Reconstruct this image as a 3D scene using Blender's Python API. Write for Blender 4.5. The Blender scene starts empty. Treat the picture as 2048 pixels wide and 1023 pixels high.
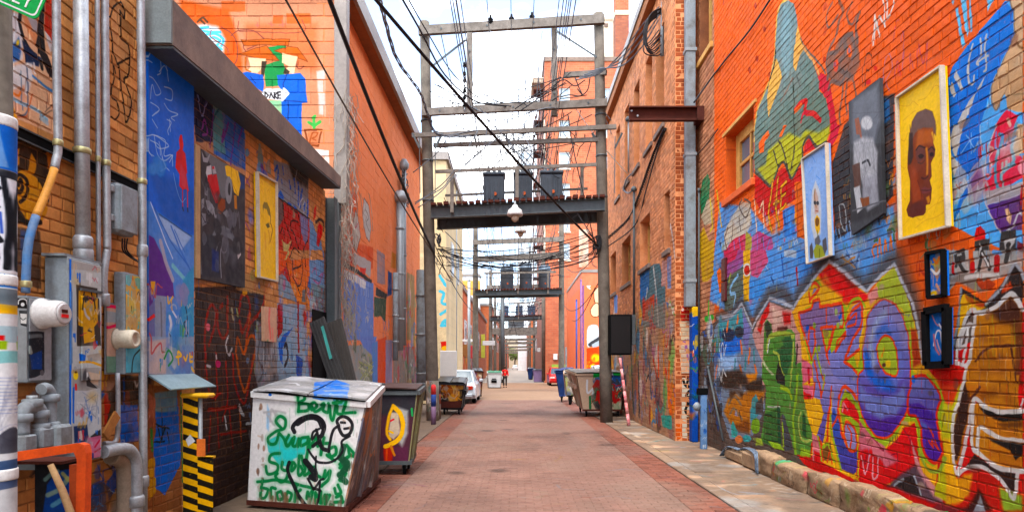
import bpy,bmesh,math,random
import numpy as np
from mathutils import Vector,Matrix
# ------------------------------------------------------------------ camera, sky, sun, exposure
F,CAMH,VX,VY = 1300.0,1.75,1032.0,728.0      # focal length and horizon of the photograph, in its own pixels
scene = bpy.context.scene
COL = scene.collection
cam_d = bpy.data.cameras.new("camera")
cam = bpy.data.objects.new("camera",cam_d);COL.objects.link(cam)
cam_d.sensor_width = 36;cam_d.lens = F / 2048 * 36
cam_d.shift_x = -(VX - 1024) / 2048;cam_d.shift_y = (VY - 511.5) / 2048
cam_d.clip_start = 0.05;cam_d.clip_end = 3000
cam.location = (0,0,CAMH);cam.rotation_euler = (math.radians(90),0,0)
scene.camera = cam

SUN_EL,SUN_AZ = math.radians(66),math.radians(190)
world = bpy.data.worlds.new("World");scene.world = world;world.use_nodes = True
wt = world.node_tree;wt.nodes.clear()
def wn(t): return wt.nodes.new(t)
w_out = wn('ShaderNodeOutputWorld');w_bg = wn('ShaderNodeBackground');w_sky = wn('ShaderNodeTexSky')
w_sky.sky_type = 'NISHITA';w_sky.sun_disc = False;w_sky.sun_elevation = SUN_EL;w_sky.sun_rotation = SUN_AZ
w_sky.air_density = .8;w_sky.dust_density = .8;w_sky.ozone_density = 1.0
w_tc = wn('ShaderNodeTexCoord');w_map = wn('ShaderNodeMapping');w_map.inputs['Scale'].default_value = (1.0,1.0,2.2)
w_noise = wn('ShaderNodeTexNoise');w_noise.inputs['Scale'].default_value = 2.6;w_noise.inputs['Detail'].default_value = 7;w_noise.inputs['Roughness'].default_value = .55
w_ramp = wn('ShaderNodeValToRGB');w_ramp.color_ramp.elements[0].position = .47;w_ramp.color_ramp.elements[1].position = .64
w_ramp.color_ramp.elements[0].color = (.04,.04,.04,1);w_ramp.color_ramp.elements[1].color = (.99,.99,.99,1)
w_mix = wn('ShaderNodeMix');w_mix.data_type = 'RGBA';w_mix.inputs['B'].default_value = (14.5,14.8,15.0,1)   # bright thin cloud
wt.links.new(w_tc.outputs['Generated'],w_map.inputs['Vector']);wt.links.new(w_map.outputs[0],w_noise.inputs['Vector'])
wt.links.new(w_noise.outputs['Fac'],w_ramp.inputs['Fac']);wt.links.new(w_ramp.outputs[0],w_mix.inputs['Factor'])
wt.links.new(w_sky.outputs[0],w_mix.inputs['A']);wt.links.new(w_mix.outputs['Result'],w_bg.inputs['Color'])
w_bg.inputs['Strength'].default_value = 0.1
wt.links.new(w_bg.outputs[0],w_out.inputs['Surface'])
sun_d = bpy.data.lights.new("sun",'SUN');sun_d.energy = 1.1;sun_d.angle = math.radians(25);sun_d.color = (1,.95,.88)
sun = bpy.data.objects.new("sun",sun_d);COL.objects.link(sun)
sun.rotation_euler = (math.radians(90) - SUN_EL,0,math.pi - SUN_AZ)
scene.view_settings.view_transform = 'Standard';scene.view_settings.look = 'None'
scene.view_settings.exposure = 2.65;scene.view_settings.gamma = 1;scene.view_settings.use_curve_mapping = False
ALB = .78                                            # photograph colour -> surface albedo
rnd = random.Random(7)

# ------------------------------------------------------------------ photograph pixel -> place
def onX(c,px,py):
    k = c / (px - VX);return (c,F * k,CAMH + (VY - py) * k)
def onY(z,px,py): return ((px - VX) * z / F,z,CAMH + (VY - py) * z / F)
def onG(px,py,z=0):
    k = (CAMH - z) / (py - VY);return ((px - VX) * k,F * k,z)
def proj(p): return (VX + p[0] / p[1] * F,VY - (p[2] - CAMH) / p[1] * F)
def crop(x0,y0,s):
    return lambda *a: [(x0 + a[i] * s,y0 + a[i + 1] * s) for i in range(0,len(a),2)]

# ------------------------------------------------------------------ things, parts, tags
def tag(o,label=None,cat=None,group=None,kind=None):
    if label: o['label'] = label
    if cat: o['category'] = cat
    if group: o['group'] = group
    if kind: o['kind'] = kind
    return o
def thing(name,label,cat,loc=(0,0,0),rz=0,group=None):
    o = bpy.data.objects.new(name,None);COL.objects.link(o);o.empty_display_size = .2
    o.location = loc;o.rotation_euler = (0,0,rz)
    return tag(o,label,cat,group)
def lin(c): return c / 12.92 if c <= .04045 else ((c + .055) / 1.055) ** 2.4
def rgb(h):
    if not isinstance(h,str): return np.array(h[:3],float)
    h = h.lstrip('#');return np.array([int(h[i:i + 2],16) / 255 for i in (0,2,4)])
def alb(h,k=None):
    k = ALB if k is None else k
    c = rgb(h);return (lin(c[0]) * k,lin(c[1]) * k,lin(c[2]) * k,1)
def copy_tree(o,parent=None):
    c = o.copy();COL.objects.link(c)
    if parent: c.parent = parent
    for ch in list(o.children): copy_tree(ch,c)
    return c

class MB:
    """collects shapes in one mesh"""
    def __init__(s): s.v = [];s.f = [];s.sm = []
    def add(s,vs,fs,smooth=False):
        n = len(s.v);s.v += [tuple(p) for p in vs]
        for f in fs: s.f.append(tuple(i + n for i in f));s.sm.append(smooth)
        return s
    def box(s,a,b,bev=0):
        x0,y0,z0 = a;x1,y1,z1 = b
        if x0 > x1: x0,x1 = x1,x0
        if y0 > y1: y0,y1 = y1,y0
        if z0 > z1: z0,z1 = z1,z0
        if bev <= 0:
            v = [(x,y,z) for z in (z0,z1) for (x,y) in ((x0,y0),(x1,y0),(x1,y1),(x0,y1))]
            return s.add(v,[(3,2,1,0),(4,5,6,7),(0,1,5,4),(1,2,6,5),(2,3,7,6),(3,0,4,7)])
        t = min(bev,(x1 - x0) * .4,(y1 - y0) * .4,(z1 - z0) * .4)
        bm = bmesh.new();bmesh.ops.create_cube(bm,size=1)
        for q in bm.verts: q.co = Vector((x0 if q.co.x < 0 else x1,y0 if q.co.y < 0 else y1,z0 if q.co.z < 0 else z1))
        bmesh.ops.bevel(bm,geom=bm.edges[:],offset=t,segments=1,affect='EDGES')
        bm.verts.index_update()
        s.add([q.co[:] for q in bm.verts],[[q.index for q in f.verts] for f in bm.faces]);bm.free();return s
    def obox(s,p,q,w,h,up=(0,0,1)):
        """beam from p to q, w wide (sideways), h high"""
        p,q = Vector(p),Vector(q);d = (q - p).normalized();up = Vector(up)
        if abs(d.dot(up)) > .99: up = Vector((0,1,0))
        r = d.cross(up).normalized();u = r.cross(d).normalized();v = []
        for c in (p,q):
            for a,b in ((-1,-1),(1,-1),(1,1),(-1,1)): v.append(c + r * a * w / 2 + u * b * h / 2)
        return s.add(v,[(3,2,1,0),(4,5,6,7),(0,1,5,4),(1,2,6,5),(2,3,7,6),(3,0,4,7)])
    def prism(s,pts,vec):
        n = len(pts);vec = Vector(vec)
        v = [Vector(p) for p in pts] + [Vector(p) + vec for p in pts]
        return s.add(v,[tuple(range(n))[::-1],tuple(range(n,2 * n))] + [(i,(i + 1) % n,n + (i + 1) % n,n + i) for i in range(n)])
    def hexa(s,v8):
        return s.add(v8,[(3,2,1,0),(4,5,6,7),(0,1,5,4),(1,2,6,5),(2,3,7,6),(3,0,4,7)])
    def tube(s,pts,r,n=8,cap=True):
        pts = [Vector(p) for p in pts]
        rs = r if isinstance(r,(list,tuple)) else [r] * len(pts)
        ring0 = None;base = len(s.v);prev_u = None;vs = [];fs = []
        for i,p in enumerate(pts):
            d = (pts[min(i + 1,len(pts) - 1)] - pts[max(i - 1,0)])
            d = d.normalized() if d.length > 1e-9 else Vector((0,0,1))
            if prev_u is None:
                u = d.cross(Vector((0,0,1)) if abs(d.z) < .9 else Vector((0,1,0))).normalized()
            else:
                u = (prev_u - d * prev_u.dot(d));u = u.normalized() if u.length > 1e-6 else d.orthogonal().normalized()
            prev_u = u;w = d.cross(u)
            for k in range(n):
                a = 2 * math.pi * k / n;vs.append(p + (u * math.cos(a) + w * math.sin(a)) * rs[i])
        for i in range(len(pts) - 1):
            for k in range(n):
                k2 = (k + 1) % n;fs.append((i * n + k,i * n + k2,(i + 1) * n + k2,(i + 1) * n + k))
        s.add(vs,fs,True)
        if cap:
            m = len(pts) - 1
            s.f.append(tuple(base + k for k in range(n))[::-1]);s.sm.append(False)
            s.f.append(tuple(base + m * n + k for k in range(n)));s.sm.append(False)
        return s
    def lathe(s,c,prof,n=16,axis='z'):
        """profile of (radius, along) about an axis through c"""
        vs = [];fs = []
        for r,t in prof:
            for k in range(n):
                a = 2 * math.pi * k / n;x,y = math.cos(a) * r,math.sin(a) * r
                vs.append((c[0] + x,c[1] + y,c[2] + t) if axis == 'z' else (c[0] + t,c[1] + x,c[2] + y) if axis == 'x' else (c[0] + x,c[1] + t,c[2] + y))
        for i in range(len(prof) - 1):
            for k in range(n): k2 = (k + 1) % n;fs.append((i * n + k,i * n + k2,(i + 1) * n + k2,(i + 1) * n + k))
        s.add(vs,fs,True);b = len(s.v) - len(vs)
        s.f.append(tuple(b + k for k in range(n))[::-1]);s.sm.append(False)
        s.f.append(tuple(b + (len(prof) - 1) * n + k for k in range(n)));s.sm.append(False)
        return s
    def build(s,name,mat,parent=None,world=True,kind=None,label=None):
        me = bpy.data.meshes.new(name);off = Vector((0,0,0))
        if parent is not None and world:
            off = parent.location.copy();p = parent
            while p.parent: p = p.parent;off += p.location
        me.from_pydata([Vector(v) - off for v in s.v],[],s.f)
        me.polygons.foreach_set('use_smooth',s.sm);me.update()
        if isinstance(mat,bpy.types.Material): me.materials.append(mat)
        o = bpy.data.objects.new(name,me);COL.objects.link(o)
        if parent is not None: o.parent = parent
        return tag(o,label,kind=kind)
def single(name,mb,mat,label,cat,group=None,kind=None,origin=None):
    """a thing that is one mesh, its origin at its base"""
    v = np.array([tuple(q) for q in mb.v]);o0 = Vector(origin or ((v[:,0].min() + v[:,0].max()) / 2,(v[:,1].min() + v[:,1].max()) / 2,v[:,2].min()))
    mb.v = [Vector(q) - o0 for q in mb.v];o = mb.build(name,mat);o.location = o0
    return tag(o,label,cat,group,kind)
def spline(pts,n=6,closed=False):
    p = [np.array(q,float) for q in pts]
    if len(p) < 3 and not closed: return p
    out = [];m = len(p)
    for i in range(m if closed else m - 1):
        a = p[(i - 1) % m] if closed or i > 0 else 2 * p[0] - p[1];b = p[i];c = p[(i + 1) % m]
        d = p[(i + 2) % m] if closed or i < m - 2 else 2 * p[-1] - p[-2]
        for k in range(n):
            t = k / n
            out.append(.5 * (2 * b + (c - a) * t + (2 * a - 5 * b + 4 * c - d) * t * t + (3 * b - a - 3 * c + d) * t ** 3))
    if not closed: out.append(p[-1])
    return out
def sag(a,b,s,n=12):
    a,b = np.array(a,float),np.array(b,float)
    return [a + (b - a) * t + np.array((0,0,-4 * s * t * (1 - t))) for t in np.linspace(0,1,n + 1)]

# ------------------------------------------------------------------ painted print: flat colour, rasterised here
def vnoise(w,h,cell,seed,octs=3):
    r = np.random.default_rng(seed);out = np.zeros((h,w),np.float32);amp = 1;tot = 0
    for o in range(octs):
        c = max(2,cell / 2 ** o);gw,gh = int(w / c) + 3,int(h / c) + 3
        g = r.random((gh,gw)).astype(np.float32)
        x = np.arange(w) / c;y = np.arange(h) / c;xi = x.astype(int);yi = y.astype(int);fx = x - xi;fy = y - yi
        fx = (fx * fx * (3 - 2 * fx)).astype(np.float32);fy = (fy * fy * (3 - 2 * fy)).astype(np.float32)
        gx = g[:,xi] * (1 - fx) + g[:,xi + 1] * fx
        out += amp * (gx[yi] * (1 - fy)[:,None] + gx[yi + 1] * fy[:,None]);tot += amp;amp *= .55
    return out / tot
class Canvas:
    """axis 'x': u = y, v = z on the plane x = c;  'y': u = x, v = z;  'z': u = x, v = y;  'o': plain u, v"""
    def __init__(s,name,axis,c,u0,u1,v0,v1,res,seed=1,warp=.012):
        s.name,s.axis,s.c,s.u0,s.u1,s.v0,s.v1,s.res = name,axis,c,u0,u1,v0,v1,res
        s.W,s.H = int((u1 - u0) * res),int((v1 - v0) * res)
        s.rgb = np.zeros((s.H,s.W,3),np.float32) + .5;s.a = np.zeros((s.H,s.W),np.float32)
        s.r = random.Random(seed);s.seed = seed
        s.n1 = vnoise(s.W,s.H,.35 * res,seed,4);s.n2 = vnoise(s.W,s.H,.09 * res,seed + 5,3)
        s.wx = (vnoise(s.W,s.H,.12 * res,seed + 9,2) - .5) * 2 * warp * res;s.wy = (vnoise(s.W,s.H,.12 * res,seed + 11,2) - .5) * 2 * warp * res
    def uv(s,p):
        if s.axis == 'x': q = onX(s.c,*p);return q[1],q[2]
        if s.axis == 'y': q = onY(s.c,*p);return q[0],q[2]
        if s.axis == 'z': q = onG(p[0],p[1],s.c);return q[0],q[1]
        return p
    def mpp(s,p):
        if s.axis == 'x': return abs(s.c / (p[0] - VX))
        if s.axis == 'y': return s.c / F
        if s.axis == 'z': return (CAMH - s.c) / (p[1] - VY)
        return 1
    def cv(s,pts,raw):
        q = [p if raw else s.uv(p) for p in pts]
        return np.array([((u - s.u0) * s.res,(v - s.v0) * s.res) for u,v in q],float)
    def _box(s,P,pad):
        x0 = max(0,int(P[:,0].min() - pad));x1 = min(s.W,int(P[:,0].max() + pad) + 2)
        y0 = max(0,int(P[:,1].min() - pad));y1 = min(s.H,int(P[:,1].max() + pad) + 2)
        return (x0,x1,y0,y1) if x1 > x0 and y1 > y0 else None
    def _dist(s,segs,B,pad):
        x0,x1,y0,y1 = B;D = np.full((y1 - y0,x1 - x0),1e6,np.float32)
        for a,b in segs:
            ax0 = max(x0,int(min(a[0],b[0]) - pad));ax1 = min(x1,int(max(a[0],b[0]) + pad) + 2)
            ay0 = max(y0,int(min(a[1],b[1]) - pad));ay1 = min(y1,int(max(a[1],b[1]) + pad) + 2)
            if ax1 <= ax0 or ay1 <= ay0: continue
            X = np.arange(ax0,ax1)[None,:] + s.wx[ay0:ay1,ax0:ax1];Y = np.arange(ay0,ay1)[:,None] + s.wy[ay0:ay1,ax0:ax1]
            dx,dy = b[0] - a[0],b[1] - a[1];L = dx * dx + dy * dy + 1e-9
            t = np.clip(((X - a[0]) * dx + (Y - a[1]) * dy) / L,0,1)
            d = np.hypot(X - a[0] - t * dx,Y - a[1] - t * dy)
            sl = (slice(ay0 - y0,ay1 - y0),slice(ax0 - x0,ax1 - x0));D[sl] = np.minimum(D[sl],d)
        return D
    def _put(s,M,B,col,al,grad=None,tex=0):
        x0,x1,y0,y1 = B;sl = (slice(y0,y1),slice(x0,x1));c = rgb(col).astype(np.float32)
        if tex: M = M * np.clip(1 - tex + tex * 2.6 * (s.n1[sl] * .6 + s.n2[sl] * .6 - .3),0,1)
        M = M * al
        if grad is not None:
            c2,A,Bp = grad;A = np.array(A);d = np.array(Bp) - A;L = (d * d).sum() + 1e-9
            t = np.clip(((np.arange(x0,x1)[None,:] - A[0]) * d[0] + (np.arange(y0,y1)[:,None] - A[1]) * d[1]) / L + (s.n1[sl] - .5) * .35,0,1)[...,None]
            c = c * (1 - t) + rgb(c2).astype(np.float32) * t
        m3 = M[...,None];a0 = s.a[sl][...,None];an = m3 + a0 * (1 - m3)
        s.rgb[sl] = np.where(an > 1e-4,(c * m3 + s.rgb[sl] * a0 * (1 - m3)) / np.maximum(an,1e-4),s.rgb[sl]);s.a[sl] = an[...,0]
    def poly(s,pts,col,al=1,soft=0,sm=False,to=None,ga=None,gb=None,tex=0,raw=False):
        if sm: pts = spline(pts,5,True)
        P = s.cv(pts,raw);sf = max(1.2,soft * (1 if raw else s.mpp(pts[0])) * s.res);B = s._box(P,sf)
        if B is None: return s
        x0,x1,y0,y1 = B
        X = np.arange(x0,x1)[None,:] + s.wx[y0:y1,x0:x1];Y = np.arange(y0,y1)[:,None] + s.wy[y0:y1,x0:x1]
        ins = np.zeros(X.shape,bool);n = len(P);segs = []
        for i in range(n):
            a,b = P[i],P[(i + 1) % n];segs.append((a,b))
            if a[1] == b[1]: continue
            c = ((a[1] > Y) != (b[1] > Y)) & (X < (b[0] - a[0]) * (Y - a[1]) / (b[1] - a[1]) + a[0]);ins ^= c
        D = s._dist(segs,B,sf);M = np.clip(.5 + np.where(ins,D,-D) / sf,0,1)
        g = None
        if to is not None:
            q = s.cv([ga,gb],raw) if ga is not None else np.array([(x0,y1),(x0,y0)],float);g = (to,q[0],q[1])
        s._put(M.astype(np.float32),B,col,al,g,tex);return s
    def line(s,pts,w,col,al=1,soft=0,sm=True,closed=False,tex=0,raw=False):
        k = 1 if raw else float(np.mean([s.mpp(p) for p in pts]))
        if sm: pts = spline(pts,6,closed)
        elif closed: pts = list(pts) + [pts[0]]
        P = s.cv(pts,raw);r = max(.5,w * k * s.res / 2);sf = max(1.2,soft * k * s.res);B = s._box(P,r + sf)
        if B is None: return s
        D = s._dist([(P[i],P[i + 1]) for i in range(len(P) - 1)],B,r + sf)
        s._put(np.clip((r - D) / sf + .5,0,1).astype(np.float32),B,col,al,None,tex);return s
    def dot(s,p,rx,col,ry=None,al=1,soft=0,tex=0,raw=False):
        ry = ry or rx;return s.poly([(p[0] + rx * math.cos(a),p[1] + ry * math.sin(a)) for a in np.linspace(0,2 * math.pi,15)[:-1]],col,al,soft,False,tex=tex,raw=raw)
    def drip(s,p,ln,w,col,al=.9):
        """a run of paint, in metres below the photograph's point p"""
        u,v = s.uv(p);return s.line([(u,v),(u + .004,v - ln * .5),(u,v - ln)],w,col,al,sm=False,raw=True)
    def chaos(s,u0,u1,v0,v1,n,pal,size=.3,tags=.5,al=.9):
        """layer upon layer of small tags, washes and drips"""
        r = s.r
        for i in range(n):
            u,v = r.uniform(u0,u1),r.uniform(v0,v1);c = r.choice(pal);z = size * r.uniform(.35,1.2)
            q = r.random()
            if q < .4 * (1 - tags) + .15:
                m = r.randint(4,7);s.poly([(u + z * r.uniform(.4,1) * math.cos(6.28 * k / m),v + z * r.uniform(.5,1.3) * math.sin(6.28 * k / m)) for k in range(m)],c,al * r.uniform(.5,1),soft=r.choice((0,.02,.1)),sm=r.random() < .6,tex=r.uniform(0,.8),raw=True)
            elif q < .8:
                m = r.randint(4,8);x = u - z;pts = []
                for k in range(m): pts.append((x + r.uniform(-.15,.3) * z,v + r.uniform(-.7,.7) * z));x += 2 * z / m
                s.line(pts,r.uniform(.012,.05) * (z / .25),c,al,soft=r.choice((0,.01,.02)),sm=r.random() < .75,raw=True)
            else:
                for k in range(r.randint(2,5)):
                    x = u + r.uniform(-z,z) * .6;s.line([(x,v),(x,v - r.uniform(.1,1) * z * 1.6)],r.uniform(.006,.02),c,al,sm=False,raw=True)
        return s
    def image(s):
        if getattr(s,'im',None): return s.im
        im = bpy.data.images.new(s.name,s.W,s.H,alpha=True);im.alpha_mode = 'CHANNEL_PACKED'
        buf = np.concatenate([np.clip(s.rgb,0,1),s.a[...,None]],2).astype(np.float32)
        im.pixels.foreach_set(buf.ravel());im.update();im.pack();s.im = im;return im

# ------------------------------------------------------------------ materials
class NT:
    def __init__(s,name):
        s.m = bpy.data.materials.new(name);s.m.use_nodes = True;s.t = s.m.node_tree
        s.b = s.t.nodes['Principled BSDF']
    def n(s,ty,**kw):
        q = s.t.nodes.new(ty)
        for k,v in kw.items():
            if hasattr(q,k): setattr(q,k,v)
            else: q.inputs[k.replace('_',' ')].default_value = v
        return q
    def l(s,a,b): s.t.links.new(a,b)
    def noise(s,vec,scale,detail=4,rough=.55):
        q = s.n('ShaderNodeTexNoise',Scale=scale,Detail=detail,Roughness=rough)
        if vec is not None: s.l(vec,q.inputs['Vector'])
        return q.outputs['Fac']
    def ramp(s,fac,p0,p1,c0=(0,0,0,1),c1=(1,1,1,1)):
        q = s.n('ShaderNodeValToRGB');e = q.color_ramp.elements;e[0].position,e[1].position = p0,p1;e[0].color,e[1].color = c0,c1
        s.l(fac,q.inputs['Fac']);return q.outputs['Color']
    def mix(s,fac,a,b,mode='MIX'):
        q = s.n('ShaderNodeMix',data_type='RGBA',blend_type=mode)
        for sock,v in ((q.inputs['Factor'],fac),(q.inputs['A'],a),(q.inputs['B'],b)):
            if isinstance(v,(int,float,tuple)): sock.default_value = v
            else: s.l(v,sock)
        return q.outputs['Result']
    def math(s,op,a,b=0.0,c=None):
        q = s.n('ShaderNodeMath',operation=op)
        for i,v in enumerate((a,b,c)):
            if v is None: continue
            if isinstance(v,(int,float)): q.inputs[i].default_value = v
            else: s.l(v,q.inputs[i])
        return q.outputs[0]
    def pos(s): return s.n('ShaderNodeNewGeometry').outputs['Position']
    def obj(s): return s.n('ShaderNodeTexCoord').outputs['Object']
    def bump(s,h,strength=.3,dist=.01):
        q = s.n('ShaderNodeBump',Strength=strength,Distance=dist);s.l(h,q.inputs['Height']);s.l(q.outputs[0],s.b.inputs['Normal'])
    def sample(s,cv,vec,axes):
        sx = s.n('ShaderNodeSeparateXYZ');s.l(vec,sx.inputs[0])
        u = s.math('MULTIPLY_ADD',sx.outputs[axes[0]],1 / (cv.u1 - cv.u0),-cv.u0 / (cv.u1 - cv.u0))
        v = s.math('MULTIPLY_ADD',sx.outputs[axes[1]],1 / (cv.v1 - cv.v0),-cv.v0 / (cv.v1 - cv.v0))
        co = s.n('ShaderNodeCombineXYZ');s.l(u,co.inputs[0]);s.l(v,co.inputs[1])
        t = s.n('ShaderNodeTexImage',image=cv.image(),extension='CLIP',interpolation='Linear');s.l(co.outputs[0],t.inputs['Vector'])
        hs = s.n('ShaderNodeHueSaturation',Saturation=1.05);s.l(t.outputs['Color'],hs.inputs['Color']);k = s.mix(1.0,hs.outputs['Color'],(ALB,ALB,ALB,1),'MULTIPLY')
        return k,t.outputs['Alpha']
    def island(s):
        g = s.n('ShaderNodeNewGeometry');o = s.n('ShaderNodeObjectInfo')
        return s.math('FRACT',s.math('ADD',g.outputs['Random Per Island'],o.outputs['Random']))
def plain(name,col,rough=.7,metal=0,var=.25,scale=6,bump=.15,bscale=60,col2=None,k=None,p0=.35,p1=.7,space='obj',coat=0,spec=.18):
    q = NT(name);v = q.obj() if space == 'obj' else q.pos();c = alb(col,k)
    c2 = alb(col2,k) if col2 else tuple(x * (1 - var) for x in c[:3]) + (1,)
    a = q.mix(q.ramp(q.noise(v,scale,6,.62),p0,p1),c,c2)
    a = q.mix(q.ramp(q.noise(v,scale * 9,3),.3,.75,(.86,.86,.86,1),(1.06,1.06,1.06,1)),(0,0,0,1),a) if False else q.mix(1.0,a,q.ramp(q.noise(v,scale * 9,3),.3,.75,(.84,.84,.84,1),(1.08,1.08,1.08,1)),'MULTIPLY')
    q.l(a,q.b.inputs['Base Color']);q.b.inputs['Roughness'].default_value = rough;q.b.inputs['Metallic'].default_value = metal
    q.b.inputs['Coat Weight'].default_value = coat;q.b.inputs['Specular IOR Level'].default_value = spec
    if bump: q.bump(q.noise(v,bscale,4),bump,.01)
    return q.m
def painted(name,cv,axes,space,base,base2=None,rough=.72,bvar=.3,chips=.25,bump=.35,bscale=45,dirt=.2,k=None,per_brick=.35,base_scale=3,metal=0,spec=.12,keep=1.0):
    """bare surface with paint over it; the paint lies where the canvas has it"""
    q = NT(name);v = q.pos() if space == 'pos' else q.obj()
    c = alb(base,k);c2 = alb(base2,k) if base2 else tuple(x * (1 - bvar) for x in c[:3]) + (1,)
    bare = q.mix(q.ramp(q.noise(v,base_scale,5,.65),.3,.7),c,c2)
    isl = q.island()
    if per_brick: bare = q.mix(1.0,bare,q.ramp(isl,0,1,(1 - per_brick,) * 3 + (1,),(1 + per_brick * .6,) * 3 + (1,)),'MULTIPLY')
    col,al = q.sample(cv,v,axes)
    if per_brick: col = q.mix(1.0,col,q.ramp(isl,0,1,(1 - per_brick * .3,) * 3 + (1,),(1 + per_brick * .18,) * 3 + (1,)),'MULTIPLY')
    if chips: al = q.math('MULTIPLY',al,q.ramp(q.noise(v,38,6,.72),.62 - .12 * chips,.70,(1,1,1,1),(1 - min(1,chips * 1.6),) * 3 + (1,)))
    fl = q.ramp(q.noise(v,5.5,8,.78),.66,.69,(1,1,1,1),(.35,.35,.35,1));al = q.math('MULTIPLY',q.math('MULTIPLY',al,fl) if chips > .1 else al,keep)
    a = q.mix(al,bare,col)
    a = q.mix(1.0,a,q.ramp(q.noise(v,1.7,6,.7),.25,.72,(1 - dirt,) * 3 + (1,),(1.06,) * 3 + (1,)),'MULTIPLY')
    a = q.mix(1.0,a,q.ramp(q.noise(v,26,4,.6),.3,.7,(.86,) * 3 + (1,),(1.07,) * 3 + (1,)),'MULTIPLY')
    q.l(a,q.b.inputs['Base Color']);q.b.inputs['Metallic'].default_value = metal;q.b.inputs['Specular IOR Level'].default_value = spec
    q.l(q.ramp(q.noise(v,9,3),.3,.7,(rough - .12,) * 3 + (1,),(min(1,rough + .12),) * 3 + (1,)),q.b.inputs['Roughness'])
    if bump: q.bump(q.noise(v,bscale,5,.65),bump,.012)
    return q.m

# ------------------------------------------------------------------ brick walls
def brick_verts(a,b,c,d,w,rr):
    """one brick over u a..b, v c..d, w proud of the joint; chamfered front"""
    e = .006;j = lambda s=.003: rr.uniform(-s,s);w = w + j(.004)
    back = [(a,c,-.01),(b,c,-.01),(b,d,-.01),(a,d,-.01)]
    mid = [(a + j(),c + j(),w - e),(b + j(),c + j(),w - e),(b + j(),d + j(),w - e),(a + j(),d + j(),w - e)]
    fr = [(p[0] + sx * e,p[1] + sy * e,w + j(.002)) for p,(sx,sy) in zip(mid,((1,1),(-1,1),(-1,-1),(1,-1)))]
    return back + mid + fr
BF = [(8,9,10,11)] + [(i,(i + 1) % 4,4 + (i + 1) % 4,4 + i) for i in range(4)] + [(4 + i,4 + (i + 1) % 4,8 + (i + 1) % 4,8 + i) for i in range(4)]
def brick_layout(u0,u1,v0,v1,L,H,joint,openings,rr,header=0):
    out = [];nrow = int(round((v1 - v0) / H))
    for r in range(nrow):
        c,d = v0 + r * H + joint / 2,v0 + (r + 1) * H - joint / 2;LL = L
        x = u0 - LL + (LL / 2 if r % 2 else 0)
        if header and r % header == 0: LL = L / 2;x = u0 - (LL / 2 if r % 2 else LL * .8)
        while x < u1:
            iv = [(max(x,u0) + joint / 2,min(x + LL,u1) - joint / 2)]
            for (oa,ob,oc,od) in openings:
                if d > oc and c < od:
                    nv = []
                    for a,b in iv:
                        if b <= oa or a >= ob: nv.append((a,b));continue
                        if a < oa - .04: nv.append((a,oa - joint / 3))
                        if b > ob + .04: nv.append((ob + joint / 3,b))
                    iv = nv
            out += [(a,b,c,d) for a,b in iv if b - a > .035];x += LL
    return out
def brick_wall(wall,mat,axis,const,sign,u0,u1,v0,v1,L=.25,H=.1,joint=.013,proud=.007,openings=(),n_ind=300,seed=3,name='brick',header=6):
    rr = random.Random(seed);Ls = brick_layout(u0,u1,v0,v1,L,H,joint,openings,rr,header)
    W = {'x': lambda u,v,w: (const + sign * w,u,v),'y': lambda u,v,w: (u,const + sign * w,v),'z': lambda u,v,w: (u,v,const + sign * w)}[axis]
    sc = []
    for i,(a,b,c,d) in enumerate(Ls):
        p = W((a + b) / 2,(c + d) / 2,0)
        if p[1] < .5: sc.append((0,i));continue
        x,y = proj(p)
        if not (0 < x < 2048 and 0 < y < 1023): sc.append((0,i));continue
        p2 = proj(W(a,c,0)) if W(a,c,0)[1] > .3 else (x,y);p3 = proj(W(b,d,0))
        sc.append((abs((p3[0] - p2[0]) * (p3[1] - p2[1])),i))
    sc.sort(reverse=True);ind = {i for s_,i in sc[:n_ind] if s_ > 0}
    variants = [];root = wall.location.copy();q = wall
    while q.parent: q = q.parent;root += q.location
    for k in range(6):
        for LL in (L,L / 2):
            vs = [W(*t) for t in brick_verts(-LL / 2 + joint / 2,LL / 2 - joint / 2,-H / 2 + joint / 2,H / 2 - joint / 2,proud,rr)]
            o0 = Vector(W(0,0,0));me = bpy.data.meshes.new(name);me.from_pydata([Vector(t) - o0 for t in vs],[],BF);me.materials.append(mat);variants.append((LL,me))
    MV,MF = [],[]
    for i,(a,b,c,d) in enumerate(Ls):
        if i in ind:
            ln = b - a + joint;me = None
            for LL in (L,L / 2):
                if abs(ln - LL) < .004: me = rr.choice([m for l_,m in variants if l_ == LL])
            o0 = Vector(W((a + b) / 2,(c + d) / 2,0))
            if me is None:
                vs = [W(*t) for t in brick_verts(a,b,c,d,proud,rr)];me = bpy.data.meshes.new(name);me.from_pydata([Vector(t) - o0 for t in vs],[],BF);me.materials.append(mat)
            o = bpy.data.objects.new(name,me);COL.objects.link(o);o.parent = wall;o.location = o0 - root
        else:
            n = len(MV);MV += [Vector(W(*t)) - root for t in brick_verts(a,b,c,d,proud,rr)];MF += [tuple(k + n for k in f) for f in BF]
    if MV:
        me = bpy.data.meshes.new(name + '_courses');me.from_pydata(MV,[],MF);me.materials.append(mat)
        o = bpy.data.objects.new(name + '_courses',me);COL.objects.link(o);o.parent = wall;o['kind'] = 'stuff'

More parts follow.
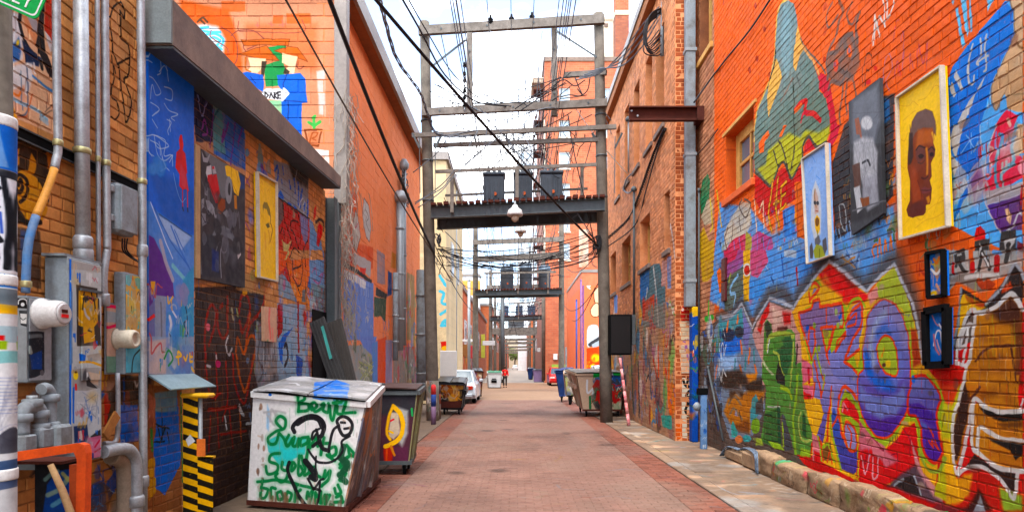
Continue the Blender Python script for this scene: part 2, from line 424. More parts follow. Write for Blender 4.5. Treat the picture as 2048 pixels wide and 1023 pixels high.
def holed(mb,axis,const,sign,th,u0,u1,v0,v1,ops=()):
    """wall slab behind the brick face, with openings cut through"""
    us = sorted({u0,u1,*[min(max(o[k],u0),u1) for o in ops for k in (0,1)]})
    P = (lambda u,v,w: (const - sign * w,u,v)) if axis == 'x' else (lambda u,v,w: (u,const - sign * w,v))
    for a,b in zip(us,us[1:]):
        if b - a < 1e-4: continue
        cuts = sorted([(o[2],o[3]) for o in ops if o[0] < (a + b) / 2 < o[1]]);z = v0
        for c,d in cuts + [(v1,v1)]:
            if c - z > 1e-4: mb.box(P(a,z,0),P(b,c,th))
            z = d
    return mb

# ================================================================== MURALS AND GRAFFITI (flat print)
XR,XR2,XL = 4.15,3.65,-3.7
# ---------------- right wall: the long painted brick wall
R = Canvas('right_wall_paint','x',XR,4.7,15.0,0,10.2,150,11)
A = crop(1400,0,320 / 1259);B = crop(1720,0,328 / 1291);Cc = crop(1400,250,.264);D = crop(1720,250,.2639)
E = crop(1400,500,.264);Fc = crop(1720,500,.2639);G = crop(1400,750,.2669);H = crop(1720,750,.2669)
ORG = '#fb6f35'
R.poly([(4.6,0),(13.55,0),(13.6,10.3),(4.6,10.3)],ORG,raw=True)
R.poly([(4.6,2),(8,3),(8.3,10.3),(4.6,10.3)],'#e8602a',al=.7,soft=1.2,raw=True)
for q in ((1650,120),(1540,150),(1530,60),(1500,140),(1515,118),(1560,65),(1512,12)):
    R.dot(q,3,'#a82a10',6,.8)
for i in range(26): R.dot((R.r.uniform(5,13),R.r.uniform(4,9)),R.r.uniform(.02,.07),'#b8380f',al=.6,raw=True)
# creature with a green-grey onion body
bod = A(690,0,640,40,615,120,603,240,597,400,575,520,545,660,495,780,455,880,432,1010) + Cc(416,120,410,250,418,350,470,400,532,465,572,390,604,300,640,282,668,350,700,400,740,330,778,260,782,160,830,90,884,168,960,130,990,20) + A(1028,1000,1018,880,990,770,940,720,945,650,915,560,880,460,810,380,795,290,770,210,762,100,745,30)
R.line(bod[:11],9,'#f0c060');R.poly(A(920,560,1010,600,1050,800,1090,1020,1010,1023,1000,780,940,700),'#d83040')
R.poly(Cc(1010,0,1060,0,1045,90,1000,160,985,280,970,140),'#dd3048');R.poly(Cc(416,380,540,440,620,330,740,330,790,330,790,440,730,430,726,560,620,640,500,720,418,560),'#d01c1c')
R.poly(Cc(790,220,795,130,830,85,890,170),'#d42430')
R.poly(bod,'#7c9a9c',to='#647c6c',ga=A(700,300)[0],gb=Cc(700,60)[0],tex=.12)
R.poly(A(690,40,660,60,640,300,650,520,690,620,720,500,725,200),'#8ab2b8',al=.6,soft=8)
R.poly(Cc(440,330,500,300,520,200,600,120,680,60,760,100,800,40,900,60,990,0,985,60,960,130,884,168,830,90,782,160,778,260,740,330,700,400,668,350,640,282,604,300,532,465),'#b9b62e',soft=6,tex=.1)
R.poly(A(590,455,612,470,652,600,605,740,560,860,545,930,530,800,535,700,560,600),'#f2bb5e');R.poly(A(770,190,800,310,830,370,790,440,755,560,735,520,742,420),'#f4b65c')
R.line(A(597,400,590,500,560,600,530,690),5,'#1c1814');R.line(A(545,640,495,760,450,880,430,1010),5,'#e9b458')
R.line(A(795,300,830,370,900,450,960,520,990,575),4,'#70685c');R.line(A(815,360,850,420,900,490,940,590),6,'#f0a860')
R.poly(Cc(455,215,447,140,480,85,522,38,530,75,494,130,486,205),ORG);R.poly(Cc(600,90,640,0,660,0,620,90),ORG)
R.line(A(750,870,790,820,840,800,830,880,900,900,950,950),11,'#d83030');R.line(A(750,880,800,830),9,ORG);R.line(A(800,960,815,900,850,880),7,'#d83040')
R.line(A(735,620,742,760,745,1020),3.2,'#26382c');R.line(Cc(718,0,718,120,700,330),3,'#3c4030')
for q in (Cc(560,200,590,300,600,320),Cc(600,120,640,210,670,340),Cc(720,170,700,300,690,340)): R.line(q,4.5,'#4a4436')
R.line(Cc(418,360,470,405,532,465,572,395,605,310,640,285,668,350,700,405,745,325,780,250,785,150,830,92,884,165,960,130),6,'#4c463a')
R.line(A(735,610,690,700,640,800),4,'#8a6a58');R.line(A(770,610,800,700,840,620),4,'#62706a')
# charcoal dragon scrawl
for q,w in ((A(1050,20,1005,110,1000,190,1020,220,1050,180,1090,120),5),(A(1100,10,1130,90,1095,170,1085,240,1060,320,1020,390,1000,480,1010,560),8),(A(1200,20,1160,110,1175,180,1210,190,1240,120),5),(A(1259,100,1230,230,1250,330),9),(A(1030,420,1090,400,1130,300,1200,270),9),(A(1010,620,1030,520,1120,560,1180,600),10),(A(1015,700,1040,640,1110,660,1160,560),9),(A(1100,480,1150,420,1140,330),12),(A(1200,470,1230,400,1200,290),9),(A(1130,660,1120,800,1100,900,1110,980),6),(A(1160,640,1150,800,1160,900),5),(A(1200,600,1240,760),6)):
    R.line(q,w,'#6a5a54',.9,soft=2,tex=.35)
R.poly(A(1010,420,1060,400,1100,300,1180,270,1250,300,1259,520,1200,640,1080,660,1010,600),'#6c5c56',al=.75,soft=4,tex=.5)
R.dot(A(1180,410)[0],5,ORG,13);R.dot(A(1075,520)[0],5,'#e85a40',13);R.dot(A(1180,405)[0],2.5,'#8a6a80',6);R.dot(A(1066,510)[0],2.5,'#a85a68',5)
K = crop(1640,0,.0978)
for q in (K(1300,0,1330,200,1350,530),K(1380,0,1395,180,1400,390,1470,260,1520,120,1530,0),K(1075,820,1120,600,1140,320),K(1110,930,1130,640,1140,330,1190,600,1230,760),K(1180,480,1230,340,1360,540),K(1120,640,1200,560)): R.line(q,4.5,'#dcd8d0',.95,sm=False)
for q,c in ((B(200,690,190,560,230,420,260,520,210,640,240,710),'#a878a0'),(B(270,620,300,480,320,600),'#c05880'),(B(330,330,345,250,350,340,340,560),'#b86a94'),(B(400,560,395,420,430,540),'#b45a78'),(B(455,520,470,350,500,500,540,340,520,560),'#b8507c'),(B(300,600,320,520,330,600),'#e03030'),(B(265,330,290,180,310,160),'#c0566c')): R.line(q,2.6,c,.75,soft=1.5)
R.line(B(30,680,25,560,60,430,95,440,100,520),2.4,'#5a3830',.9);R.line(B(45,670,55,560,80,560),2.4,'#5a3830',.9);R.dot(B(72,645)[0],5,'#d82828',6);R.dot(B(130,540)[0],4,'#d83028',5)
# pale blue letters at the top right
for q in (B(722,0,752,0,740,45),B(756,62,778,58,832,350,808,395),B(792,0,838,0,862,250,848,305),B(856,0,876,0,890,255,874,265),B(1000,0,1060,0,1014,95)): R.poly(q,'#6cc8f4');R.line(q,1.4,'#d06050',.7,sm=False,closed=True)
# blue field
lb = B(1150,5,1010,180,850,370,735,530,695,640) + D(648,0,680,430,690,700,720,770,860,840,1243,1000,1243,430,1243,0) + B(1291,0)
R.poly(lb,'#57aef2',tex=.08)
R.poly(B(1150,5,1010,180,850,370,735,530,695,640) + D(650,0,672,380,690,690,712,740,760,600,840,480,940,400,915,270,916,0) + B(1000,840,1040,680,1120,480,1215,290,1205,60),'#2f7fe0',to='#1f6cd0',ga=B(1000,200)[0],gb=D(800,300)[0],tex=.1)
R.poly(D(692,700,700,610,770,470,870,320,915,275,930,300,860,400,770,560,720,690,712,745),'#57aef2')
R.poly(D(735,640,800,520,915,330,940,400,850,490,770,620,722,745),'#2274d8')
for q in (D(690,690,700,600,770,460,860,330,915,275),D(700,690,730,590,810,450,925,300),D(718,745,790,600,860,490,945,405),D(925,290,945,380,945,410),B(1215,60,1222,260,1130,480,1060,640,1010,860),D(918,0,918,270)): R.line(q,2.2,'#bcc4cc',.9)
G1 = '#c3bfba'
for q in (B(762,545,826,690,806,722,748,610),B(733,645,766,745,750,770,704,690),B(1000,580,960,680,860,800,790,930,750,1023,800,1023,860,900,930,700),D(712,0,790,0,770,80,742,250,752,300,718,405,685,330,664,170,690,90)): R.poly(q,G1)
R.poly(D(668,100,700,160,750,270,745,280,690,190,666,150),'#3f8ae4')
for q in (B(897,355,868,460,852,560,868,660),B(868,665,895,670,905,600),B(960,310,965,420,920,500,935,520),B(1005,280,990,400,1000,540,985,560),B(930,500,1010,440)): R.line(q,4.6,G1)
for q in (D(770,220,850,110,920,90),D(850,60,850,215),D(815,75,880,180)): R.line(q,2,'#9cc0e4',.9)
# tan figure and red, grey and violet bottle shape
R.poly(B(1195,0,1215,120,1218,280,1185,350,1150,450,1055,660,1040,760,1075,872,1110,790,1150,730,1165,860,1291,890,1291,0),'#d8b58e',to='#c89868',ga=B(1200,100)[0],gb=B(1200,880)[0],tex=.1)
R.line(B(1195,0,1215,120,1220,280,1180,370,1060,650,1040,760,1075,872,1110,790,1150,730),3,'#8a7058');R.line(B(1235,330,1260,370,1291,380),4,'#8a6038');R.line(B(1160,560,1180,640,1150,740),2.4,'#a88058');R.line(B(1170,750,1291,750),2.4,'#8f7450')
R.poly(D(1042,0,1190,0,1190,120,1243,260,1243,400,1100,470,950,500,962,330,1000,130),'#e63a50',tex=.1);R.poly(D(1240,0,1195,0,1165,150,1175,230,1243,230),'#d4a878')
R.poly(B(1160,860,1250,910,1215,1023,1060,1023,1110,930),'#e63a50');R.line(D(1060,70,1090,110,1040,250,1035,400,1075,575),7,'#4f94ae');R.line(D(1090,400,1080,560),4,'#4f94ae');R.line(D(1190,0,1160,180,1175,270,1100,330,1080,400),8,'#4f94ae');R.poly(D(1100,320,1180,280,1190,300,1100,370),'#5c9eb4')
R.line(D(990,160,1020,180,985,250,1010,310),3,'#f0c8b4');R.dot(D(1240,320)[0],8,'#e8909c',16);R.line(B(1170,940,1190,990),7,'#e8b49c')
R.poly(D(950,500,1100,465,1243,430,1243,525,1080,580,970,612),'#a89c9c',tex=.15);R.poly(D(970,615,1080,582,1243,520,1243,800,1130,795,1070,812,1030,760),'#52298a',to='#6a3060',ga=D(1000,600)[0],gb=D(1243,600)[0],tex=.15)
R.line(D(1040,0,975,200,950,400,950,560,985,660,1030,750,1072,815),3.4,'#c8b8bc');R.line(D(955,545,1100,490,1243,435),2,'#d0c4c4');R.line(D(965,612,1100,565,1243,520),1.8,'#c8b4cc')
R.poly(D(1110,640,1130,630,1160,700,1150,750,1120,720),'#e2b488');R.line(D(1120,800,1170,760,1210,665,1243,680),5,'#b8b4bc')
R.poly(D(870,870,890,780,920,760,955,800,962,870),'#d41414');R.line(D(872,870,875,950,862,1020),4,ORG)
R.poly(D(880,880,985,860,1000,1023,880,1023),'#37332f');R.poly(D(925,890,950,1000,900,1023),'#c4c0bc');R.poly(D(1075,810,1190,790,1200,1023,1060,1023),'#35312e',soft=2);R.poly(D(1100,870,1190,850,1180,900,1120,990),'#b8b4b0',soft=3);R.dot(D(1135,910)[0],5,'#2c2825',6)
R.poly(D(1000,980,1070,1000,1070,1023,1000,1023),'#c21818');R.poly(D(1200,880,1243,900,1243,1023,1200,1000),'#702030')
# band of small lettering across the middle
R.poly([(1440,405),(1500,415),(1545,470),(1600,440),(1680,470),(1790,408),(1795,560),(1700,600),(1480,640),(1420,600)],'#5c9fe4',tex=.25,soft=6);R.poly(D(230,0,300,0,300,600,240,560),'#f2672f')
R.poly([(1665,330),(1690,250),(1740,200),(1790,188),(1788,390),(1755,428),(1672,482)],'#38383c',soft=3,tex=.12);R.poly([(1768,200),(1780,196),(1782,240),(1768,250)],'#2c5c8c',soft=3)
for i in range(16): R.line([(1672 + i * 7,455 - i * 3),(1676 + i * 7,475 - i * 3 + R.r.random() * 14)],4,R.r.choice(['#38383c','#5c9fe4','#a8c4e0']),.8)
for q in (Cc(1060,600,1095,610,1110,700,1105,800,1075,740,1060,640),): R.line(q,3,'#a4a8a8',closed=True)
R.chaos(9.5,13.3,2.9,4.4,190,['#8cb4dc','#b8c4cc','#3c78c4','#4c8cd8','#d8dce0','#7898a8','#d84c6c','#e8b830','#2c3c5c'],.1,.6)
R.chaos(6.3,8.2,3.2,4.2,120,['#98b4b4','#5c9ce0','#e87820','#5c7c4c','#b4c4cc','#f09838','#3c4c44','#a0c0d8'],.1,.6)
R.chaos(5.0,6.2,3.2,3.7,26,['#b0acb0','#c41c1c','#5c9ce0','#e0dcd8','#a8b0a8'],.16,.4)
for q in (D(110,1000,100,940,135,900,140,1000),D(150,900,160,860,165,980),D(190,980,200,870,210,960),D(230,960,240,840,250,950)): R.line(q,4.5,'#f07820')
for q in (D(115,880,140,870),D(215,800,260,790,265,880)): R.line(q,5,'#3c6c3c')
for q in (D(1130,440)): pass
# the words along the tan strip
for q in (Cc(415,570,425,700,432,800),Cc(450,660,480,580,488,780)): R.line(q,5,'#eec8a4',sm=False)
for q in (Cc(555,420,520,680,548,810),Cc(595,400,575,640,605,770),Cc(560,600,600,580),Cc(660,430,620,470,615,620),Cc(620,540,650,520),Cc(615,640,655,600)): R.line(q,8,'#6a3c14',sm=False);R.line(q,5.5,'#f4ae24',sm=False)
R.poly(Cc(720,440,800,420,806,870,740,850),'#f2702e');R.line(Cc(740,450,745,850),2,'#8a3010')
R.poly(Cc(630,650,720,600,722,840,640,850),'#3f86da',tex=.3);R.line(Cc(680,650,690,860),8,'#4c98ea');R.line(Cc(640,660,650,760),5,'#1c4c94')
R.poly(Cc(190,960,185,820,240,700,320,580,385,590,390,760,330,860),'#cfc0a8',soft=4,tex=.35)
for q in (Cc(215,780,190,860,210,950),Cc(250,740,245,880),Cc(300,690,310,800),Cc(320,570,300,620,350,700,385,600,340,560)): R.line(q,4,'#6c5c50')
R.poly(Cc(180,1023,190,960,250,870,340,820,380,900,360,1023),'#e2425e',tex=.3);R.poly(Cc(390,860,440,800,545,850,560,920,500,1023,400,1023),'#cc4c84',tex=.45)
for q in (Cc(215,890,220,1000),Cc(260,880,270,990),Cc(300,850,310,950),Cc(440,830,430,1000),Cc(480,850,490,990),Cc(530,870,500,960)): R.line(q,3,'#6488d8')
R.poly(Cc(350,800,395,850,385,1023,340,1023),'#b8a838',tex=.2)
# left strip beside the drain pipe: green, yellow and tan brick
R.poly(Cc(0,560,20,420,60,370,80,420,72,560,40,640,10,680),'#2a7c4c',tex=.2);R.poly(Cc(60,560,100,600,90,740,40,760,10,700),'#c8b494',tex=.4)
R.poly(Cc(0,830,30,770,70,880,110,870,110,1023,0,1023),'#d8a828',tex=.2);R.poly(E(0,0,100,0,108,180,60,240,20,240),'#d2a42c',tex=.25);R.line(Cc(80,560,95,760,80,800),6,'#e0c830');R.line(Cc(130,500,165,770),6,'#dcb42c')
R.line(E(68,390,66,540),7,'#4cc43c',soft=2);R.dot(E(50,520)[0],4,'#3cb040',7);R.dot(E(92,510)[0],4,'#3cb040',6);R.line(E(66,600,72,720),7,'#f07878');R.line(E(85,560,95,800),4,'#7ccc30')
R.poly(E(130,170,150,130,180,200,180,300,150,330),'#f2702e');R.poly(E(180,0,330,0,330,100,250,220,190,230),'#a0508c',tex=.4);R.poly(E(180,0,290,0,270,70,200,110),'#dc3c58',tex=.3)
R.poly(E(330,0,385,0,375,390,332,390),'#f0b41e');R.dot(E(358,150)[0],9,'#e8dcc8',14);R.dot(E(358,152)[0],6,'#d82818',10)
R.poly(E(385,0,530,0,520,90,440,210,385,190),'#d4567c',tex=.35);R.poly(E(375,230,500,220,500,310,440,370,375,380),'#4c98e4',tex=.2)
R.poly(E(180,230,330,120,330,330,240,460,190,470),'#55604c',tex=.3);R.line(E(290,190,240,270,235,330,270,330,260,420),7,'#8cc0e4');R.line(E(170,330,175,400,150,450),6,'#6c9cd0');R.line(E(235,180,220,240),6,'#a0a838')
R.poly(E(500,0,740,0,740,340,560,320,500,230,530,110),'#5c9ee6',tex=.45);R.poly(E(640,0,735,0,730,60,640,50),'#b4c4d0',tex=.4);R.line(E(620,40,640,210),5,'#1c60b8');R.line(E(735,140,742,260),7,'#b01c1c');R.line(E(540,200,560,250),5,'#2c5c9c')
R.poly(E(740,0,830,0,830,110,900,140,860,210,780,310,760,300),'#4c90de',tex=.4);R.poly(E(1010,0,1212,0,1212,160,1080,90),'#8cb0d8',tex=.4)
for i in range(9): R.line([E(1040 + R.r.random() * 170,R.r.random() * 60)[0],E(1040 + R.r.random() * 170,50 + R.r.random() * 90)[0]],4,R.r.choice(['#e8902c','#4c7cc4','#c8d0d8','#3c5c88']),.85)
# letters above the dark creature on the far right
R.poly(Fc(655,0,1243,0,1243,130,1010,240,830,260,770,180,655,360),'#a8a8a4',tex=.3)
for q,c,w in ((Fc(740,120,735,20,790,10,800,60,745,70,810,170),'#3a3633',9),(Fc(850,0,850,150),'#e05a24',12),(Fc(855,110,855,160),'#c81414',14),(Fc(905,150,935,10,985,140),'#35312e',9),(Fc(1040,60,1040,150),'#b41c1c',16),(Fc(1020,10,1070,20),'#6ca4e0',9),(Fc(1130,0,1110,80),'#3a3633',12),(Fc(710,110,715,170),'#cc2020',9)): R.line(q,w,c,sm=False)
R.line(Fc(935,20,975,120),4,'#d4d0cc');R.poly(Fc(690,230,780,170,1000,180,1000,300,900,330,780,260),'#8c7c70',soft=6)
R.poly(Fc(880,240,910,200,940,240,970,210,1040,260,1000,300,920,300),'#b4380c',soft=2);R.line(Fc(810,210,950,190,1060,190),9,'#cfc8c0',soft=3)
R.chaos(6.05,6.7,2.6,3.5,34,['#98b4b8','#5c8c68','#b09060','#b8c8c8','#3c7c4c','#c83818'],.14,.4)
# ---------------- lower mural: crown-shaped outlines in grey and black, letters J K O, green beast, brown beast
sky = E(0,1023,10,620,120,540,250,490,320,410,400,590,530,390,720,440,745,380,980,90,1212,270) + Fc(55,310,265,100,400,420,440,600,480,850,700,900,725,640,775,290,960,410,1190,100,1243,200)
R.line(E(130,510,250,480,320,400,395,570,440,480,530,340,640,330,715,430,760,320,880,190,980,80,1100,150,1212,260) + Fc(50,270,150,180,265,80,330,220,400,390,440,570,478,820),36,'#4a4644',.85,soft=22)
R.poly(sky + H(1229,1023,0,1023) + G(0,600),'#5c5048',tex=.1);R.poly([(1592,640),(1700,620),(1850,700),(1920,700),(2060,600),(2060,1040),(1700,1040),(1592,905)],'#d81818')
# left: blue crown with beast, then pink/red crown with green beast
R.poly(E(110,1023,110,600,145,540,250,500,320,425,395,600,430,700,470,800,480,1023) + G(490,250,400,450,230,480,180,330),'#7c90a8',tex=.25)
R.poly(E(140,560,250,510,318,440,340,560,300,700,180,760),'#3f949c',tex=.3);R.poly(E(330,470,390,600,360,760,330,700),'#7c78b4',tex=.2)
R.poly(E(130,780,160,700,250,640,320,660,310,760,250,810,150,830),'#1c6cd4',soft=8);R.poly(E(160,800,280,790,290,900,150,900),'#9cc0e8',soft=14);R.dot(E(215,640)[0],14,'#20304c',14,soft=4);R.dot(E(300,620)[0],10,'#2a3440',12,soft=4)
for q in (E(215,540,205,610),E(295,500,285,550),E(310,690,320,780),E(380,750,370,850),E(305,880,320,930),E(415,860,430,940),E(130,880,120,960),E(120,700,115,760)): R.line(q,8,'#ee7e3c',soft=2)
for q in (E(270,830,265,900),E(350,800,345,900),E(410,760,415,850),E(150,620,160,660),E(320,560,300,500)): R.line(q,8,'#388c94',soft=3)
R.poly(E(150,1023,160,930,300,900,380,980,480,960,480,1023) + G(500,20,470,130,380,150,340,90,200,110),'#38291f',soft=10)
R.poly(G(180,270,210,180,260,130,300,160,350,120,490,120,470,230,380,260,380,430,300,400,240,380),'#c07424',soft=8);R.poly(E(350,940,440,930,430,980,370,1000),'#e08a28',soft=5)
for q in (G(215,220,260,160,310,220),G(225,290,260,250,320,330)): R.line(q,6,'#8c7458',soft=3)
R.poly(G(220,130,230,110,330,110,320,180,280,130,230,190),'#4a2c14',al=.8,soft=8);R.poly(G(240,380,370,330,370,440,300,430),'#7a4018',al=.8,soft=8)
R.line(G(300,270,310,340),4,'#4a3020');R.poly(G(260,300,270,260,290,310),'#a8a0b8')
R.poly(G(235,370,250,340,285,420,280,470,240,460),'#3ca49c');R.dot(G(355,475)[0],9,'#3ca8a8',7);R.dot(G(295,480)[0],8,'#e88850',8)
R.poly(G(380,330,390,180,420,140,450,210,450,290,400,340),'#40949c',tex=.2);R.poly(G(420,210,470,160,480,290,420,290),'#4c4440',soft=4)
# pink crown
R.poly(E(400,640,440,540,530,395,640,440,715,455,745,400,775,560,780,1023,480,1023,470,830,420,720),'#d0988c',soft=3)
R.poly(E(440,600,470,500,530,395,530,470,480,560,460,640),'#d41818',soft=5);R.poly(E(630,470,690,480,690,560,640,560),'#cc2020',soft=10);R.poly(E(700,470,750,400,770,640,740,600),'#f0a81c',soft=4)
R.poly(E(550,430,620,470,620,560,560,600),'#d8b09c',soft=8)
R.poly(E(490,560,510,520,545,560,555,640,600,600,700,600,725,640,730,860,770,850,778,1023,500,1023,470,960,480,820),'#4f8a34',tex=.15)
R.poly(E(490,560,520,530,550,600,510,680),'#34402c',soft=3);R.line(E(510,750,530,660,620,630,710,650),11,'#a4b844',soft=2);R.line(E(515,770,522,710,530,680),5,'#e0e0d8')
R.poly(E(620,680,690,640,705,700,690,850,660,960,620,900,580,760,640,720),'#2c6034',soft=4);R.line(E(560,770,600,800,620,900,665,990,700,900,712,700),6,'#a8b84c');R.poly(E(575,950,600,840,640,960,650,1023,590,1023),'#222420');R.line(E(480,840,500,880,560,950),6,'#b4bc8c')
R.line(E(730,860,742,720),7,'#3c2c2c',soft=3);R.line(E(590,600,660,590),8,'#5c2c24',soft=4)
R.poly(G(460,480,490,280,500,120,480,0,780,0,780,180,840,260,850,420,830,600,710,590,690,480,620,290,600,320,610,560,470,500),'#56903a',tex=.15)
R.poly(G(480,290,600,240,610,560,480,500),'#3a6a30',soft=3);R.line(G(510,235,600,240),4,'#b0b8a0');R.line(G(490,295,540,300),4,'#1c3820');R.line(G(490,435,540,440),4,'#1c3820');R.line(G(520,490,590,500),4,'#1c3820')
R.poly(G(580,240,600,240,615,540,590,550),'#1e5030');R.poly(G(615,290,640,310,700,560,640,570),'#484a50',soft=3);R.poly(G(570,0,640,0,640,80,580,60),'#232420')
R.line(G(610,90,660,110,690,170),9,'#a4c030',soft=2);R.line(G(735,0,720,200,700,330,720,580),10,'#90b834',soft=3);R.line(G(690,0,680,100),6,'#a8b84c');R.poly(G(780,280,800,320,800,480,770,440,770,310),'#24582c',soft=3)
R.line(G(760,280,742,330,750,430,780,490,840,480,845,390,800,290),6,'#a8b858');R.dot(G(420,380)[0],9,'#7ca82c',16);R.line(G(620,360,630,530),6,'#9cc030')
R.poly(G(400,470,460,470,480,520,420,530),'#a8c040',soft=3);R.poly(G(510,490,600,510,640,560,560,550),'#98c034',soft=2)
R.poly(G(830,190,880,175,925,240,930,360,900,460,850,380,820,290),'#4c8434');R.line(G(850,215,890,210,925,280,910,360),8,'#98bc34',soft=2);R.poly(G(760,540,830,570,840,620,750,600),'#98bc34',soft=3)
# field of the J K O piece: yellow, red, green
R.poly(E(745,390,980,95,1212,280) + Fc(55,315,262,120,380,400,440,640,478,860,560,950,700,1023) + H(640,380,560,900,300,820,0,800) + G(900,640,840,600,850,470,780,180) + E(780,900,760,600),'#f2b418')
R.poly(E(980,100,1120,190,1212,290,1212,400,1090,400,1080,350,1000,290,940,250,900,190),'#e01c1c',soft=10);R.poly(E(1000,120,1140,190,1212,280,1150,280),'#702018',al=.8,soft=10);R.poly(E(920,230,960,180,1000,270),'#f07040',soft=8)
R.poly(Fc(0,300,55,330,130,250,60,370,0,420),'#e82020',soft=6);R.poly(Fc(60,330,160,250,180,340,80,420),'#e09088',soft=8)
R.poly(Fc(130,260,262,125,330,280,390,440,420,600,400,620,330,450,250,390,150,360),'#a9ba3c',tex=.12);R.poly(Fc(380,600,430,600,470,860,410,890),'#b83c18',soft=8)
R.poly(E(775,820,850,860,860,1023,780,1023) + G(860,0,850,180,780,170),'#e87088',soft=4);R.poly(G(780,120,835,150,835,180,780,175),'#e01c1c',soft=3);R.line(E(825,900,830,1000),8,'#d82030',soft=3)
R.poly(G(840,430,890,460,930,640,850,640),'#e6848a',soft=3);R.poly(G(860,560,910,590,910,650,860,640),'#e02428',soft=4)
R.poly(G(1180,350,1199,350,1199,760,1190,770) + H(0,800,130,840,240,800,460,740,440,500,420,360,340,390,300,460,200,560,0,330),'#e11a1e')
R.poly(H(0,330,60,400,200,560,300,640,200,700,130,560,0,560),'#dc7484',soft=8);R.poly(H(80,460,200,520,190,640,100,600),'#e07c88',soft=6);R.poly(H(380,450,420,560,480,740,640,900,620,960,520,900,440,760,400,560),'#d89090',soft=5)
for q in (H(15,600,45,740,75,600),H(100,620,105,770,135,740,140,600)): R.line(q,5,'#e89aa4')
for q in (H(30,560,40,660,60,590),H(60,520,100,470,180,560),H(150,550,185,570),H(240,600,290,600,280,700),H(330,400,380,480,380,600),H(10,360,20,400)): R.line(q,2.4,'#8c2038',.9)
R.poly(H(200,830,290,760,420,670,470,770,560,910,640,960,560,960,250,840),'#5c4450',soft=8);R.poly(H(260,830,330,770,400,750,460,900),'#2a2022',soft=2);R.line(H(410,755,440,820,465,900),5,'#9ca4ac');R.line(H(260,830,300,795,330,780),5,'#8c949c')
# green/yellow ground to the right of the O
R.poly(H(620,160,640,180,800,0,830,0,740,290,700,420,700,640,720,760,680,960,560,900,600,720,640,600,620,420),'#c2bc2c',soft=5);R.poly(H(570,0,780,0,740,110,690,240,640,200),'#e0401c',soft=6);R.poly(Fc(545,920,700,930,770,900,800,1023,640,1023),'#d8241c',soft=8)
R.poly(H(640,470,690,480,710,760,680,960,650,800),'#f2b41a',soft=6);R.poly(H(660,760,780,770,850,870,780,960,650,970),'#f0ac14',soft=8);R.poly(H(640,280,690,200,700,330,660,420),'#c8b02c',soft=5);R.line(H(640,290,625,390),4,'#6c5c18',.7,soft=2)
# J
PUR,RED,LIM = '#84649c','#ee4418','#a2bc30'
R.poly(E(750,470,830,430,1090,400,1120,440,1110,600,1040,740,960,800,840,860,770,600),LIM)
R.poly(E(755,465,850,440,865,390,905,390,910,430,1080,405,1095,560,1020,600,985,760,1005,920,1000,1023,870,1023,850,840,820,700,770,560),PUR,to='#8888c0',ga=E(900,500)[0],gb=E(950,980)[0],tex=.1)
R.line(E(755,475,850,445,865,380,905,375,912,428,1078,405,1092,520,1085,580,1025,580,1000,680,962,790,1010,900,1015,960,1000,1023),6.5,RED,sm=False);R.line(E(750,480,770,580,820,720,850,830,880,700,870,590,830,590,825,690),6.5,RED,sm=False)
R.line(E(1010,575,920,590,960,780,1010,600),6.5,RED,sm=False);R.poly(E(930,605,1000,605,962,760),'#b4c02c');R.line(E(960,440,965,575),4,RED);R.line(E(870,840,900,960,945,1010),6,RED,sm=False);R.poly(E(840,640,862,610,866,740,850,790),'#7a6cb8');R.line(E(850,860,880,740,930,960),6,LIM,sm=False)
R.line(E(838,390,830,320,865,250,905,290,840,375),7,RED);R.poly(E(850,340,870,285,890,300),'#8a80a8');R.line(E(835,310,850,240,880,230,920,270),5,LIM)
for q in ((815,590,'#2860c8'),(1065,500,'#2860c8'),(1165,715,'#1c64d4'),(985,780,'#3880d8'),(1050,570,'#9cb44c'),(905,745,'#8ca844'),(1075,545,'#a4b870'),(1080,940,'#3c88e0'),(1150,750,'#8ca844'),(1035,470,'#a4b870'),(955,970,'#9cb834'),(870,570,'#8ca844')): R.dot(E(q[0],q[1])[0],3.2,q[2],7)
# J lower part
R.poly(G(865,0,905,0,1000,0,990,180,960,300,930,480,910,540,880,440,935,280,900,180,855,170),'#8a88c4',to='#56489c',ga=G(920,100)[0],gb=G(920,520)[0])
R.line(G(1005,0,985,150,968,320,955,480,930,560,895,470),6,RED,sm=False);R.line(G(865,60,850,170),5,RED);R.line(G(880,0,905,90,910,170,935,60,915,0),6,RED,sm=False);R.line(G(935,0,925,110),5,LIM);R.poly(G(920,550,985,500,1000,640,930,640),'#8a5a28');R.line(G(910,555,960,510,1010,640),7,LIM,sm=False);R.line(G(960,650,975,560,995,660),5,RED,sm=False)
R.line(G(890,460,920,640),6,LIM);R.line(G(900,470,930,640),5,RED)
# K
R.poly(E(1212,400,1160,430,1105,560,1110,640,1030,770,970,790,1012,920,1000,1023,1212,1023,1100,840,1212,740) + [],'#8a8ac4')
R.poly(E(1105,560,1180,420,1212,400) + Fc(0,390,30,430,30,560,10,640,-20,700,-100,820,0,930,40,1023) + G(1199,120,1100,70,1020,330,990,260,1000,0) + E(1010,960,975,800,1040,740,1110,620),'#8a88c6',to='#7c80c4',ga=E(1150,500)[0],gb=E(1100,1000)[0],tex=.08)
R.poly(E(1120,560,1180,440,1212,430) + Fc(10,440,15,540,0,620,-20,650,-90,690),'#6c60a8',soft=6)
R.poly(G(1000,0,1199,120,1199,300,1160,200,1080,80,1040,170,1030,300,990,250),'#8c88c6')
R.poly(G(990,300,1010,240,1040,330,1070,460,1120,570,1180,560,1185,720,1150,740,1060,700,1010,520),'#3c5cb8',to='#54409c',ga=G(1020,350)[0],gb=G(1150,720)[0])
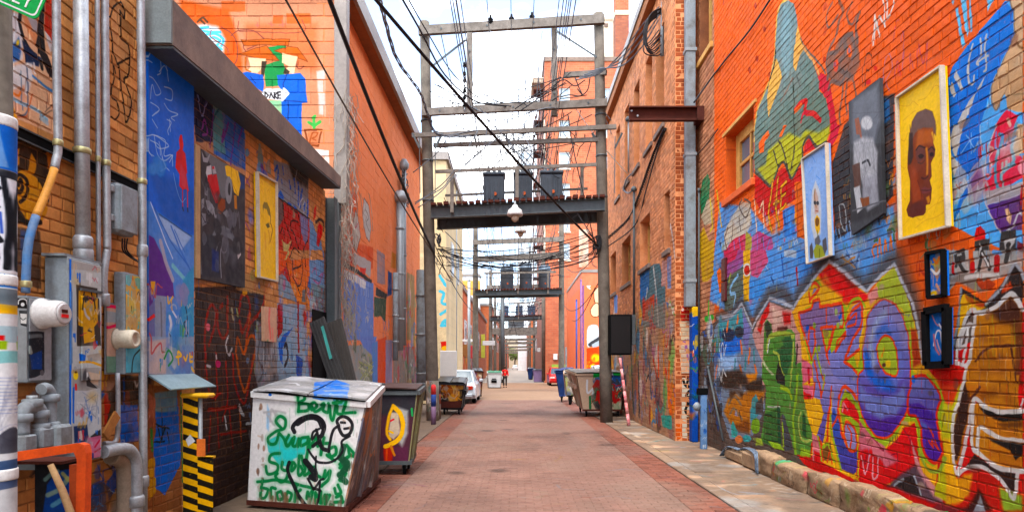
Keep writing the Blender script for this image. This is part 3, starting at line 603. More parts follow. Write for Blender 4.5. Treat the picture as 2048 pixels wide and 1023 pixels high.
R.line(E(1105,560,1150,470,1212,420) + Fc(15,400,20,450,15,560,-60,700,-105,830,-60,880,0,930,40,1000),7,RED);R.line(E(1110,640,1030,770,1050,690,1110,620),5.5,RED,sm=False);R.line(E(1115,540,1190,480,1185,560,1120,580),5,RED,sm=False);R.line(Fc(-110,480,-60,390,5,370,40,430),6,LIM)
R.poly(E(1100,840,1212,740,1212,960),'#f0b01c');R.poly(E(1105,840,1170,790,1180,830,1212,940,1150,890),LIM);R.line(E(1212,750,1100,840,1160,890,1212,945),6.5,RED,sm=False)
R.line(G(1199,200,1130,110,1080,90,1050,160,1040,260,1060,400,1080,470),7,RED);R.poly(G(1060,300,1055,200,1090,120,1140,140,1199,240,1199,470,1150,380,1100,320,1080,420),LIM)
R.poly(G(1065,280,1070,200,1100,170,1160,220,1199,310,1199,360,1130,310),'#e42428',soft=3);R.line(G(1075,270,1080,210,1110,260),5,'#ec8a94')
R.poly(G(1080,400,1100,350,1150,380,1180,470,1170,560,1120,540),'#9a90c4');R.line(G(1090,490,1085,390,1110,350,1160,400,1180,500,1170,560,1120,560,1095,480),6,RED);R.line(G(1110,380,1140,450,1130,560),5,RED)
R.line(G(1000,380,1040,300),6,RED);R.line(G(985,300,990,420,1040,620,1060,710),7,LIM,sm=True);R.line(G(965,280,960,500),5,RED);R.line(G(1185,540,1190,740),5,LIM);R.line(G(1195,540,1180,760),4,RED)
# O with its trailing tail
R.poly(Fc(40,640,60,470,180,355,300,420,380,560,410,900,420,930) + H(480,0,560,60,640,200,600,440,640,620,560,690,480,640,440,480,420,350,340,350,290,440,200,540,90,460,0,330,-20,200) + Fc(-10,900),LIM)
O1 = Fc(40,700,70,500,150,400,205,385,290,450,350,600,380,800,385,950) + H(370,150,340,300,270,400,190,465,100,420,20,280,-10,150) + Fc(-5,960,40,900,30,800)
R.line(O1,9,RED,closed=True);R.poly(O1,'#7880c8',to='#54309a',ga=Fc(200,700)[0],gb=H(200,440)[0],sm=True)
R.line(Fc(55,720,90,520,190,430,290,520,340,700),26,'#8c80ae',.8,soft=16);R.line(Fc(60,800,80,930,150,1010,250,1023),24,'#2c6cd0',.9,soft=14);R.line(Fc(110,860,90,700,140,540,200,480),16,'#9cacc8',.8,soft=14);R.line(Fc(270,1000,320,900,310,750,270,620),22,'#6a78c4',.8,soft=14);R.line(Fc(230,640,200,590,140,640),14,'#3c6cc0',.8,soft=10)
R.poly(H(0,60,60,140,180,170,290,130,340,60,350,200,280,290,160,330,60,270,0,180),'#7480c4',soft=10);R.poly(H(40,320,120,340,280,320,330,280,270,390,190,450,110,410),'#4f2a92',soft=8)
O2 = Fc(140,760,160,690,205,655,250,690,280,780,285,880,272,940,200,920,155,840)
R.line(O2,9,RED,closed=True);R.poly(O2,'#a6bc38',sm=True);R.dot(Fc(220,860)[0],6,'#e8c020',8,soft=4);R.line(Fc(170,800,185,740),5,'#d89030',soft=2);R.dot(Fc(190,870)[0],4,'#5c3828',5)
T1 = H(395,60,420,10,500,10,560,70,610,170,580,300,600,440,625,590,580,660,520,630,470,520,460,380,420,310,370,300,360,200)
R.poly(T1,'#7078bc',to='#55289a',ga=H(450,80)[0],gb=H(540,560)[0]);R.line(T1,6.5,'#e8301c',closed=True);R.poly(H(370,220,450,210,560,290,580,400,520,360,440,300,370,290),'#4c2c98',soft=5);R.poly(H(480,400,580,400,600,560,560,640,500,560),'#522a98',soft=5);R.line(H(470,360,500,380),7,'#5c68b8',soft=3)
R.line(H(520,400,560,470,600,560,540,480,555,540,520,490),4,'#e0442c',sm=False);R.dot(H(408,30)[0],4,'#2868c8',8)
R.line(H(510,0,580,70,630,180,610,260,620,420),5,LIM);R.line(H(650,620,600,720,520,710,470,620,445,560),8,'#98b03c',soft=2)
for q in (H(230,470,225,530),H(250,460,250,515),H(270,450,275,510),H(290,450,290,490)): R.line(q,2.4,'#6c4048',.8)
for q,w in ((Fc(210,490,380,485),1.4),(Fc(270,725,350,715),1.4),(Fc(375,500,385,485),2.4)): R.line(q,w,'#5c5488',.8)
# grey glow and pale rim of the crown outline
RIM = '#b8bcc4'
R.line(E(130,515,250,490,320,405,400,590,450,490,530,365,640,400,710,440,760,360,870,215,980,85,1100,170,1212,270),7,RIM,.9,soft=4,sm=False);R.line(Fc(0,265,55,310,150,210,262,105,330,250,410,420,445,600,480,850),8,RIM,.95,soft=4,sm=False)
# brown beast at the right edge
R.poly(Fc(775,290,860,340,960,410,1060,310,1190,110,1243,190,1243,400,1150,330,1060,420,960,470,880,460,800,560,760,700,740,860,730,640),'#2a201e',soft=2)
R.poly(Fc(790,330,900,390,960,440,880,470,830,450,790,520,740,760,760,420),'#f0b41e',soft=4);R.poly(Fc(800,340,950,410,920,440,830,390),'#b85c14',soft=4)
for q in (Fc(1080,280,1150,240,1170,290,1080,330),Fc(890,410,950,410,940,440)): R.poly(q,'#c23a10',soft=4)
BR = Fc(880,480,1000,470,1090,400,1160,345,1220,420,1243,520,1225,800,1210,1023,780,1023,850,700)
R.poly(BR + [],'#c47c1e',to='#b8701a',tex=.1)
R.poly(Fc(1000,480,1090,400,1160,345,1220,420,1243,520,1190,560,1060,540),'#4a2414',soft=14);R.poly(Fc(1150,520,1243,520,1243,1023,1180,1023,1190,760),'#5c2c18',al=.8,soft=10)
R.poly(H(0,0,5,0,5,5),'#c47c1e')
R.poly(H(790,0,1210,0,1190,150,1200,270,1050,270,930,230,870,180,830,260,800,420,760,620,720,700,705,420,740,240),'#bd741c',tex=.12);R.poly(H(790,30,830,200,790,400,740,640,715,640,710,400,750,220),'#382018',soft=5)
for q,w in ((Fc(880,840,960,760,1060,730,1220,730),6),(Fc(1150,740,1180,860,1195,1000),5),(H(800,210,860,150,910,95),6)): R.line(q,w,'#54281c',.95,soft=1.5)
for q in (Fc(930,660,1080,690),Fc(960,800,1090,840),H(930,150,1060,120,1130,180),Fc(930,910,1100,920)): R.line(q,16,'#8a4c18',.55,soft=12)
R.poly(H(840,250,880,200,1000,270,1229,270,1229,740,1100,700,940,640,850,580,830,500),'#c27a1e',tex=.12)
R.poly(H(905,240,1000,275,1229,285,1229,345,1080,350,960,310),'#120e0c',soft=4);R.poly(H(1020,360,1229,350,1229,390,1090,400),'#5c3014',al=.8,soft=6);R.poly(H(945,455,1080,500,1229,520,1229,600,1180,640,1140,570,1060,530),'#171210',soft=3)
R.poly(H(790,700,900,680,1040,750,1160,930,1190,740,1100,710,940,650,860,590,800,690),'#2a1a18',soft=2)
R.poly(H(700,1023,780,950,840,720,900,700,1040,770,1150,940,1190,750,1229,740,1229,1023),'#c8180e',soft=3);R.poly(H(790,740,850,740,820,900,780,930,740,800),'#e89c18',soft=8);R.poly(H(1050,830,1120,870,1229,900,1229,1023,1080,1023),'#8fae38',soft=10);R.poly(H(800,1000,900,850,960,960,1000,1023,780,1023),'#3c1814',soft=8);R.poly(H(855,1023,905,895,955,1023),'#8c929a',soft=3)
WH = '#d6d4d0'
for q,w in ((Fc(735,860,745,720,790,560,830,470,870,450,880,500,830,850,740,860),9),(Fc(760,740,800,600,830,560,860,570),8),(Fc(830,570,790,850),8),(Fc(765,750,800,730),7),(Fc(880,470,960,470,1050,420,1110,360,1160,335,1210,390,1243,460),11),(Fc(815,870,795,1000) + H(790,30,740,220,708,330,700,480,710,640,735,740,790,700,870,680,960,710,1040,760,1110,850,1165,925,1190,740),9),(H(735,745,770,630,810,450,840,260,870,175,950,240,1050,270,1229,275),10),(H(860,190,850,350,845,540,880,560,890,450,905,390,980,430,1080,480,1229,495),9),(H(860,560,960,640,1080,700,1229,720),10),(H(1200,270,1229,180),5)): R.line(q,w,WH,.95,soft=2)
R.line(Fc(960,410,1060,310,1130,200,1190,100,1220,150,1243,215),7,'#a8acb4',.9,soft=3,sm=False);R.line(Fc(775,295,745,560,725,700),7,'#8c9ca8',.9,soft=4)
R.poly(H(600,960,700,980,900,1023,500,1023),'#4c3440',al=.6,soft=6)
R.chaos(13.0,15.0,.4,2.6,70,['#2c5cb8','#5c88c8','#b0b4b8','#24408c','#8c9ca8','#3c8c9c','#d8d8d4','#4c7c58','#1c1c20'],.28,.5)
for i in range(40):
    q = (R.r.uniform(1480,2040),R.r.uniform(560,900));R.drip(q,R.r.uniform(.08,.4),.008,R.r.choice(['#d81818','#2c2420','#a2bc30','#7880c8','#c8c4c0']),.55)
for i in range(120): R.drip((R.r.uniform(1430,2040),R.r.uniform(420,900)),R.r.uniform(.05,.3),.006,R.r.choice(['#2c2420','#d8d4d0','#5c9ce0','#e8b830','#c83028','#6c8c3c','#8c7cc0']),.5)
for i in range(70): u,v = R.r.uniform(5,13.5),R.r.uniform(.3,4.5);R.dot((u,v),R.r.uniform(.02,.09),R.r.choice(['#8c5c44','#b89c88','#5c4840']),R.r.uniform(.02,.06),.7,soft=.02,tex=.6,raw=True)
mat_right_joint = painted('right_wall_joint',R,(1,2),'pos','#a0623c','#7c4830',chips=.5,dirt=.3,per_brick=0,keep=.72)
mat_right = painted('right_wall_brick',R,(1,2),'pos','#d9976c','#b8704a',chips=.26,dirt=.16,per_brick=.3)

# ---------------- left walls: near brick wall and the low building
Lw = Canvas('left_wall_paint','x',XL,4.5,13.2,0,6.2,150,23)
a1 = crop(0,0,.342);a2 = crop(0,340,.342);a3 = crop(0,673,.342);l4 = crop(280,250,.342);l5 = crop(280,560,.342);l7 = crop(490,320,190 / 972);l8 = crop(490,500,230 / 840)
# painted figure, upper left
Lw.poly(a1(45,40,325,-20,330,500,340,800,60,680),'#eebb92',soft=2)
Lw.poly(a1(45,60,110,90,130,350,60,380,45,350),'#d8d4d4',soft=4);Lw.poly(a1(48,300,100,220,118,300,110,360,55,365),'#3c6cac',soft=4);Lw.dot(a1(95,255)[0],3,'#e8c830',6)
Lw.poly(a1(110,60,200,20,260,0,250,110,225,190,205,240,220,300,160,180),'#e89868',soft=2);Lw.poly(a1(140,70,210,110,230,200,190,180),'#b0a8a8',soft=3)
Lw.line(a1(115,60,112,150,135,240,175,300,230,350,240,400),9,'#1c1c20',soft=2);Lw.poly(a1(230,0,262,0,250,180,265,300,325,480,325,510,270,420,205,260,215,170),'#231a1a',soft=2)
Lw.poly(a1(120,240,200,310,240,340,220,390,150,370),'#1d2c4c',soft=3);Lw.poly(a1(265,0,330,0,330,360,290,230,255,180),'#c63018',soft=4,tex=.3);Lw.poly(a1(255,180,290,220,320,290,290,300),'#d8d4d4',soft=2)
Lw.poly(a1(50,390,180,370,190,460,160,560,60,540),'#e4e0dc',soft=6);Lw.poly(a1(50,530,140,500,150,620,60,660),'#e8b090',soft=4)
for q,c,w in ((a1(190,450,250,500,310,545),'#3a7ec0',6),(a1(55,570,130,610,200,640,270,700),'#8cc0dc',8),(a1(120,420,120,640),'#5c7c94',3),(a1(155,400,162,600,140,660,90,680),'#4c5c78',3.5),(a1(60,540,100,560,115,540),'#e87830',5),(a1(90,680,150,670,190,560),'#d8683c',3),(a1(55,620,80,680),'#f0a838',9),(a1(270,540,268,640),'#5c4038',1.5),(a1(260,660,320,600),'#4c4038',1.5),(a1(220,700,300,650),'#4c4038',1.2),(a1(190,370,200,430),'#f4f0ec',5),(a1(230,690,270,720),'#a8bcc4',8)): Lw.line(q,w,c,.9,soft=1.5)
# spiral under the black rail
Lw.poly(a1(60,720,340,860,300,1010) + a2(280,180,230,300,80,320,66,60),'#2c1e14',soft=2,tex=.1);Lw.poly(a1(70,860,110,870,100,960,70,990),'#d08c38',soft=2);Lw.poly(a1(180,900,210,950,190,1020,150,1010),'#c8842c',soft=3);Lw.poly(a1(260,860,335,880,320,1000,280,1020),'#b8682c',soft=3)
Lw.poly(a2(75,60,95,10,150,0,210,60,260,150,270,220,230,310,150,290,100,200),'#d89434',sm=True,soft=2)
Lw.line(a2(100,90,115,60,125,100,100,130,80,80,100,30,145,60,150,130,110,190),8,'#241810',soft=1);Lw.line(a2(70,210,110,280,170,320,230,310),11,'#1c140e',soft=2);Lw.line(a2(70,120,160,140,250,180),1.5,'#6c4418')
Lw.poly(a2(75,330,230,360,235,700,75,640),'#3c3430',al=.9,soft=3,tex=.2);Lw.poly(a2(110,350,160,360,160,560,110,560),'#3c5c94',al=.8,soft=5,tex=.5)
# outlined letter
Lw.poly(a1(650,90,700,50,700,230,750,260,750,340,680,370,650,290),'#d8a06c',al=.8)
Lw.line(a1(640,100,660,40,700,15,728,70,722,110,700,70,700,150,705,230,750,260,755,340,685,375,655,300,640,130),4.5,'#1c130c',sm=False);Lw.line(a1(690,370,700,470,715,600,735,720,765,600,740,520,720,460,750,430,755,340),4.5,'#1c130c');Lw.line(a1(650,330,660,460,645,560,680,600,690,660,670,700,650,680),4,'#1c130c');Lw.line(a1(670,430,660,380),4,'#1c130c')
# lower part of the near wall
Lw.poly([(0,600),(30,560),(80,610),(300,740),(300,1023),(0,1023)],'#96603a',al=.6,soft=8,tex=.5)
Lw.poly(a3(610,230,860,230,860,300,800,420,700,400,640,520,610,560),'#2a2018',soft=4,tex=.3);Lw.poly(a3(605,260,640,380,620,520,606,530),'#c42818',soft=2);Lw.poly(a3(690,400,800,400,805,610,700,620,700,500),'#1c66cc',tex=.5)
for q in (a3(720,250,720,420),a3(680,300,690,420)): Lw.line(q,6,'#1c4c94',.9)
Lw.poly(a3(500,860,600,840,620,1023,500,1023),'#1a58b0',tex=.5);Lw.poly(a3(610,870,690,740,690,860,630,960),'#1c58b4',tex=.4)
Lw.chaos(4.7,6.7,.2,1.7,34,['#1c58b4','#6c4428','#b0764c','#2c2420','#1c3c70','#8c5838'],.2,.3)
# brick below the blue sheet
Lw.poly(a3(865,280,1060,290,1060,1023,865,1023),'#9c5c34',tex=.2);Lw.poly(a3(900,330,1030,330,1050,560,1055,740,960,930,900,880,895,640,910,560),'#1866d2',tex=.25);Lw.poly(a3(900,330,1030,310,1030,440,900,440),'#7c9498',soft=4,tex=.4)
Lw.poly(a3(865,330,905,360,900,520,870,540),'#c87458',soft=3,tex=.3);Lw.line(a3(880,540,890,660),10,'#3c8c3c',soft=2);Lw.poly(a3(865,720,900,700,910,900,870,960),'#d0982c',tex=.3);Lw.line(a3(1055,330,1065,850),5,'#2c7c3c')
for q in (a3(945,420,945,600),a3(905,510,985,540),a3(920,520,940,600,960,520),a3(960,540,930,620),a3(900,620,960,610),a3(975,560,985,620)): Lw.line(q,3,'#15221c')
# low building, top band
Lw.poly([(386,140),(490,180),(490,560),(388,570)],'#c08c68',tex=.2)
Lw.poly(crop(340,0,.342)(135,440,215,470,250,620,245,830,150,830,135,700),'#1c2442',soft=3,tex=.15);Lw.poly(crop(340,0,.342)(245,640,430,700,440,1000,250,900),'#3c6cc0',soft=4,tex=.4);Lw.poly(crop(340,0,.342)(250,600,300,640,320,900,250,880),'#58949c',soft=4,tex=.35)
b7 = crop(340,0,.342)
for q,c,w in ((b7(150,480,180,450,210,520,200,640),'#4c4878',4),(b7(160,560,170,620,185,680,215,600),'#8c90c0',4),(b7(180,760,195,700,215,780,190,790),'#8c3c98',5),(b7(250,700,290,610,270,590),'#2a6070',5),(b7(340,720,300,830,310,760),'#7c3c9c',6),(b7(380,700,370,800,350,960),'#6c3ca0',5),(b7(430,720,400,820,395,850),'#7840a0',6),(b7(345,640,370,690,360,620),'#2c3c68',6),(b7(255,640,230,860),'#6c2c78',4)): Lw.line(q,w,c,.9,soft=1.5)
Lw.chaos(9.0,9.9,3.7,4.8,40,['#3c70c4','#58949c','#5c5cb4','#4884d4','#6c3c9c','#5c9cd8'],.16,.3);Lw.dot(b7(450,895)[0],4,'#48a0e0',8)
Lw.poly([(490,170),(545,225),(545,290),(490,330)],'#c08050',al=.3,soft=6)
# tan brick between the panels with scrawls
for q in (l4(620,320,640,360),l4(610,560,640,620),l4(640,300,620,340)): Lw.line(q,4,'#8c4c8c',.8,soft=2)
# grey and blue letters at the top, red and black piece below
Lw.poly(l7(285,0,420,40,560,120,645,180,645,600,320,375),'#8e949c',tex=.2,soft=3);Lw.poly(l7(430,0,560,60,645,150,640,300,560,240,480,180),'#3a3634',soft=8,tex=.3)
for q,w in ((l7(305,110,330,70,335,140,320,250),7),(l7(385,60,390,140),4),(l7(450,220,460,290),5),(l7(500,200,510,340),7),(l7(540,230,545,330,540,450),7),(l7(580,300,560,480),8),(l7(610,440,600,520),9),(l7(640,420,635,560),8),(l7(370,200,375,240),4),(l7(440,440,470,460),5),(l7(500,470,520,500),6)): Lw.line(q,w,'#1c60cc',soft=1.5)
Lw.poly(l7(322,380,355,305,395,380,390,400),'#1c68d4');Lw.line(l7(545,500,570,420,590,390),3,'#c0c8d4');Lw.line(l7(585,470,605,420,615,470,600,540,585,470),3,'#c0c8d4');Lw.line(l7(510,200,540,80,560,60),2.5,'#b0acac',.8)
Lw.poly(l7(322,385,655,600,660,1023,325,1023) + l8(230,0,470,0,470,380,380,390,330,260,240,180),'#c4180f',tex=.1)
Lw.poly(l7(322,385,385,430,390,600,330,700),'#6c5c58',soft=2,tex=.3);Lw.poly(l7(555,550,645,600,640,800,610,870,570,740),'#7c7ca8',tex=.25)
Lw.poly(l8(240,0,330,0,320,100,240,180),'#f05a1c',tex=.2);Lw.poly(l8(300,80,470,60,470,420,380,385,330,260),'#f06a14',tex=.12,to='#f08a1c',ga=l8(400,60)[0],gb=l8(400,380)[0])
for q in (l7(385,430,400,620,470,820,460,900),l7(470,500,540,560,560,700,560,860),l7(400,800,380,700,350,760),l7(540,900,500,760,460,700,480,620,540,640),l7(640,820,600,900,590,1000),l7(450,1000,500,900,560,960),l8(340,60,350,200,380,260,400,330),l8(410,60,420,140,400,250,380,260),l8(440,240,450,420),l8(350,140,410,110),l8(300,100,330,240),l8(430,0,440,120)): Lw.line(q,3.6,'#2a1008',.95,soft=1)
Lw.poly(l7(370,800,400,850,430,860,470,820,440,920,450,960,410,1023,400,1023,430,940,390,930),'#d2c27a');Lw.poly(l7(490,500,515,560,510,600,480,590),'#a8785c')
Lw.line(l7(318,378,400,425,520,510,660,606),3.4,'#120e0c',sm=False);Lw.poly(l8(330,250,380,385,240,330,240,190,270,170),'#7c98ac',tex=.3);Lw.poly(l8(415,290,440,290,440,380,410,380),'#6c6c6c')
Lw.poly(l7(655,600,690,640,720,740,770,800,800,1023,660,1023) + l8(475,0,570,0,590,130,580,380,470,420),'#6f9cc8',tex=.2);Lw.poly(l8(480,240,580,260,580,480,475,470),'#7898a0',tex=.3)
Lw.poly(l7(700,500,720,450,728,560,695,640),'#e4301c',soft=2);Lw.poly(l7(740,690,755,640,790,680,790,760,745,890,725,870),'#d81c1c',soft=1);Lw.line(l7(720,640,760,610,800,640,800,720),7,'#2c2420',soft=3)
for q in (l8(490,160,510,130,520,180),l8(540,190,560,170),l8(500,220,540,240,570,160)): Lw.line(q,4,'#b85c90',.8)
# dark lower field with red letters
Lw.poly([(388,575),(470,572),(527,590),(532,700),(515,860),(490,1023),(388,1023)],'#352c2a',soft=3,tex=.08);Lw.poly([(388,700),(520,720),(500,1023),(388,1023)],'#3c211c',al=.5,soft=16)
RD,OR2 = '#a8241c','#d25a1c'
for q,c,w in ((l5(380,470,375,320,395,190,415,145,440,180,435,260,400,380),RD,8),(l5(450,180,455,280,480,340,510,300,505,190,508,100),RD,8),(l5(465,160,480,140),RD,9),(l5(575,190,590,100,620,90,640,180,600,300,580,240),RD,9),(l5(640,200,630,280,610,430),OR2,8),(l5(560,420,570,340,605,430,640,330,670,340,675,400,640,560,610,650,580,560,560,440),OR2,8),(l5(690,200,640,260,620,330),RD,9),(l5(720,60,722,130,690,200),'#b8281c',7),(l5(440,420,450,640,440,700),RD,6),(l5(540,430,550,600,600,720,630,640,660,440),RD,7),(l5(380,500,410,680,470,660),RD,6),(l5(400,760,560,740),RD,8),(l5(410,800,400,1000),RD,6),(l5(450,780,460,980),RD,6),(l5(520,760,540,980),RD,6),(l5(580,740,590,940),OR2,6),(l5(500,480,510,700,480,820),RD,6),(l5(470,900,620,880),RD,5)): Lw.line(q,w,c,.85,soft=2,tex=.25)
for q in (l5(515,330,500,380,515,440,535,400),l5(440,440,445,490),l5(575,730,605,790,580,760),l5(495,800,505,870),l5(390,500,410,510),l5(620,840,660,830)): Lw.line(q,6,'#c4bcb8',.9,soft=1)
for q,c in ((l5(680,50),'#d02c28'),(l5(715,60),'#d02c28'),(l5(395,275),'#e06c78'),(l5(610,70),'#e09c2c'),(l5(455,490),'#c83868')): Lw.dot(q[0],5,c,8,soft=2)
Lw.poly([(480,545),(530,560),(528,590),(470,580)],'#b88c58',tex=.4);Lw.line(l5(530,170,545,230),7,'#b0a47c',.9,soft=2);Lw.line(l5(560,170,570,210),6,'#98a060',.9,soft=2)
# grey runs, then the blue, white and red corner
Lw.poly([(512,640),(560,680),(562,800),(520,800),(508,740)],'#84868a',soft=4,tex=.35)
for i in range(14): Lw.line([(516 + i * 3.2,640 + i * 3),(517 + i * 3.2,700 + Lw.r.random() * 60)],Lw.r.uniform(2,5),Lw.r.choice(['#4c4c50','#a8a8ac','#6c6c74','#c4c0bc']),.8,soft=1)
Lw.line(l8(100,480,130,470,135,560,110,640,90,780,130,880,100,960),7,'#5c5c60',.9,soft=2)
Lw.poly(l8(230,390,440,400,450,640,470,970,235,960),'#8fb0c8',tex=.35);Lw.chaos(11.4,12.7,.9,3.2,90,['#2c68c8','#b01c1c','#9cc0d8','#d8d8d8','#5c4c8c','#303038','#6c9cc8','#c04030','#8c3c84','#b4c4cc'],.2,.4)
Lw.poly(l8(232,400,270,390,270,600,235,650),'#ac1818',tex=.3);Lw.poly(l8(240,680,280,620,350,560,300,640,270,720,275,840,250,800),'#1c68d4',tex=.15);Lw.line(l8(385,390,385,560,390,740),9,'#a81818');Lw.poly(l8(370,760,420,800,410,970,375,960),'#1c50b4',tex=.3)
Lw.line(l8(285,700,300,690,310,780,290,840),9,'#2c2c34');Lw.poly(l8(485,470,505,425,525,485),'#dc1c1c');Lw.line(l8(475,480,495,400,515,400,525,480),4,'#c0c0bc');Lw.poly(l8(420,470,435,440,450,490,430,560),'#c81c1c',soft=1)
Lw.poly(l8(575,0,600,0,600,470,580,490),'#8a5a38',tex=.3);Lw.poly(l8(450,500,720,470,720,980,450,980),'#16120f',al=.0,soft=2)
Lw.chaos(8.9,12.6,.4,3.3,170,['#c0342c','#2c68c8','#d8d4d0','#1c1614','#e08a2c','#6c9cc8','#5c3c38','#c8507c','#7c8c4c','#8c8c90'],.09,.5,.75)
Lw.chaos(4.8,6.6,.3,2.0,70,['#1c58b4','#d8c8b8','#2c2420','#c84830','#e0a838','#4c8cc0'],.1,.5,.75)
for i in range(60): Lw.drip((Lw.r.uniform(392,640),Lw.r.uniform(440,820)),Lw.r.uniform(.08,.4),.008,Lw.r.choice(['#241814','#a8241c','#d4d0cc','#2c68c8','#e07c1c','#5c4c48']),.6)
for i in range(26): Lw.drip((Lw.r.uniform(395,640),Lw.r.uniform(420,800)),Lw.r.uniform(.1,.5),.01,Lw.r.choice(['#1c1410','#a8241c','#c4c0bc','#2c68c8','#e07c1c']),.6)
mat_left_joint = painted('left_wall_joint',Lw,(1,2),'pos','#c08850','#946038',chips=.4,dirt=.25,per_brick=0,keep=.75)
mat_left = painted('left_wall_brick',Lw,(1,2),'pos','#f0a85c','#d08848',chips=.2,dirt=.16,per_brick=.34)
# ---------------- blue sheet between the two left walls
Bs = Canvas('blue_sheet_paint','x',XL + .06,6.3,7.9,1.2,5.3,240,31,warp=.006)
p_ = [(290,30),(392,90),(392,770),(290,770)]
Bs.poly(p_,'#1468e0',to='#1060d4',tex=.04);Bs.poly([(294,330),(388,380),(388,470),(330,440)],'#1258b8',soft=20)
Bs.poly(a2(865,180,930,250,1110,380,1140,380,1135,1023,870,1023),'#5c8cd4',soft=4,tex=.3);Bs.poly(a2(920,260,1120,390,1060,470,990,400),'#9cb8e0',soft=4,tex=.3);Bs.poly(a2(870,380,900,400,960,520,1010,640,1020,740,900,740,870,900),'#5c2a86',soft=2);Bs.poly(a2(870,800,905,760,905,1023,870,1023),'#6c6ca0',soft=3)
for q,c,w in ((a2(880,190,960,400,1010,520),'#e0e4f0',3),(a2(900,220,1000,420,1100,560),'#2c5cb0',3),(a2(930,260,1120,390),'#20406c',2.5),(a2(940,420,970,540,1010,640),'#b0a8b4',12),(a2(1000,330,1060,480,1120,600),'#3c70c8',5),(a2(1080,480,1050,420,1020,350),'#3468c0',3),(a2(1010,560,1080,640),'#7cc8d0',10)): Bs.line(q,w,c,.9,soft=2)
Bs.poly(a2(1070,640,1135,560,1135,1023,1040,1023),'#3c94c0',soft=6,tex=.3);Bs.poly(a2(905,730,970,740,970,1023,905,1023),'#8c94a8',tex=.3,soft=2)
for q,c,w in ((a2(980,740,985,780,1010,740),'#e8b038',5),(a2(1000,760,1005,820),'#e8b038',4),(a2(1060,760,1060,790),'#e8b038',4),(a2(985,840,1000,900,990,960),'#e0e0e4',8),(a2(990,960,1010,1000),'#303038',5),(a2(1085,800,1095,870,1075,900,1100,960),'#182c44',4),(a2(1090,920,1085,1010),'#182c44',5),(a2(1075,930,1070,960),'#a8d02c',5),(a2(940,780,945,1000),'#6c6c78',5),(a2(1010,830,1030,860),'#d8dce4',5)): Bs.line(q,w,c,.9)
Bs.poly(a2(862,870,900,840,908,860,870,885),'#e02424');Bs.poly(a2(880,650,908,650,905,730,885,730),'#e0a028');Bs.poly(a3(865,0,1150,0,1150,240,865,230),'#8ca0b8',tex=.5,soft=2);Bs.poly(a3(870,30,970,10,970,220,870,220),'#c8b0a8',soft=6,tex=.3)
Bs.chaos(6.35,7.8,1.55,2.5,46,['#b8b0c0','#5ca4c0','#3c84c4','#e0b038','#8c84b0','#3c8c5c','#d8c8b8','#5c74b0','#c05050'],.14,.4)
for q in (a3(960,130,985,80,1010,130,985,170),a3(1030,120,1060,110,1040,90,1045,160),a3(1075,120,1085,140,1095,110),a3(1110,100,1110,145,1125,145),a3(1110,120,1125,118),a3(1120,180,1130,200)): Bs.line(q,5,'#f0b82c' if q[0][0] > 630 * .5 + 15 else '#1c8c44')
W_ = '#b8cdea'
for q in (a1(865,230,880,290,930,330,940,420,920,440),a1(880,310,865,350,890,370),a1(905,290,940,290,950,360,970,380,985,480),a1(930,420,960,390,980,420),a1(875,450,900,470,940,540,910,560,890,500,880,580),a1(960,510,1005,530,1005,590,965,580),a1(960,610,990,650,1040,670,1000,690,1020,710),a1(880,600,930,640,890,680,925,650),a1(890,700,920,750),a1(975,700,1000,720,980,760,985,790),a1(990,700,995,770),a1(855,800,900,790,960,830,985,860,930,870,900,830),a1(900,790,920,900,960,940,1010,910,990,950),a1(870,810,870,890,900,915),a1(930,830,960,960,990,1000),l4(80,60,110,70,150,100,140,180,185,180,190,240),l4(60,90,110,120,120,180),l4(45,150,70,185),l4(130,190,150,250,120,270)): Bs.line(q,2.4,W_,.85,soft=1)
for q in (a1(905,990),l4(130,240),l4(70,260),a1(940,1000),l4(100,215)): Bs.dot(q[0],9,'#4c8cd8',12,al=.7,soft=6)
Bs.poly(l4(235,60,245,60,255,120,250,150,265,170,275,280,270,290,285,390,270,375,250,380,228,355,232,290,207,250,212,160,232,140,227,90),'#d82424',tex=.15);Bs.poly(l4(236,220,268,280,280,385,232,350),'#d05060',al=.7,soft=4);Bs.line(l4(248,370,250,490),3.4,'#d82828',sm=False);Bs.line(l4(276,380,278,495),3.4,'#d82828',sm=False);Bs.line(l4(250,485,253,500),4,'#181c28');Bs.line(l4(278,490,279,506),4,'#181c28')
Bs.line(l4(195,280,215,380,245,450,265,430),1.4,'#9cc0e8');Bs.poly(a1(860,150,1135,420,1135,480,860,200),'#0c2c5c',al=.0)
mat_sheet = painted('blue_sheet_metal',Bs,(1,2),'pos','#2c68c0',chips=.05,dirt=.1,per_brick=0,rough=.5,bump=.12,bscale=12)
# ---------------- orange building behind the low one: end wall and alley wall
BE = Canvas('orange_end_wall_paint','y',13.4,-8,-3.7,3.4,10,110,41,warp=.01);b7 = crop(340,0,.342)
BE.poly([(300,-20),(690,-20),(690,400),(300,400)],'#d8906c',tex=.12);BE.poly(b7(60,0,340,60,420,300,420,420,200,330,60,120),'#dc5c28',soft=8,tex=.25);BE.poly(b7(440,140,860,140,860,420,440,360),'#d06c40',al=.7,soft=14)
for q in ((b7(300,10,440,10,440,70,300,70)),b7(680,80,820,80,820,140,680,140),b7(600,90,660,90,660,140,600,140)): BE.poly(q,'#e0602c',al=.7,soft=2)
for q in (b7(140,150,200,140,280,160,320,230,310,320,260,290,190,220),): BE.poly(q,'#d0d8dc',soft=8)
for q in (b7(170,180,240,190,290,190),b7(180,210,260,200,310,230,300,270),b7(210,240,250,220,290,240,270,270),b7(250,260,300,290),b7(180,165,220,160)): BE.line(q,5,'#5cc4e4')
for q in (b7(160,130,190,105,215,130),b7(180,120,200,140)): BE.line(q,4,'#5c3820')
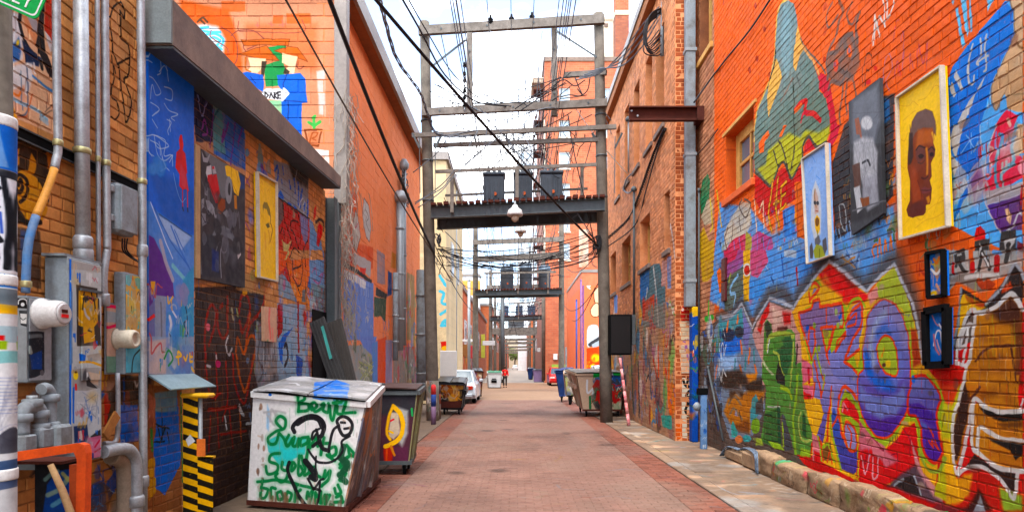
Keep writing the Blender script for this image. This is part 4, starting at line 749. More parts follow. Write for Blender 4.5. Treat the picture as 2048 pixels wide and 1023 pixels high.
for q,w in ((b7(300,160,360,200,390,260,390,350,370,390),2.2),(b7(400,125,400,180,460,185,770,190,770,115),1.6),(b7(355,210,400,180,480,180,545,225,540,240,450,260),2.4),(b7(440,300,430,270,510,240,520,260,450,290),2.2),(b7(240,180,240,220,330,280,340,310),2),(b7(735,350,740,390,760,405,780,390),2.2)): BE.line(q,w,'#8a4638')
for q in (b7(500,150,520,150),b7(575,140,605,150),b7(640,150,680,140),b7(590,130,595,160),b7(655,120,660,160),b7(510,135,512,160)): BE.line(q,2.4,'#c06c5c',.8)
BE.poly(b7(570,280,660,265,680,255,665,300,655,340,670,400,660,500,560,510,550,420,560,380,630,360,600,320),'#1f8c46',tex=.1)
for q in (b7(395,320,480,290,560,270,640,360,520,345),b7(610,300,690,275,745,280,805,362,740,340),b7(415,235,480,235,560,230,700,232,690,270,560,265,430,270)): BE.poly(q,'#d86a2c',to='#c05a24');BE.line(q,1.4,'#7c3c18',sm=False,closed=True)
BE.poly(b7(455,340,560,345,550,380,510,430,450,420,470,390),'#f2d0a4');BE.poly(b7(655,310,745,335,730,400,725,435,670,420,690,390,655,370),'#f4d4a8');BE.poly(b7(535,360,565,360,545,450,530,440),'#3c3020');BE.poly(b7(670,400,700,420,690,440,660,430),'#3c3020');BE.line(b7(440,340,440,400,470,420),3,'#b86028')
BE.poly(b7(415,430,450,420,540,440,550,480,545,540,480,500),'#1a5ccc');BE.poly(b7(625,440,760,430,790,460,800,600,770,605,768,800,700,740,650,680,650,600,660,540,630,500),'#1a62d4',tex=.06)
for q in (b7(660,590,800,600),b7(690,600,690,700),b7(470,450,500,490),b7(680,440,660,500,690,540)): BE.line(q,2.4,'#123c8c')
BE.poly(b7(530,545,560,520,640,520,690,540,650,590,560,580),'#f0f0f0',soft=3);BE.line(b7(665,520,692,548,655,590),4,'#f4f4f4',sm=False)
for q in (b7(555,545,556,580,575,560,555,540),b7(582,575,590,545,605,575),b7(610,545,612,578),b7(625,545,612,560,628,578),b7(645,540,630,542,632,575,648,575),b7(632,558,645,556)): BE.line(q,2.6,'#201c20',sm=False)
BE.poly(b7(570,590,650,590,655,680,600,640),'#8cc898',tex=.4);BE.poly(b7(855,420,905,410,905,680,870,670,865,560),'#d8ccc4',soft=4,tex=.2)
for q in (b7(842,755,840,690),b7(810,715,838,735),b7(875,715,842,740),b7(835,690,845,680)): BE.line(q,6,'#48b050')
BE.line(b7(785,760,885,760,865,855,810,850,785,760),3.6,'#8a4424',sm=False);BE.line(b7(815,840,830,780,860,780,850,800,830,810,850,820),3,'#8a4424');BE.poly(b7(800,770,870,770,860,850,815,850),'#c8683c',al=.5);BE.poly(b7(830,870,930,880,930,960,860,900),'#e8e0d8',tex=.2)
mat_bend = painted('orange_block',BE,(0,2),'pos','#d48860','#c87048',chips=.1,dirt=.12,per_brick=.22,bscale=70)
BW = Canvas('orange_alley_wall_paint','x',XL,13.3,25.2,0,10,60,43,warp=.02);q5 = crop(680,460,190 / 884);q8 = crop(640,340,.352)
BW.poly([(670,-100),(870,-100),(870,900),(670,900)],'#ff9460',tex=.05)
BW.poly(q8(130,130,210,130,215,420,300,440,300,560,130,540),'#dc4c24',al=.75,soft=4,tex=.5)
for q in (q8(200,230,215,260,228,380,205,470,185,430,190,300),): BW.poly(q,'#c4b8ac');BW.line(q,2,'#4c2c24',closed=True,sm=False)
BW.poly(q8(250,160,275,200,290,330,280,410,260,380,240,260),'#c8c0b8');BW.line(q8(250,160,275,200,290,330,280,410,260,380,240,260),1.8,'#5c3c34',closed=True,sm=False);BW.line(q8(255,220,275,270,262,300,280,350),2,'#6c5c5c');BW.line(q8(200,330,215,310,210,410),2,'#c83c5c')
BW.line(q8(200,100,205,200),3,'#8c6c5c');BW.poly(q8(190,470,290,520,285,610,250,580,215,540,190,540),'#b8b0ac');BW.poly(q8(225,550,260,560,255,600,230,590),'#e03018');BW.poly(q8(145,400,160,400,158,520,145,500),'#d4ccc4');BW.poly(q8(165,400,185,470,180,530,165,520),'#cc2c18')
BW.line(q5(35,320,130,370,290,480),9,'#2c2422',sm=False);BW.poly(q5(35,360,240,470,310,500,310,1023,30,1023),'#6f8fd8',tex=.06);BW.poly(q5(35,360,140,420,240,480,235,550,190,530,160,490,90,470,40,440),'#e4e4e4',soft=2)
for i in range(12): BW.line([q5(40 + i * 20,400 + i * 9)[0],q5(42 + i * 20,480 + i * 9 + BW.r.random() * 120)[0]],2.6,BW.r.choice(['#e4e4e8','#a8b4e0','#7c88d0']),.8)
BW.line(q5(175,540,178,650),2.4,'#4c5468');BW.line(q5(215,560,215,610),2.4,'#4c5468');BW.poly(q5(340,180,415,230,420,510,345,490),'#a08c94',tex=.4);BW.line(q5(320,500,440,590),4,'#e8703c');BW.poly(q5(335,530,440,600,430,640,330,610),'#2c2a26');BW.poly(q5(315,620,430,640,420,860,380,800,315,810),'#274a34',tex=.25)
BW.poly(q5(445,380,480,400,480,600,440,620),'#2c4c8c',tex=.4);BW.poly(q5(480,200,540,240,540,360,470,350),'#d0802c',al=.9,tex=.4);BW.poly(q5(620,390,690,430,700,1023,620,1023),'#a88c5c',tex=.3)
BW.chaos(21.5,25,.3,4.4,60,['#3c7cc8','#c8b83c','#d83c5c','#6c5c4c','#58a068','#c87c2c','#8c3c84','#e8a8b0'],.5,.4)
BW.poly([(688,690),(745,690),(760,830),(688,830)],'#94a0a0',tex=.3,soft=3);BW.chaos(13.5,19,.3,3.2,70,['#98a070','#8c94b8','#a8b84c','#4c6cb0','#686c5c','#c8c4b8','#7c88c4','#5c6c4c'],.3,.3)
s6 = crop(480,673,.342)
BW.poly(s6(690,0,800,0,770,110,720,60),'#6f88d4',soft=3);BW.poly(s6(770,40,810,20,810,270,775,270),'#5c8cd4',tex=.2);BW.poly(s6(805,20,855,0,850,270,805,270),'#ec5420',tex=.15);BW.poly(s6(850,20,890,20,890,275,850,275),'#9c90b0',tex=.3)
for i in range(26): BW.line([s6(690 + BW.r.random() * 90,120 + BW.r.random() * 120)[0],s6(690 + BW.r.random() * 90,160 + BW.r.random() * 110)[0]],2.6,BW.r.choice(['#a8b458','#6c7c4c','#8c8c84','#c4c8a0']),.9)
BW.poly(s6(895,60,1030,60,1030,280,895,280),'#8c7c70',tex=.4);BW.chaos(20.2,25,.8,2.6,60,['#e03c28','#d8ccc4','#3c342c','#c89c2c','#5c8c5c','#d8588c'],.34,.4)
mat_bside = painted('orange_render',BW,(1,2),'pos','#ff9060',chips=.08,dirt=.12,per_brick=0,bscale=30)
# ---------------- right side beyond the drain pipe
RW = Canvas('right_far_wall_paint','x',XR2,14.9,26,0,7.5,70,51,warp=.02);r3 = crop(1190,450,240 / 982);r4 = crop(1190,680,260 / 1108)
RW.poly(r3(370,390,480,320,530,310,545,380,580,520,575,850,400,830,370,660),'#4c7078',tex=.15);RW.poly(r3(370,400,445,360,445,520,400,620,372,600),'#2470b8',tex=.35)
RW.poly(r3(395,640,490,560,490,800,400,780),'#c8401c',tex=.35);RW.line(r3(480,350,500,520,520,820),9,'#c0c0bc');RW.line(r3(430,520,420,600),7,'#c4c4c0');RW.poly(r3(520,850,590,850,590,1000,515,1000),'#e88030',tex=.3);RW.poly(r3(550,290,590,290,585,500,545,500),'#d0988c',tex=.3);RW.poly(r3(590,260,625,250,625,520,595,520),'#7c8cb4',tex=.5);RW.line(r3(620,0,640,120,655,260),7,'#d4c8c0',.8);RW.poly(r3(580,630,605,640,600,700),'#2c70d0');RW.poly(r3(585,700,608,740,590,770),'#f0b41c');RW.poly(r3(155,570,185,570,185,720,160,720),'#7ca4e8')
RW.poly([(1215,640),(1350,600),(1350,920),(1215,850)],'#94806c',al=.7,soft=8,tex=.4)
RW.chaos(15.1,25.8,.2,3.4,230,['#8c4c58','#9c9ca8','#f0702c','#d83c2c','#4c8c7c','#b88c6c','#303848','#f0a838','#a85c88','#2c64b0','#e0d0c4','#6cb04c','#2c2424','#3c8cb8'],.42,.4)
for q,c,w in ((r4(540,60,545,300),'#e8542c',11),(r4(585,0,590,280),'#dc8c3c',13),(r4(635,200,630,460,650,640),'#ec6a24',16),(r4(700,70,705,240,715,460),'#58b83c',13),(r4(690,110,695,160),'#28a04c',9),(r4(705,240,708,390),'#28a04c',9),(r4(465,180,480,460),'#5c5864',18),(r4(425,20,430,600),'#a06c68',9),(r4(500,170,530,320),'#c83424',8),(r4(470,580,470,690),'#902c2c',14),(r4(590,400,590,640),'#6c8c6c',13),(r4(660,300,670,650),'#d8982c',7),(r4(310,140,330,600),'#4c5c50',14),(r4(370,200,380,600),'#34343c',14)): RW.line(q,w,c,.9,soft=2,tex=.35)
RW.poly(r4(565,640,655,640,660,760,580,740),'#2c9c8c',tex=.3)
mat_rside = painted('right_far_brick',RW,(1,2),'pos','#eda06c','#d4804c',chips=.18,dirt=.14,per_brick=.3,bscale=40)
RE = Canvas('pilaster_paint','y',14.9,3.6,4.2,0,5,200,53,warp=.008)
RE.poly(r3(700,660,780,660,780,780,700,780),'#b01c14');RE.dot(r3(715,690)[0],3,'#e8dcd8',3);RE.poly(r3(690,785,790,785,790,1023,690,1023) + r4(740,300,735,0),'#d8bc98',tex=.1)
RE.poly(r3(695,790,760,790,760,1023,690,1023),'#d4b894',tex=.1);RE.poly(r4(730,0,836,0,836,280,735,280),'#c8ac90',tex=.2);RE.poly(r4(740,280,836,280,836,320,740,320),'#7c3820');RE.poly(r4(740,320,900,320,890,840,735,830),'#cfc0a8',tex=.15)
for q in (r3(720,950,745,990,740,1020),r3(760,940,745,990),r4(770,0,785,90,790,160),r4(790,20,770,60)): RE.line(q,4,'#94588c',.8)
for q in (r4(750,340,775,390,815,390,810,330),r4(790,330,790,390,840,400,835,440),r4(775,470,800,430),r4(770,500,800,480,815,520,790,540,770,500),r4(790,540,770,600,800,635,830,590,815,550,785,560)): RE.line(q,5,'#1c1814')
RE.poly(r4(780,650,825,650,820,830,785,830),'#7c4a2c',tex=.2);RE.poly(r4(690,700,740,690,745,840,690,840),'#e0602c');RE.line(r4(835,620,890,600),5,'#e8783c');RE.line(r4(840,700,880,720),5,'#e8783c')
PB = Canvas('pipe_foot_paint','y',14.6,3.75,4.2,0,3.2,220,59,warp=.008);PB.poly([(1355,590),(1420,590),(1420,900),(1355,900)],'#1c4ca8',tex=.1);PB.poly(r3(790,660,850,655,855,740,800,750),'#f0b824',tex=.15);PB.chaos(3.8,4.1,.1,3.0,46,['#1c64c8','#2c8c4c','#f0b824','#14306c','#e8e0d8','#1c5c3c','#d86038'],.11,.6)
mat_rend = painted('pilaster_brick',RE,(0,2),'pos','#b85c2c','#984420',chips=.12,dirt=.15,per_brick=.28,bscale=40)
OM = Canvas('orange_mural_paint','y',45,4.4,7.2,0,7.2,90,57,warp=.02);m3 = crop(820,440,.2541);m4 = crop(820,620,.2541)
OM.poly([(1150,500),(1240,500),(1240,800),(1150,800)],'#f4855c',tex=.1)
for q in (m3(1390,490,1400,460,1440,440,1470,470),m3(1450,560,1520,510,1525,680,1460,660),m3(1420,700,1470,650,1510,720,1470,760,1430,750)): OM.poly(q,'#f2d0a4',sm=True);OM.line(q,2,'#7c4830',closed=True)
OM.poly(m3(1385,510,1405,480,1412,500,1430,505,1415,525,1420,545,1400,535),'#fcf4ec');OM.poly(m4(1395,150,1430,115,1480,130,1480,220,1400,290),'#ccd4d8',sm=True,soft=2);OM.line(m4(1420,270,1530,200),9,'#3c3c40');OM.poly(m4(1430,270,1530,210,1530,260,1440,300),'#a8b4bc');OM.poly(m4(1390,300,1530,280,1530,460,1390,460),'#e0401c',tex=.35);OM.dot(m4(1460,375)[0],9,'#f8c828',8,soft=5);OM.chaos(4.9,6.2,.9,2.1,20,['#f09c24','#b81c10','#f8d030','#dc3c18'],.2,.3)
OM.line([(1166,750),(1166,560)],3,'#5c4c94')
mat_omural = painted('orange_mural_wall',OM,(0,2),'pos','#f0845c',chips=.05,dirt=.1,per_brick=0)

# ================================================================== COMMON MATERIALS
M = {}
M['conc'] = plain('concrete','#7a6654',.9,var=.3,scale=1.3,bump=.4,bscale=40,col2='#62564c',space='pos')
M['ground'] = plain('bare_ground','#7c6a5c',.95,scale=.5,space='pos')
M['peach'] = plain('pale_paving','#94765e',.9,var=.12,scale=.5,bump=.2,space='pos')
M['farroad'] = plain('far_paving','#a09890',.9,var=.12,scale=.3,bump=.1,space='pos')
M['mortar'] = plain('dark_mortar','#745a4e',.95,space='pos')
M['tarcap'] = plain('weathered_cap','#8c7668',.75,var=.3,scale=2.5,col2='#6c5c54',space='pos',bump=.3)
M['capend'] = plain('cap_end_metal','#8a9494',.55,space='pos')
M['steel'] = plain('grey_steel','#9aa0a2',.5,.35,var=.12,scale=5,bump=.05,k=.9)
M['galv'] = plain('galvanised_pipe','#b4b8bc',.52,.45,var=.25,scale=7,bump=.08,k=.9,col2='#8c8c8c')
M['greypaint'] = plain('grey_enamel','#8e979c',.55,0,var=.3,scale=5,bump=.12,col2='#6c6862',p0=.45,p1=.75)
M['darksteel'] = plain('dark_steel','#5c6264',.55,.3,var=.25,scale=3)
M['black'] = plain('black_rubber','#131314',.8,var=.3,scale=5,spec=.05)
M['cable'] = plain('cable_sheath','#26262a',.6,var=.2,scale=9,bump=0)
M['greycable'] = plain('grey_wire','#6c7078',.5,.2,var=.2,scale=9,bump=0)
M['wood'] = plain('weathered_timber','#857c73',.88,var=.35,scale=4,bump=.5,bscale=30,col2='#625a52')
M['pole'] = plain('pole_timber','#786e62',.9,var=.35,scale=3,bump=.5,bscale=24,col2='#564e46')
M['woodtan'] = plain('raw_timber','#c8a070',.85,var=.3,scale=6)
M['glass'] = NT('window_glass');q = M['glass'];q.b.inputs['Base Color'].default_value = alb('#5c7080');q.b.inputs['Roughness'].default_value = .06;q.b.inputs['Specular IOR Level'].default_value = .8;M['glass'] = q.m
M['tanframe'] = plain('ochre_frame_paint','#e8b060',.7,var=.2,scale=3,col2='#c88c40')
M['orange_sill'] = plain('orange_sill_paint','#f06a30',.75,var=.25,scale=4)
M['coping'] = plain('metal_coping','#9a9088',.5,.3,var=.2,scale=2,space='pos')
M['soffit'] = plain('soffit_board','#a8683c',.85,space='pos')
M['rust'] = plain('rusty_iron','#5c2c20',.8,.2,var=.4,scale=5,bump=.3)
M['whitepaint'] = plain('white_paint','#e4e2de',.6,var=.08)
M['roof'] = plain('roof_felt','#605a56',.95,space='pos')

# ================================================================== GROUND
def slab(name,x0,x1,y0,y1,z0,z1,mat,parent=None,kind='structure'):
    o = single(name,MB().box((x0,y0,z0),(x1,y1,z1)),mat,None,None,kind=kind) if parent is None else MB().box((x0,y0,z0),(x1,y1,z1),.008).build(name,mat,parent)
    return o
slab('ground',-260,260,-40,900,-.3,-.05,M['ground'])
RX0,RX1 = -2.2,2.65

Rd = Canvas('road_stains','z',0,RX0 - .1,RX1 + .1,5.4,33,60,71,warp=.03)
g7 = crop(700,850,.3906);g6 = crop(1100,860,.12207)
for q,c,w,al in ((g7(500,110,600,100,660,100),'#a8acb0',3,.8),(g7(1030,115,1150,112),'#c0b8b0',3,.9),(g7(820,172,890,172),'#e0a850',4,.8),(g7(980,150,1060,150,1080,160,1050,182),'#d8a060',5,.7),(g7(1310,230,1400,222,1490,228),'#a0a8b4',5,.8),(g7(1060,300,1080,325,1200,328),'#8ca0a8',4,.7),(g7(1230,372,1320,360,1440,375),'#98a4b8',4,.6),(g7(1050,400,1080,400),'#e8b880',4,.8),(g7(150,315,260,295,390,310),'#a05080',5,.6),(g7(180,320,300,318),'#7c4c78',4,.6),(g7(580,30,640,70),'#a8b89c',4,.5),(g7(440,60,540,70),'#e0a070',6,.7),(g7(640,98,720,95),'#b8bcc0',3,.8),(g7(880,100,960,100),'#b8b0a8',3,.8),(g7(500,370,540,370),'#8c90b0',3,.6),(g7(330,430,390,400),'#909cb4',3,.5),(g7(950,370,1000,350,930,330),'#c8a890',14,.5),(g7(840,210,1050,190),'#c8a088',6,.5),(g7(1480,160,1530,165),'#e090a0',2.4,.8),(g7(1600,265,1680,265),'#e090a0',2.4,.7),(g7(1840,415,1900,420),'#c8ccd8',3,.8),(g7(1820,375,1850,380),'#e0c8c0',2,.8)): Rd.line(q,w,c,al,soft=w * .6,tex=.4)
for i in range(260):
    u,v = Rd.r.uniform(-2.1,2.6),Rd.r.uniform(6,26);Rd.line([(u,v),(u + Rd.r.uniform(-.35,.35),v + Rd.r.uniform(-.06,.06))],Rd.r.uniform(.01,.05),Rd.r.choice(['#c0a090','#98a0a8','#8c6058','#d0b0a0','#6c5854','#c87860','#b8b4b0','#d8a080']),Rd.r.uniform(.2,.6),soft=.03,raw=True)
for i in range(70):
    u,v = Rd.r.uniform(-2,2.5),Rd.r.uniform(5.6,30);Rd.dot((u,v),Rd.r.uniform(.15,.7),Rd.r.choice(['#c09c88','#a88c80','#705850','#c8a894','#907068','#b8a49c']),Rd.r.uniform(.2,1.2),Rd.r.uniform(.2,.5),soft=.3,tex=.6,raw=True)
for i in range(9): u,v = Rd.r.uniform(-1.6,2.2),Rd.r.uniform(6.5,22);Rd.dot((u,v),Rd.r.uniform(.08,.25),'#3c302c',Rd.r.uniform(.1,.3),.6,soft=.12,tex=.5,raw=True)
for k in range(-1,2,2): Rd.poly([(.2 + k * .9 - .35,5.4),(.2 + k * .9 + .35,5.4),(.2 + k * .9 + .3,33),(.2 + k * .9 - .3,33)],'#b89080',al=.22,soft=.3,tex=.6,raw=True)
Rd.rgb *= .64
mat_pave = painted('brick_paver',Rd,(0,1),'pos','#8e6a5c','#7a5a4e',chips=.15,dirt=.2,per_brick=.09,base_scale=.8,bscale=60)
mat_edge = painted('edge_paver',Rd,(0,1),'pos','#8a5240','#784c3e',chips=.15,dirt=.16,per_brick=.28,bscale=60)
road = single('road',MB().box((RX0,2,-.25),(RX1,32,-.008)),M['mortar'],None,None,kind='structure',origin=(0,2,-.25))
brick_wall(road,mat_pave,'z',-.006,1,RX0 + .54,RX1 - .54,5.4,16,L=.21,H=.105,joint=.006,proud=.004,n_ind=220,seed=5,name='paver',header=0)
for a,b in ((RX0,RX0 + .54),(RX1 - .54,RX1)):
    brick_wall(road,mat_edge,'z',-.006,1,a,b,5.4,16,L=.27,H=.105,joint=.008,proud=.006,n_ind=40,seed=6,name='paver',header=0)
MB().box((RX0 + .54,16.002,-.01),(RX1 - .54,32,0)).build('far_pavers',mat_pave,road,kind='stuff')
for a,b in ((RX0,RX0 + .539),(RX1 - .539,RX1)): MB().box((a,16.002,-.01),(b,32,0)).build('far_edge_pavers',mat_edge,road,kind='stuff')
slab('crossing_pavement',-9,9,32.02,62,-.24,-.004,M['peach']);slab('far_road',-9,9,62.02,420,-.24,0,M['farroad'])
Pv = Canvas('pavement_stains','z',0,2.6,4.3,5,27,90,73,warp=.03);p7 = crop(1400,750,.2669);p4 = crop(1190,680,260 / 1108)
for q,c,w,al in ((p7(80,800,160,840,260,885,420,885),'#b8c0c4',4,.8),(p7(0,740,80,760),'#a4a4a0',8,.5),(p7(150,665,250,690),'#a8a8b0',5,.7),(p7(20,590,120,570),'#d89878',4,.6),(p7(400,730,440,740),'#a89c94',8,.6),(p7(440,930,560,920),'#8c8078',7,.6),(p7(530,830,640,850),'#e0d4c0',4,.8),(p7(300,790,400,800),'#98a4a8',5,.6),(p4(450,870,560,850,680,840),'#58a0a0',7,.8),(p4(380,720,520,710),'#f08850',9,.8),(p4(500,945,620,940),'#b8b850',7,.6),(p4(700,905,770,915),'#c8ccd0',5,.8),(p4(800,940,880,938),'#d86848',4,.7),(p4(280,690,400,680),'#d08068',5,.5),(p4(560,780,640,770),'#4c7c88',6,.6),(p4(610,770,630,765),'#e8c030',5,.9)): Pv.line(q,w,c,al,soft=w * .5,tex=.3)
for i in range(420):
    u,v = Pv.r.uniform(2.65,4.2),Pv.r.uniform(5.5,24);Pv.line([(u,v),(u + Pv.r.uniform(-.3,.3),v + Pv.r.uniform(-.12,.12))],Pv.r.uniform(.015,.07),Pv.r.choice(['#9c8470','#e8ccae','#8c8884','#f0a878','#b4b4b8','#605850','#f09888','#e8d4c0','#98b8bc']),Pv.r.uniform(.25,.7),soft=.04,raw=True)
Pv.rgb *= .78
for i in range(120):
    u,v = Pv.r.uniform(2.7,4.15),Pv.r.uniform(5.5,22);Pv.dot((u,v),Pv.r.uniform(.06,.35),Pv.r.choice(['#e8ccae','#84766a','#c8a080','#6c5c50','#d8b090','#a0a09c']),Pv.r.uniform(.05,.3),Pv.r.uniform(.3,.7),soft=.1,tex=.5,raw=True)
mat_pv = painted('stained_concrete',Pv,(0,1),'pos','#9c8068','#7c6858',chips=.3,dirt=.3,per_brick=.1,base_scale=1.2)
pv = single('pavement',MB().box((RX1 + .03,2,-.25),(4.2,32,-.045)),M['ground'],None,None,kind='structure',origin=(3.4,2,-.25))
y = 2
for i,L_ in enumerate((3.1,2.6,2.9,3.3,2.8,3.0,3.4,3.1,2.9,2.8)):
    MB().box((RX1 + .26,y,-.045),(4.19,min(32,y + L_ - .02),.004 - (i % 3) * .005),.012).build('slab',mat_pv,pv);MB().box((RX1 + .035,y + .3,-.045),(RX1 + .245,min(32,y + L_ + .28),.006),.012).build('kerb_strip',mat_pv,pv);y += L_
pl = single('pavement',MB().box((XL - .1,2,-.25),(RX0 - .03,32,-.045)),M['ground'],None,None,kind='structure',origin=(-3,2,-.25))
y = 2
for i,L_ in enumerate((2.8,3.3,2.6,3.1,2.9,3.2,3.4,2.8,3.1,2.8)):
    MB().box((XL - .09,y,-.045),(RX0 - .035,min(32,y + L_ - .02),.003 - (i % 3) * .004),.012).build('slab',M['conc'],pl);y += L_

# ================================================================== BUILDINGS, RIGHT
def window(root,axis,const,sign,a,b,c,d,depth,frame,glass=None,sash=True,fw=.09,sill=None,bars=1):
    """a recessed sash window: reveal frame, glass, meeting rail"""
    P = (lambda u,v,w: (const - sign * w,u,v)) if axis == 'x' else (lambda u,v,w: (u,const - sign * w,v))
    m = MB();m.box(P(a,c,depth),P(a + fw,d,depth + .1));m.box(P(b - fw,c,depth),P(b,d,depth + .1));m.box(P(a + fw,d - fw,depth),P(b - fw,d,depth + .1));m.box(P(a + fw,c,depth),P(b - fw,c + fw,depth + .1))
    w = m.build('window',frame,root)
    MB().box(P(a + fw * .8,c + fw * .8,depth + .05),P(b - fw * .8,d - fw * .8,depth + .07)).build('pane',glass or M['glass'],w)
    if sash: MB().box(P(a + fw,(c + d) / 2 - .03,depth + .01),P(b - fw,(c + d) / 2 + .03,depth + .045)).build('sash_rail',frame,w)
    for k in range(1,bars):
        x = a + (b - a) * k / bars;MB().box(P(x - .03,c + fw,depth + .012),P(x + .03,d - fw,depth + .046)).build('mullion',frame,w)
    if sill: MB().box(P(a - .08,c - .13,-.07),P(b + .08,c - .003,depth + .1),.01).build('sill',sill,w)
    return w
b1 = thing('brick_building','orange painted brick building covered in large murals at the right of the alley','building',(XR,4,0))
ops1 = [(11.35,12.85,4.99,6.25),(13.75,14.66,8.55,10.6)]
w1 = holed(MB(),'x',XR + .001,-1,.45,-6,14.88,0,11,ops1).build('wall',mat_right_joint,b1)
brick_wall(w1,mat_right,'x',XR,-1,4.2,14.88,0,10.6,openings=ops1,n_ind=300,seed=3)
window(b1,'x',XR,-1,*ops1[0],.2,M['tanframe'],bars=2,fw=.2,sill=M['orange_sill']);window(b1,'x',XR,-1,*ops1[1],.2,M['tanframe'],fw=.12,sill=M['tanframe'])
MB().box((XR - .03,11.2,6.27),(XR + .2,13.0,6.33)).build('lintel',M['tanframe'],b1)
MB().box((XR + .46,-6,0),(11,14.88,10.9)).build('interior',M['black'],b1);MB().box((XR - .12,-6,11.01),(11,14.88,11.3)).build('roof',M['coping'],b1)
b2 = thing('brick_building','tall orange brick building with tall narrow windows beyond the drain pipe','building',(XR2,15,0))
ops2 = [(a,b,7.7,10.2) for a,b in ((16.0,16.95),(17.4,18.3),(19.2,20.1),(20.9,21.8),(22.8,23.7))] + [(15.4,15.95,4.5,5.9),(17.7,19.1,4.5,5.9),(20.7,22.4,4.4,5.9),(23.7,25.0,4.4,5.9)]
w2 = holed(MB(),'x',XR2 + .001,-1,.45,14.9,26,0,11.2,ops2).build('wall',mat_rside,b2)
brick_wall(w2,mat_rside,'x',XR2,-1,14.9,26,0,11.2,openings=ops2,n_ind=180,seed=8)
for o in ops2: window(b2,'x',XR2,-1,*o,.22,M['tanframe'],fw=.1,sill=M['tarcap'])
we = MB().box((XR2,14.905,0),(XR + .4,15.2,11.2)).build('end_wall',mat_rend,b2)
brick_wall(we,mat_rend,'y',14.904,-1,XR2,XR - .01,0,11.2,openings=(),n_ind=110,seed=9)
MB().box((XR2 + .46,15.2,0),(11,26,11.1)).build('interior',M['black'],b2)
cp = MB().box((XR2 - .2,14.6,11.21),(11,26.1,11.5)).build('roof',M['soffit'],b2);MB().box((XR2 - .24,14.56,11.505),(XR2 + .3,26.14,11.75)).build('coping',M['coping'],b2)
# square drain pipe in the corner
dp = thing('drain_pipe','square grey drain pipe in the corner of the orange brick walls','drain pipe',(3.95,14.7,3.05))
MB().box((3.83,14.62,3.05),(4.05,14.84,6.5),.01).build('pipe',M['greypaint'],dp);MB().box((3.835,14.625,6.505),(4.045,14.835,11.1),.01).build('pipe',M['greypaint'],dp)
for z in (3.6,6.45,8.8): MB().box((3.815,14.605,z),(4.065,14.855,z + .07)).build('band',M['steel'],dp)
pb = single('painted_block',MB().box((3.96,14.6,0),(4.1,14.86,3.04),.02),painted('blue_yellow_block',PB,(0,2),'pos','#2454b0',per_brick=0),'block painted blue and yellow under the square drain pipe','block')
# steel bracket
ib = thing('steel_bracket','dark brown steel channel sticking out of the orange brick corner','bracket',(3.2,14.4,7.16))
p0,p1 = onY(14.4,1258,243),onY(14.4,1394,215)
MB().box((p0[0],14.40,p0[2]),(p1[0],14.43,p1[2])).build('web',M['rust'],ib)
for z in (p0[2],p1[2] - .03): MB().box((p0[0],14.3,z),(p1[0],14.399,z + .03)).build('flange',M['rust'],ib)
for x in (1263,1275): MB().lathe(onY(14.395,x,222 if x < 1270 else 232),[(.022,-.03),(.022,.0)],8,'y').build('bolt',M['galv'],ib)
MB().box((p1[0] - .02,14.3,p0[2]),(p1[0] + .16,14.9,p1[2])).build('plate',M['rust'],ib)
# low orange mural building and the tall hotel
b3 = thing('mural_building','low orange building with white and red mural beyond the big tan dumpster','building',(5.8,45,0))
MB().box((4.55,45,0),(7.3,58,8.1)).build('wall',mat_omural,b3);MB().box((4.5,44.95,8.105),(7.35,58,8.3)).build('coping',M['coping'],b3)
M['hotelb'] = None
def far_brick(name,c1,c2,cm,scale=1.0):
    q = NT(name);v = q.pos();sx = q.n('ShaderNodeSeparateXYZ');q.l(v,sx.inputs[0]);co = q.n('ShaderNodeCombineXYZ')
    q.l(q.math('ADD',sx.outputs[0],sx.outputs[1]),co.inputs[0]);q.l(sx.outputs[2],co.inputs[1])
    b = q.n('ShaderNodeTexBrick',Color1=alb(c1),Color2=alb(c2),Mortar=alb(cm),Scale=1.0 / scale);b.inputs['Mortar Size'].default_value = .012;b.inputs['Brick Width'].default_value = .5;b.inputs['Row Height'].default_value = .2
    q.l(co.outputs[0],b.inputs['Vector']);a = q.mix(1.0,b.outputs['Color'],q.ramp(q.noise(v,.7,6,.7),.3,.7,(.74,) * 3 + (1,),(1.1,) * 3 + (1,)),'MULTIPLY')
    q.l(a,q.b.inputs['Base Color']);q.b.inputs['Roughness'].default_value = .9;q.bump(b.outputs['Fac'],-.3,.02);return q.m
M['hotelb'] = far_brick('hotel_brick','#c46840','#b05430','#a07458');M['brownb'] = far_brick('brown_brick','#a05838','#8c4830','#7c5c4c');M['tanb'] = far_brick('tan_render','#dcc090','#d8bc8c','#d0b88c',2);M['orangeb'] = far_brick('orange_far_brick','#e47c44','#d06a38','#b0704c')
M['farcream'] = plain('far_cream','#b8a68c',.9,var=.1,scale=.2,space='pos');M['cream'] = plain('cream_render','#f4e4c8',.9,var=.06,scale=.4,space='pos');M['pale'] = plain('pale_cladding','#e4e8ea',.8,var=.05,scale=.2,space='pos');M['ledge'] = plain('pale_stone','#e0d0b8',.85,space='pos');M['farglass'] = plain('reflecting_pane','#b4c8d8',.12,var=.15,scale=.8,bump=0);M['whiteframe'] = plain('white_frame','#e0e0dc',.6)
hx = thing('hotel_building','tall red brick hotel with a column of windows at the far right','building',(6,62,0))
hops = [(4.1,5.15,z - .8,z + .8) for z in (27.3,24.2,21.2,18.2,15.2,12.5)] + [(8.4,9.3,z - .8,z + .8) for z in (27.3,24.2,21.2)]
holed(MB(),'y',62,-1,.4,2.7,12.5,0,30.6,hops).build('wall',M['hotelb'],hx)
MB().box((2.7,62.41,0),(12.5,84,30.5)).build('side_wall',M['brownb'],hx);MB().box((2.6,61.9,30.61),(12.6,84,31.0)).build('cornice',M['tarcap'],hx)
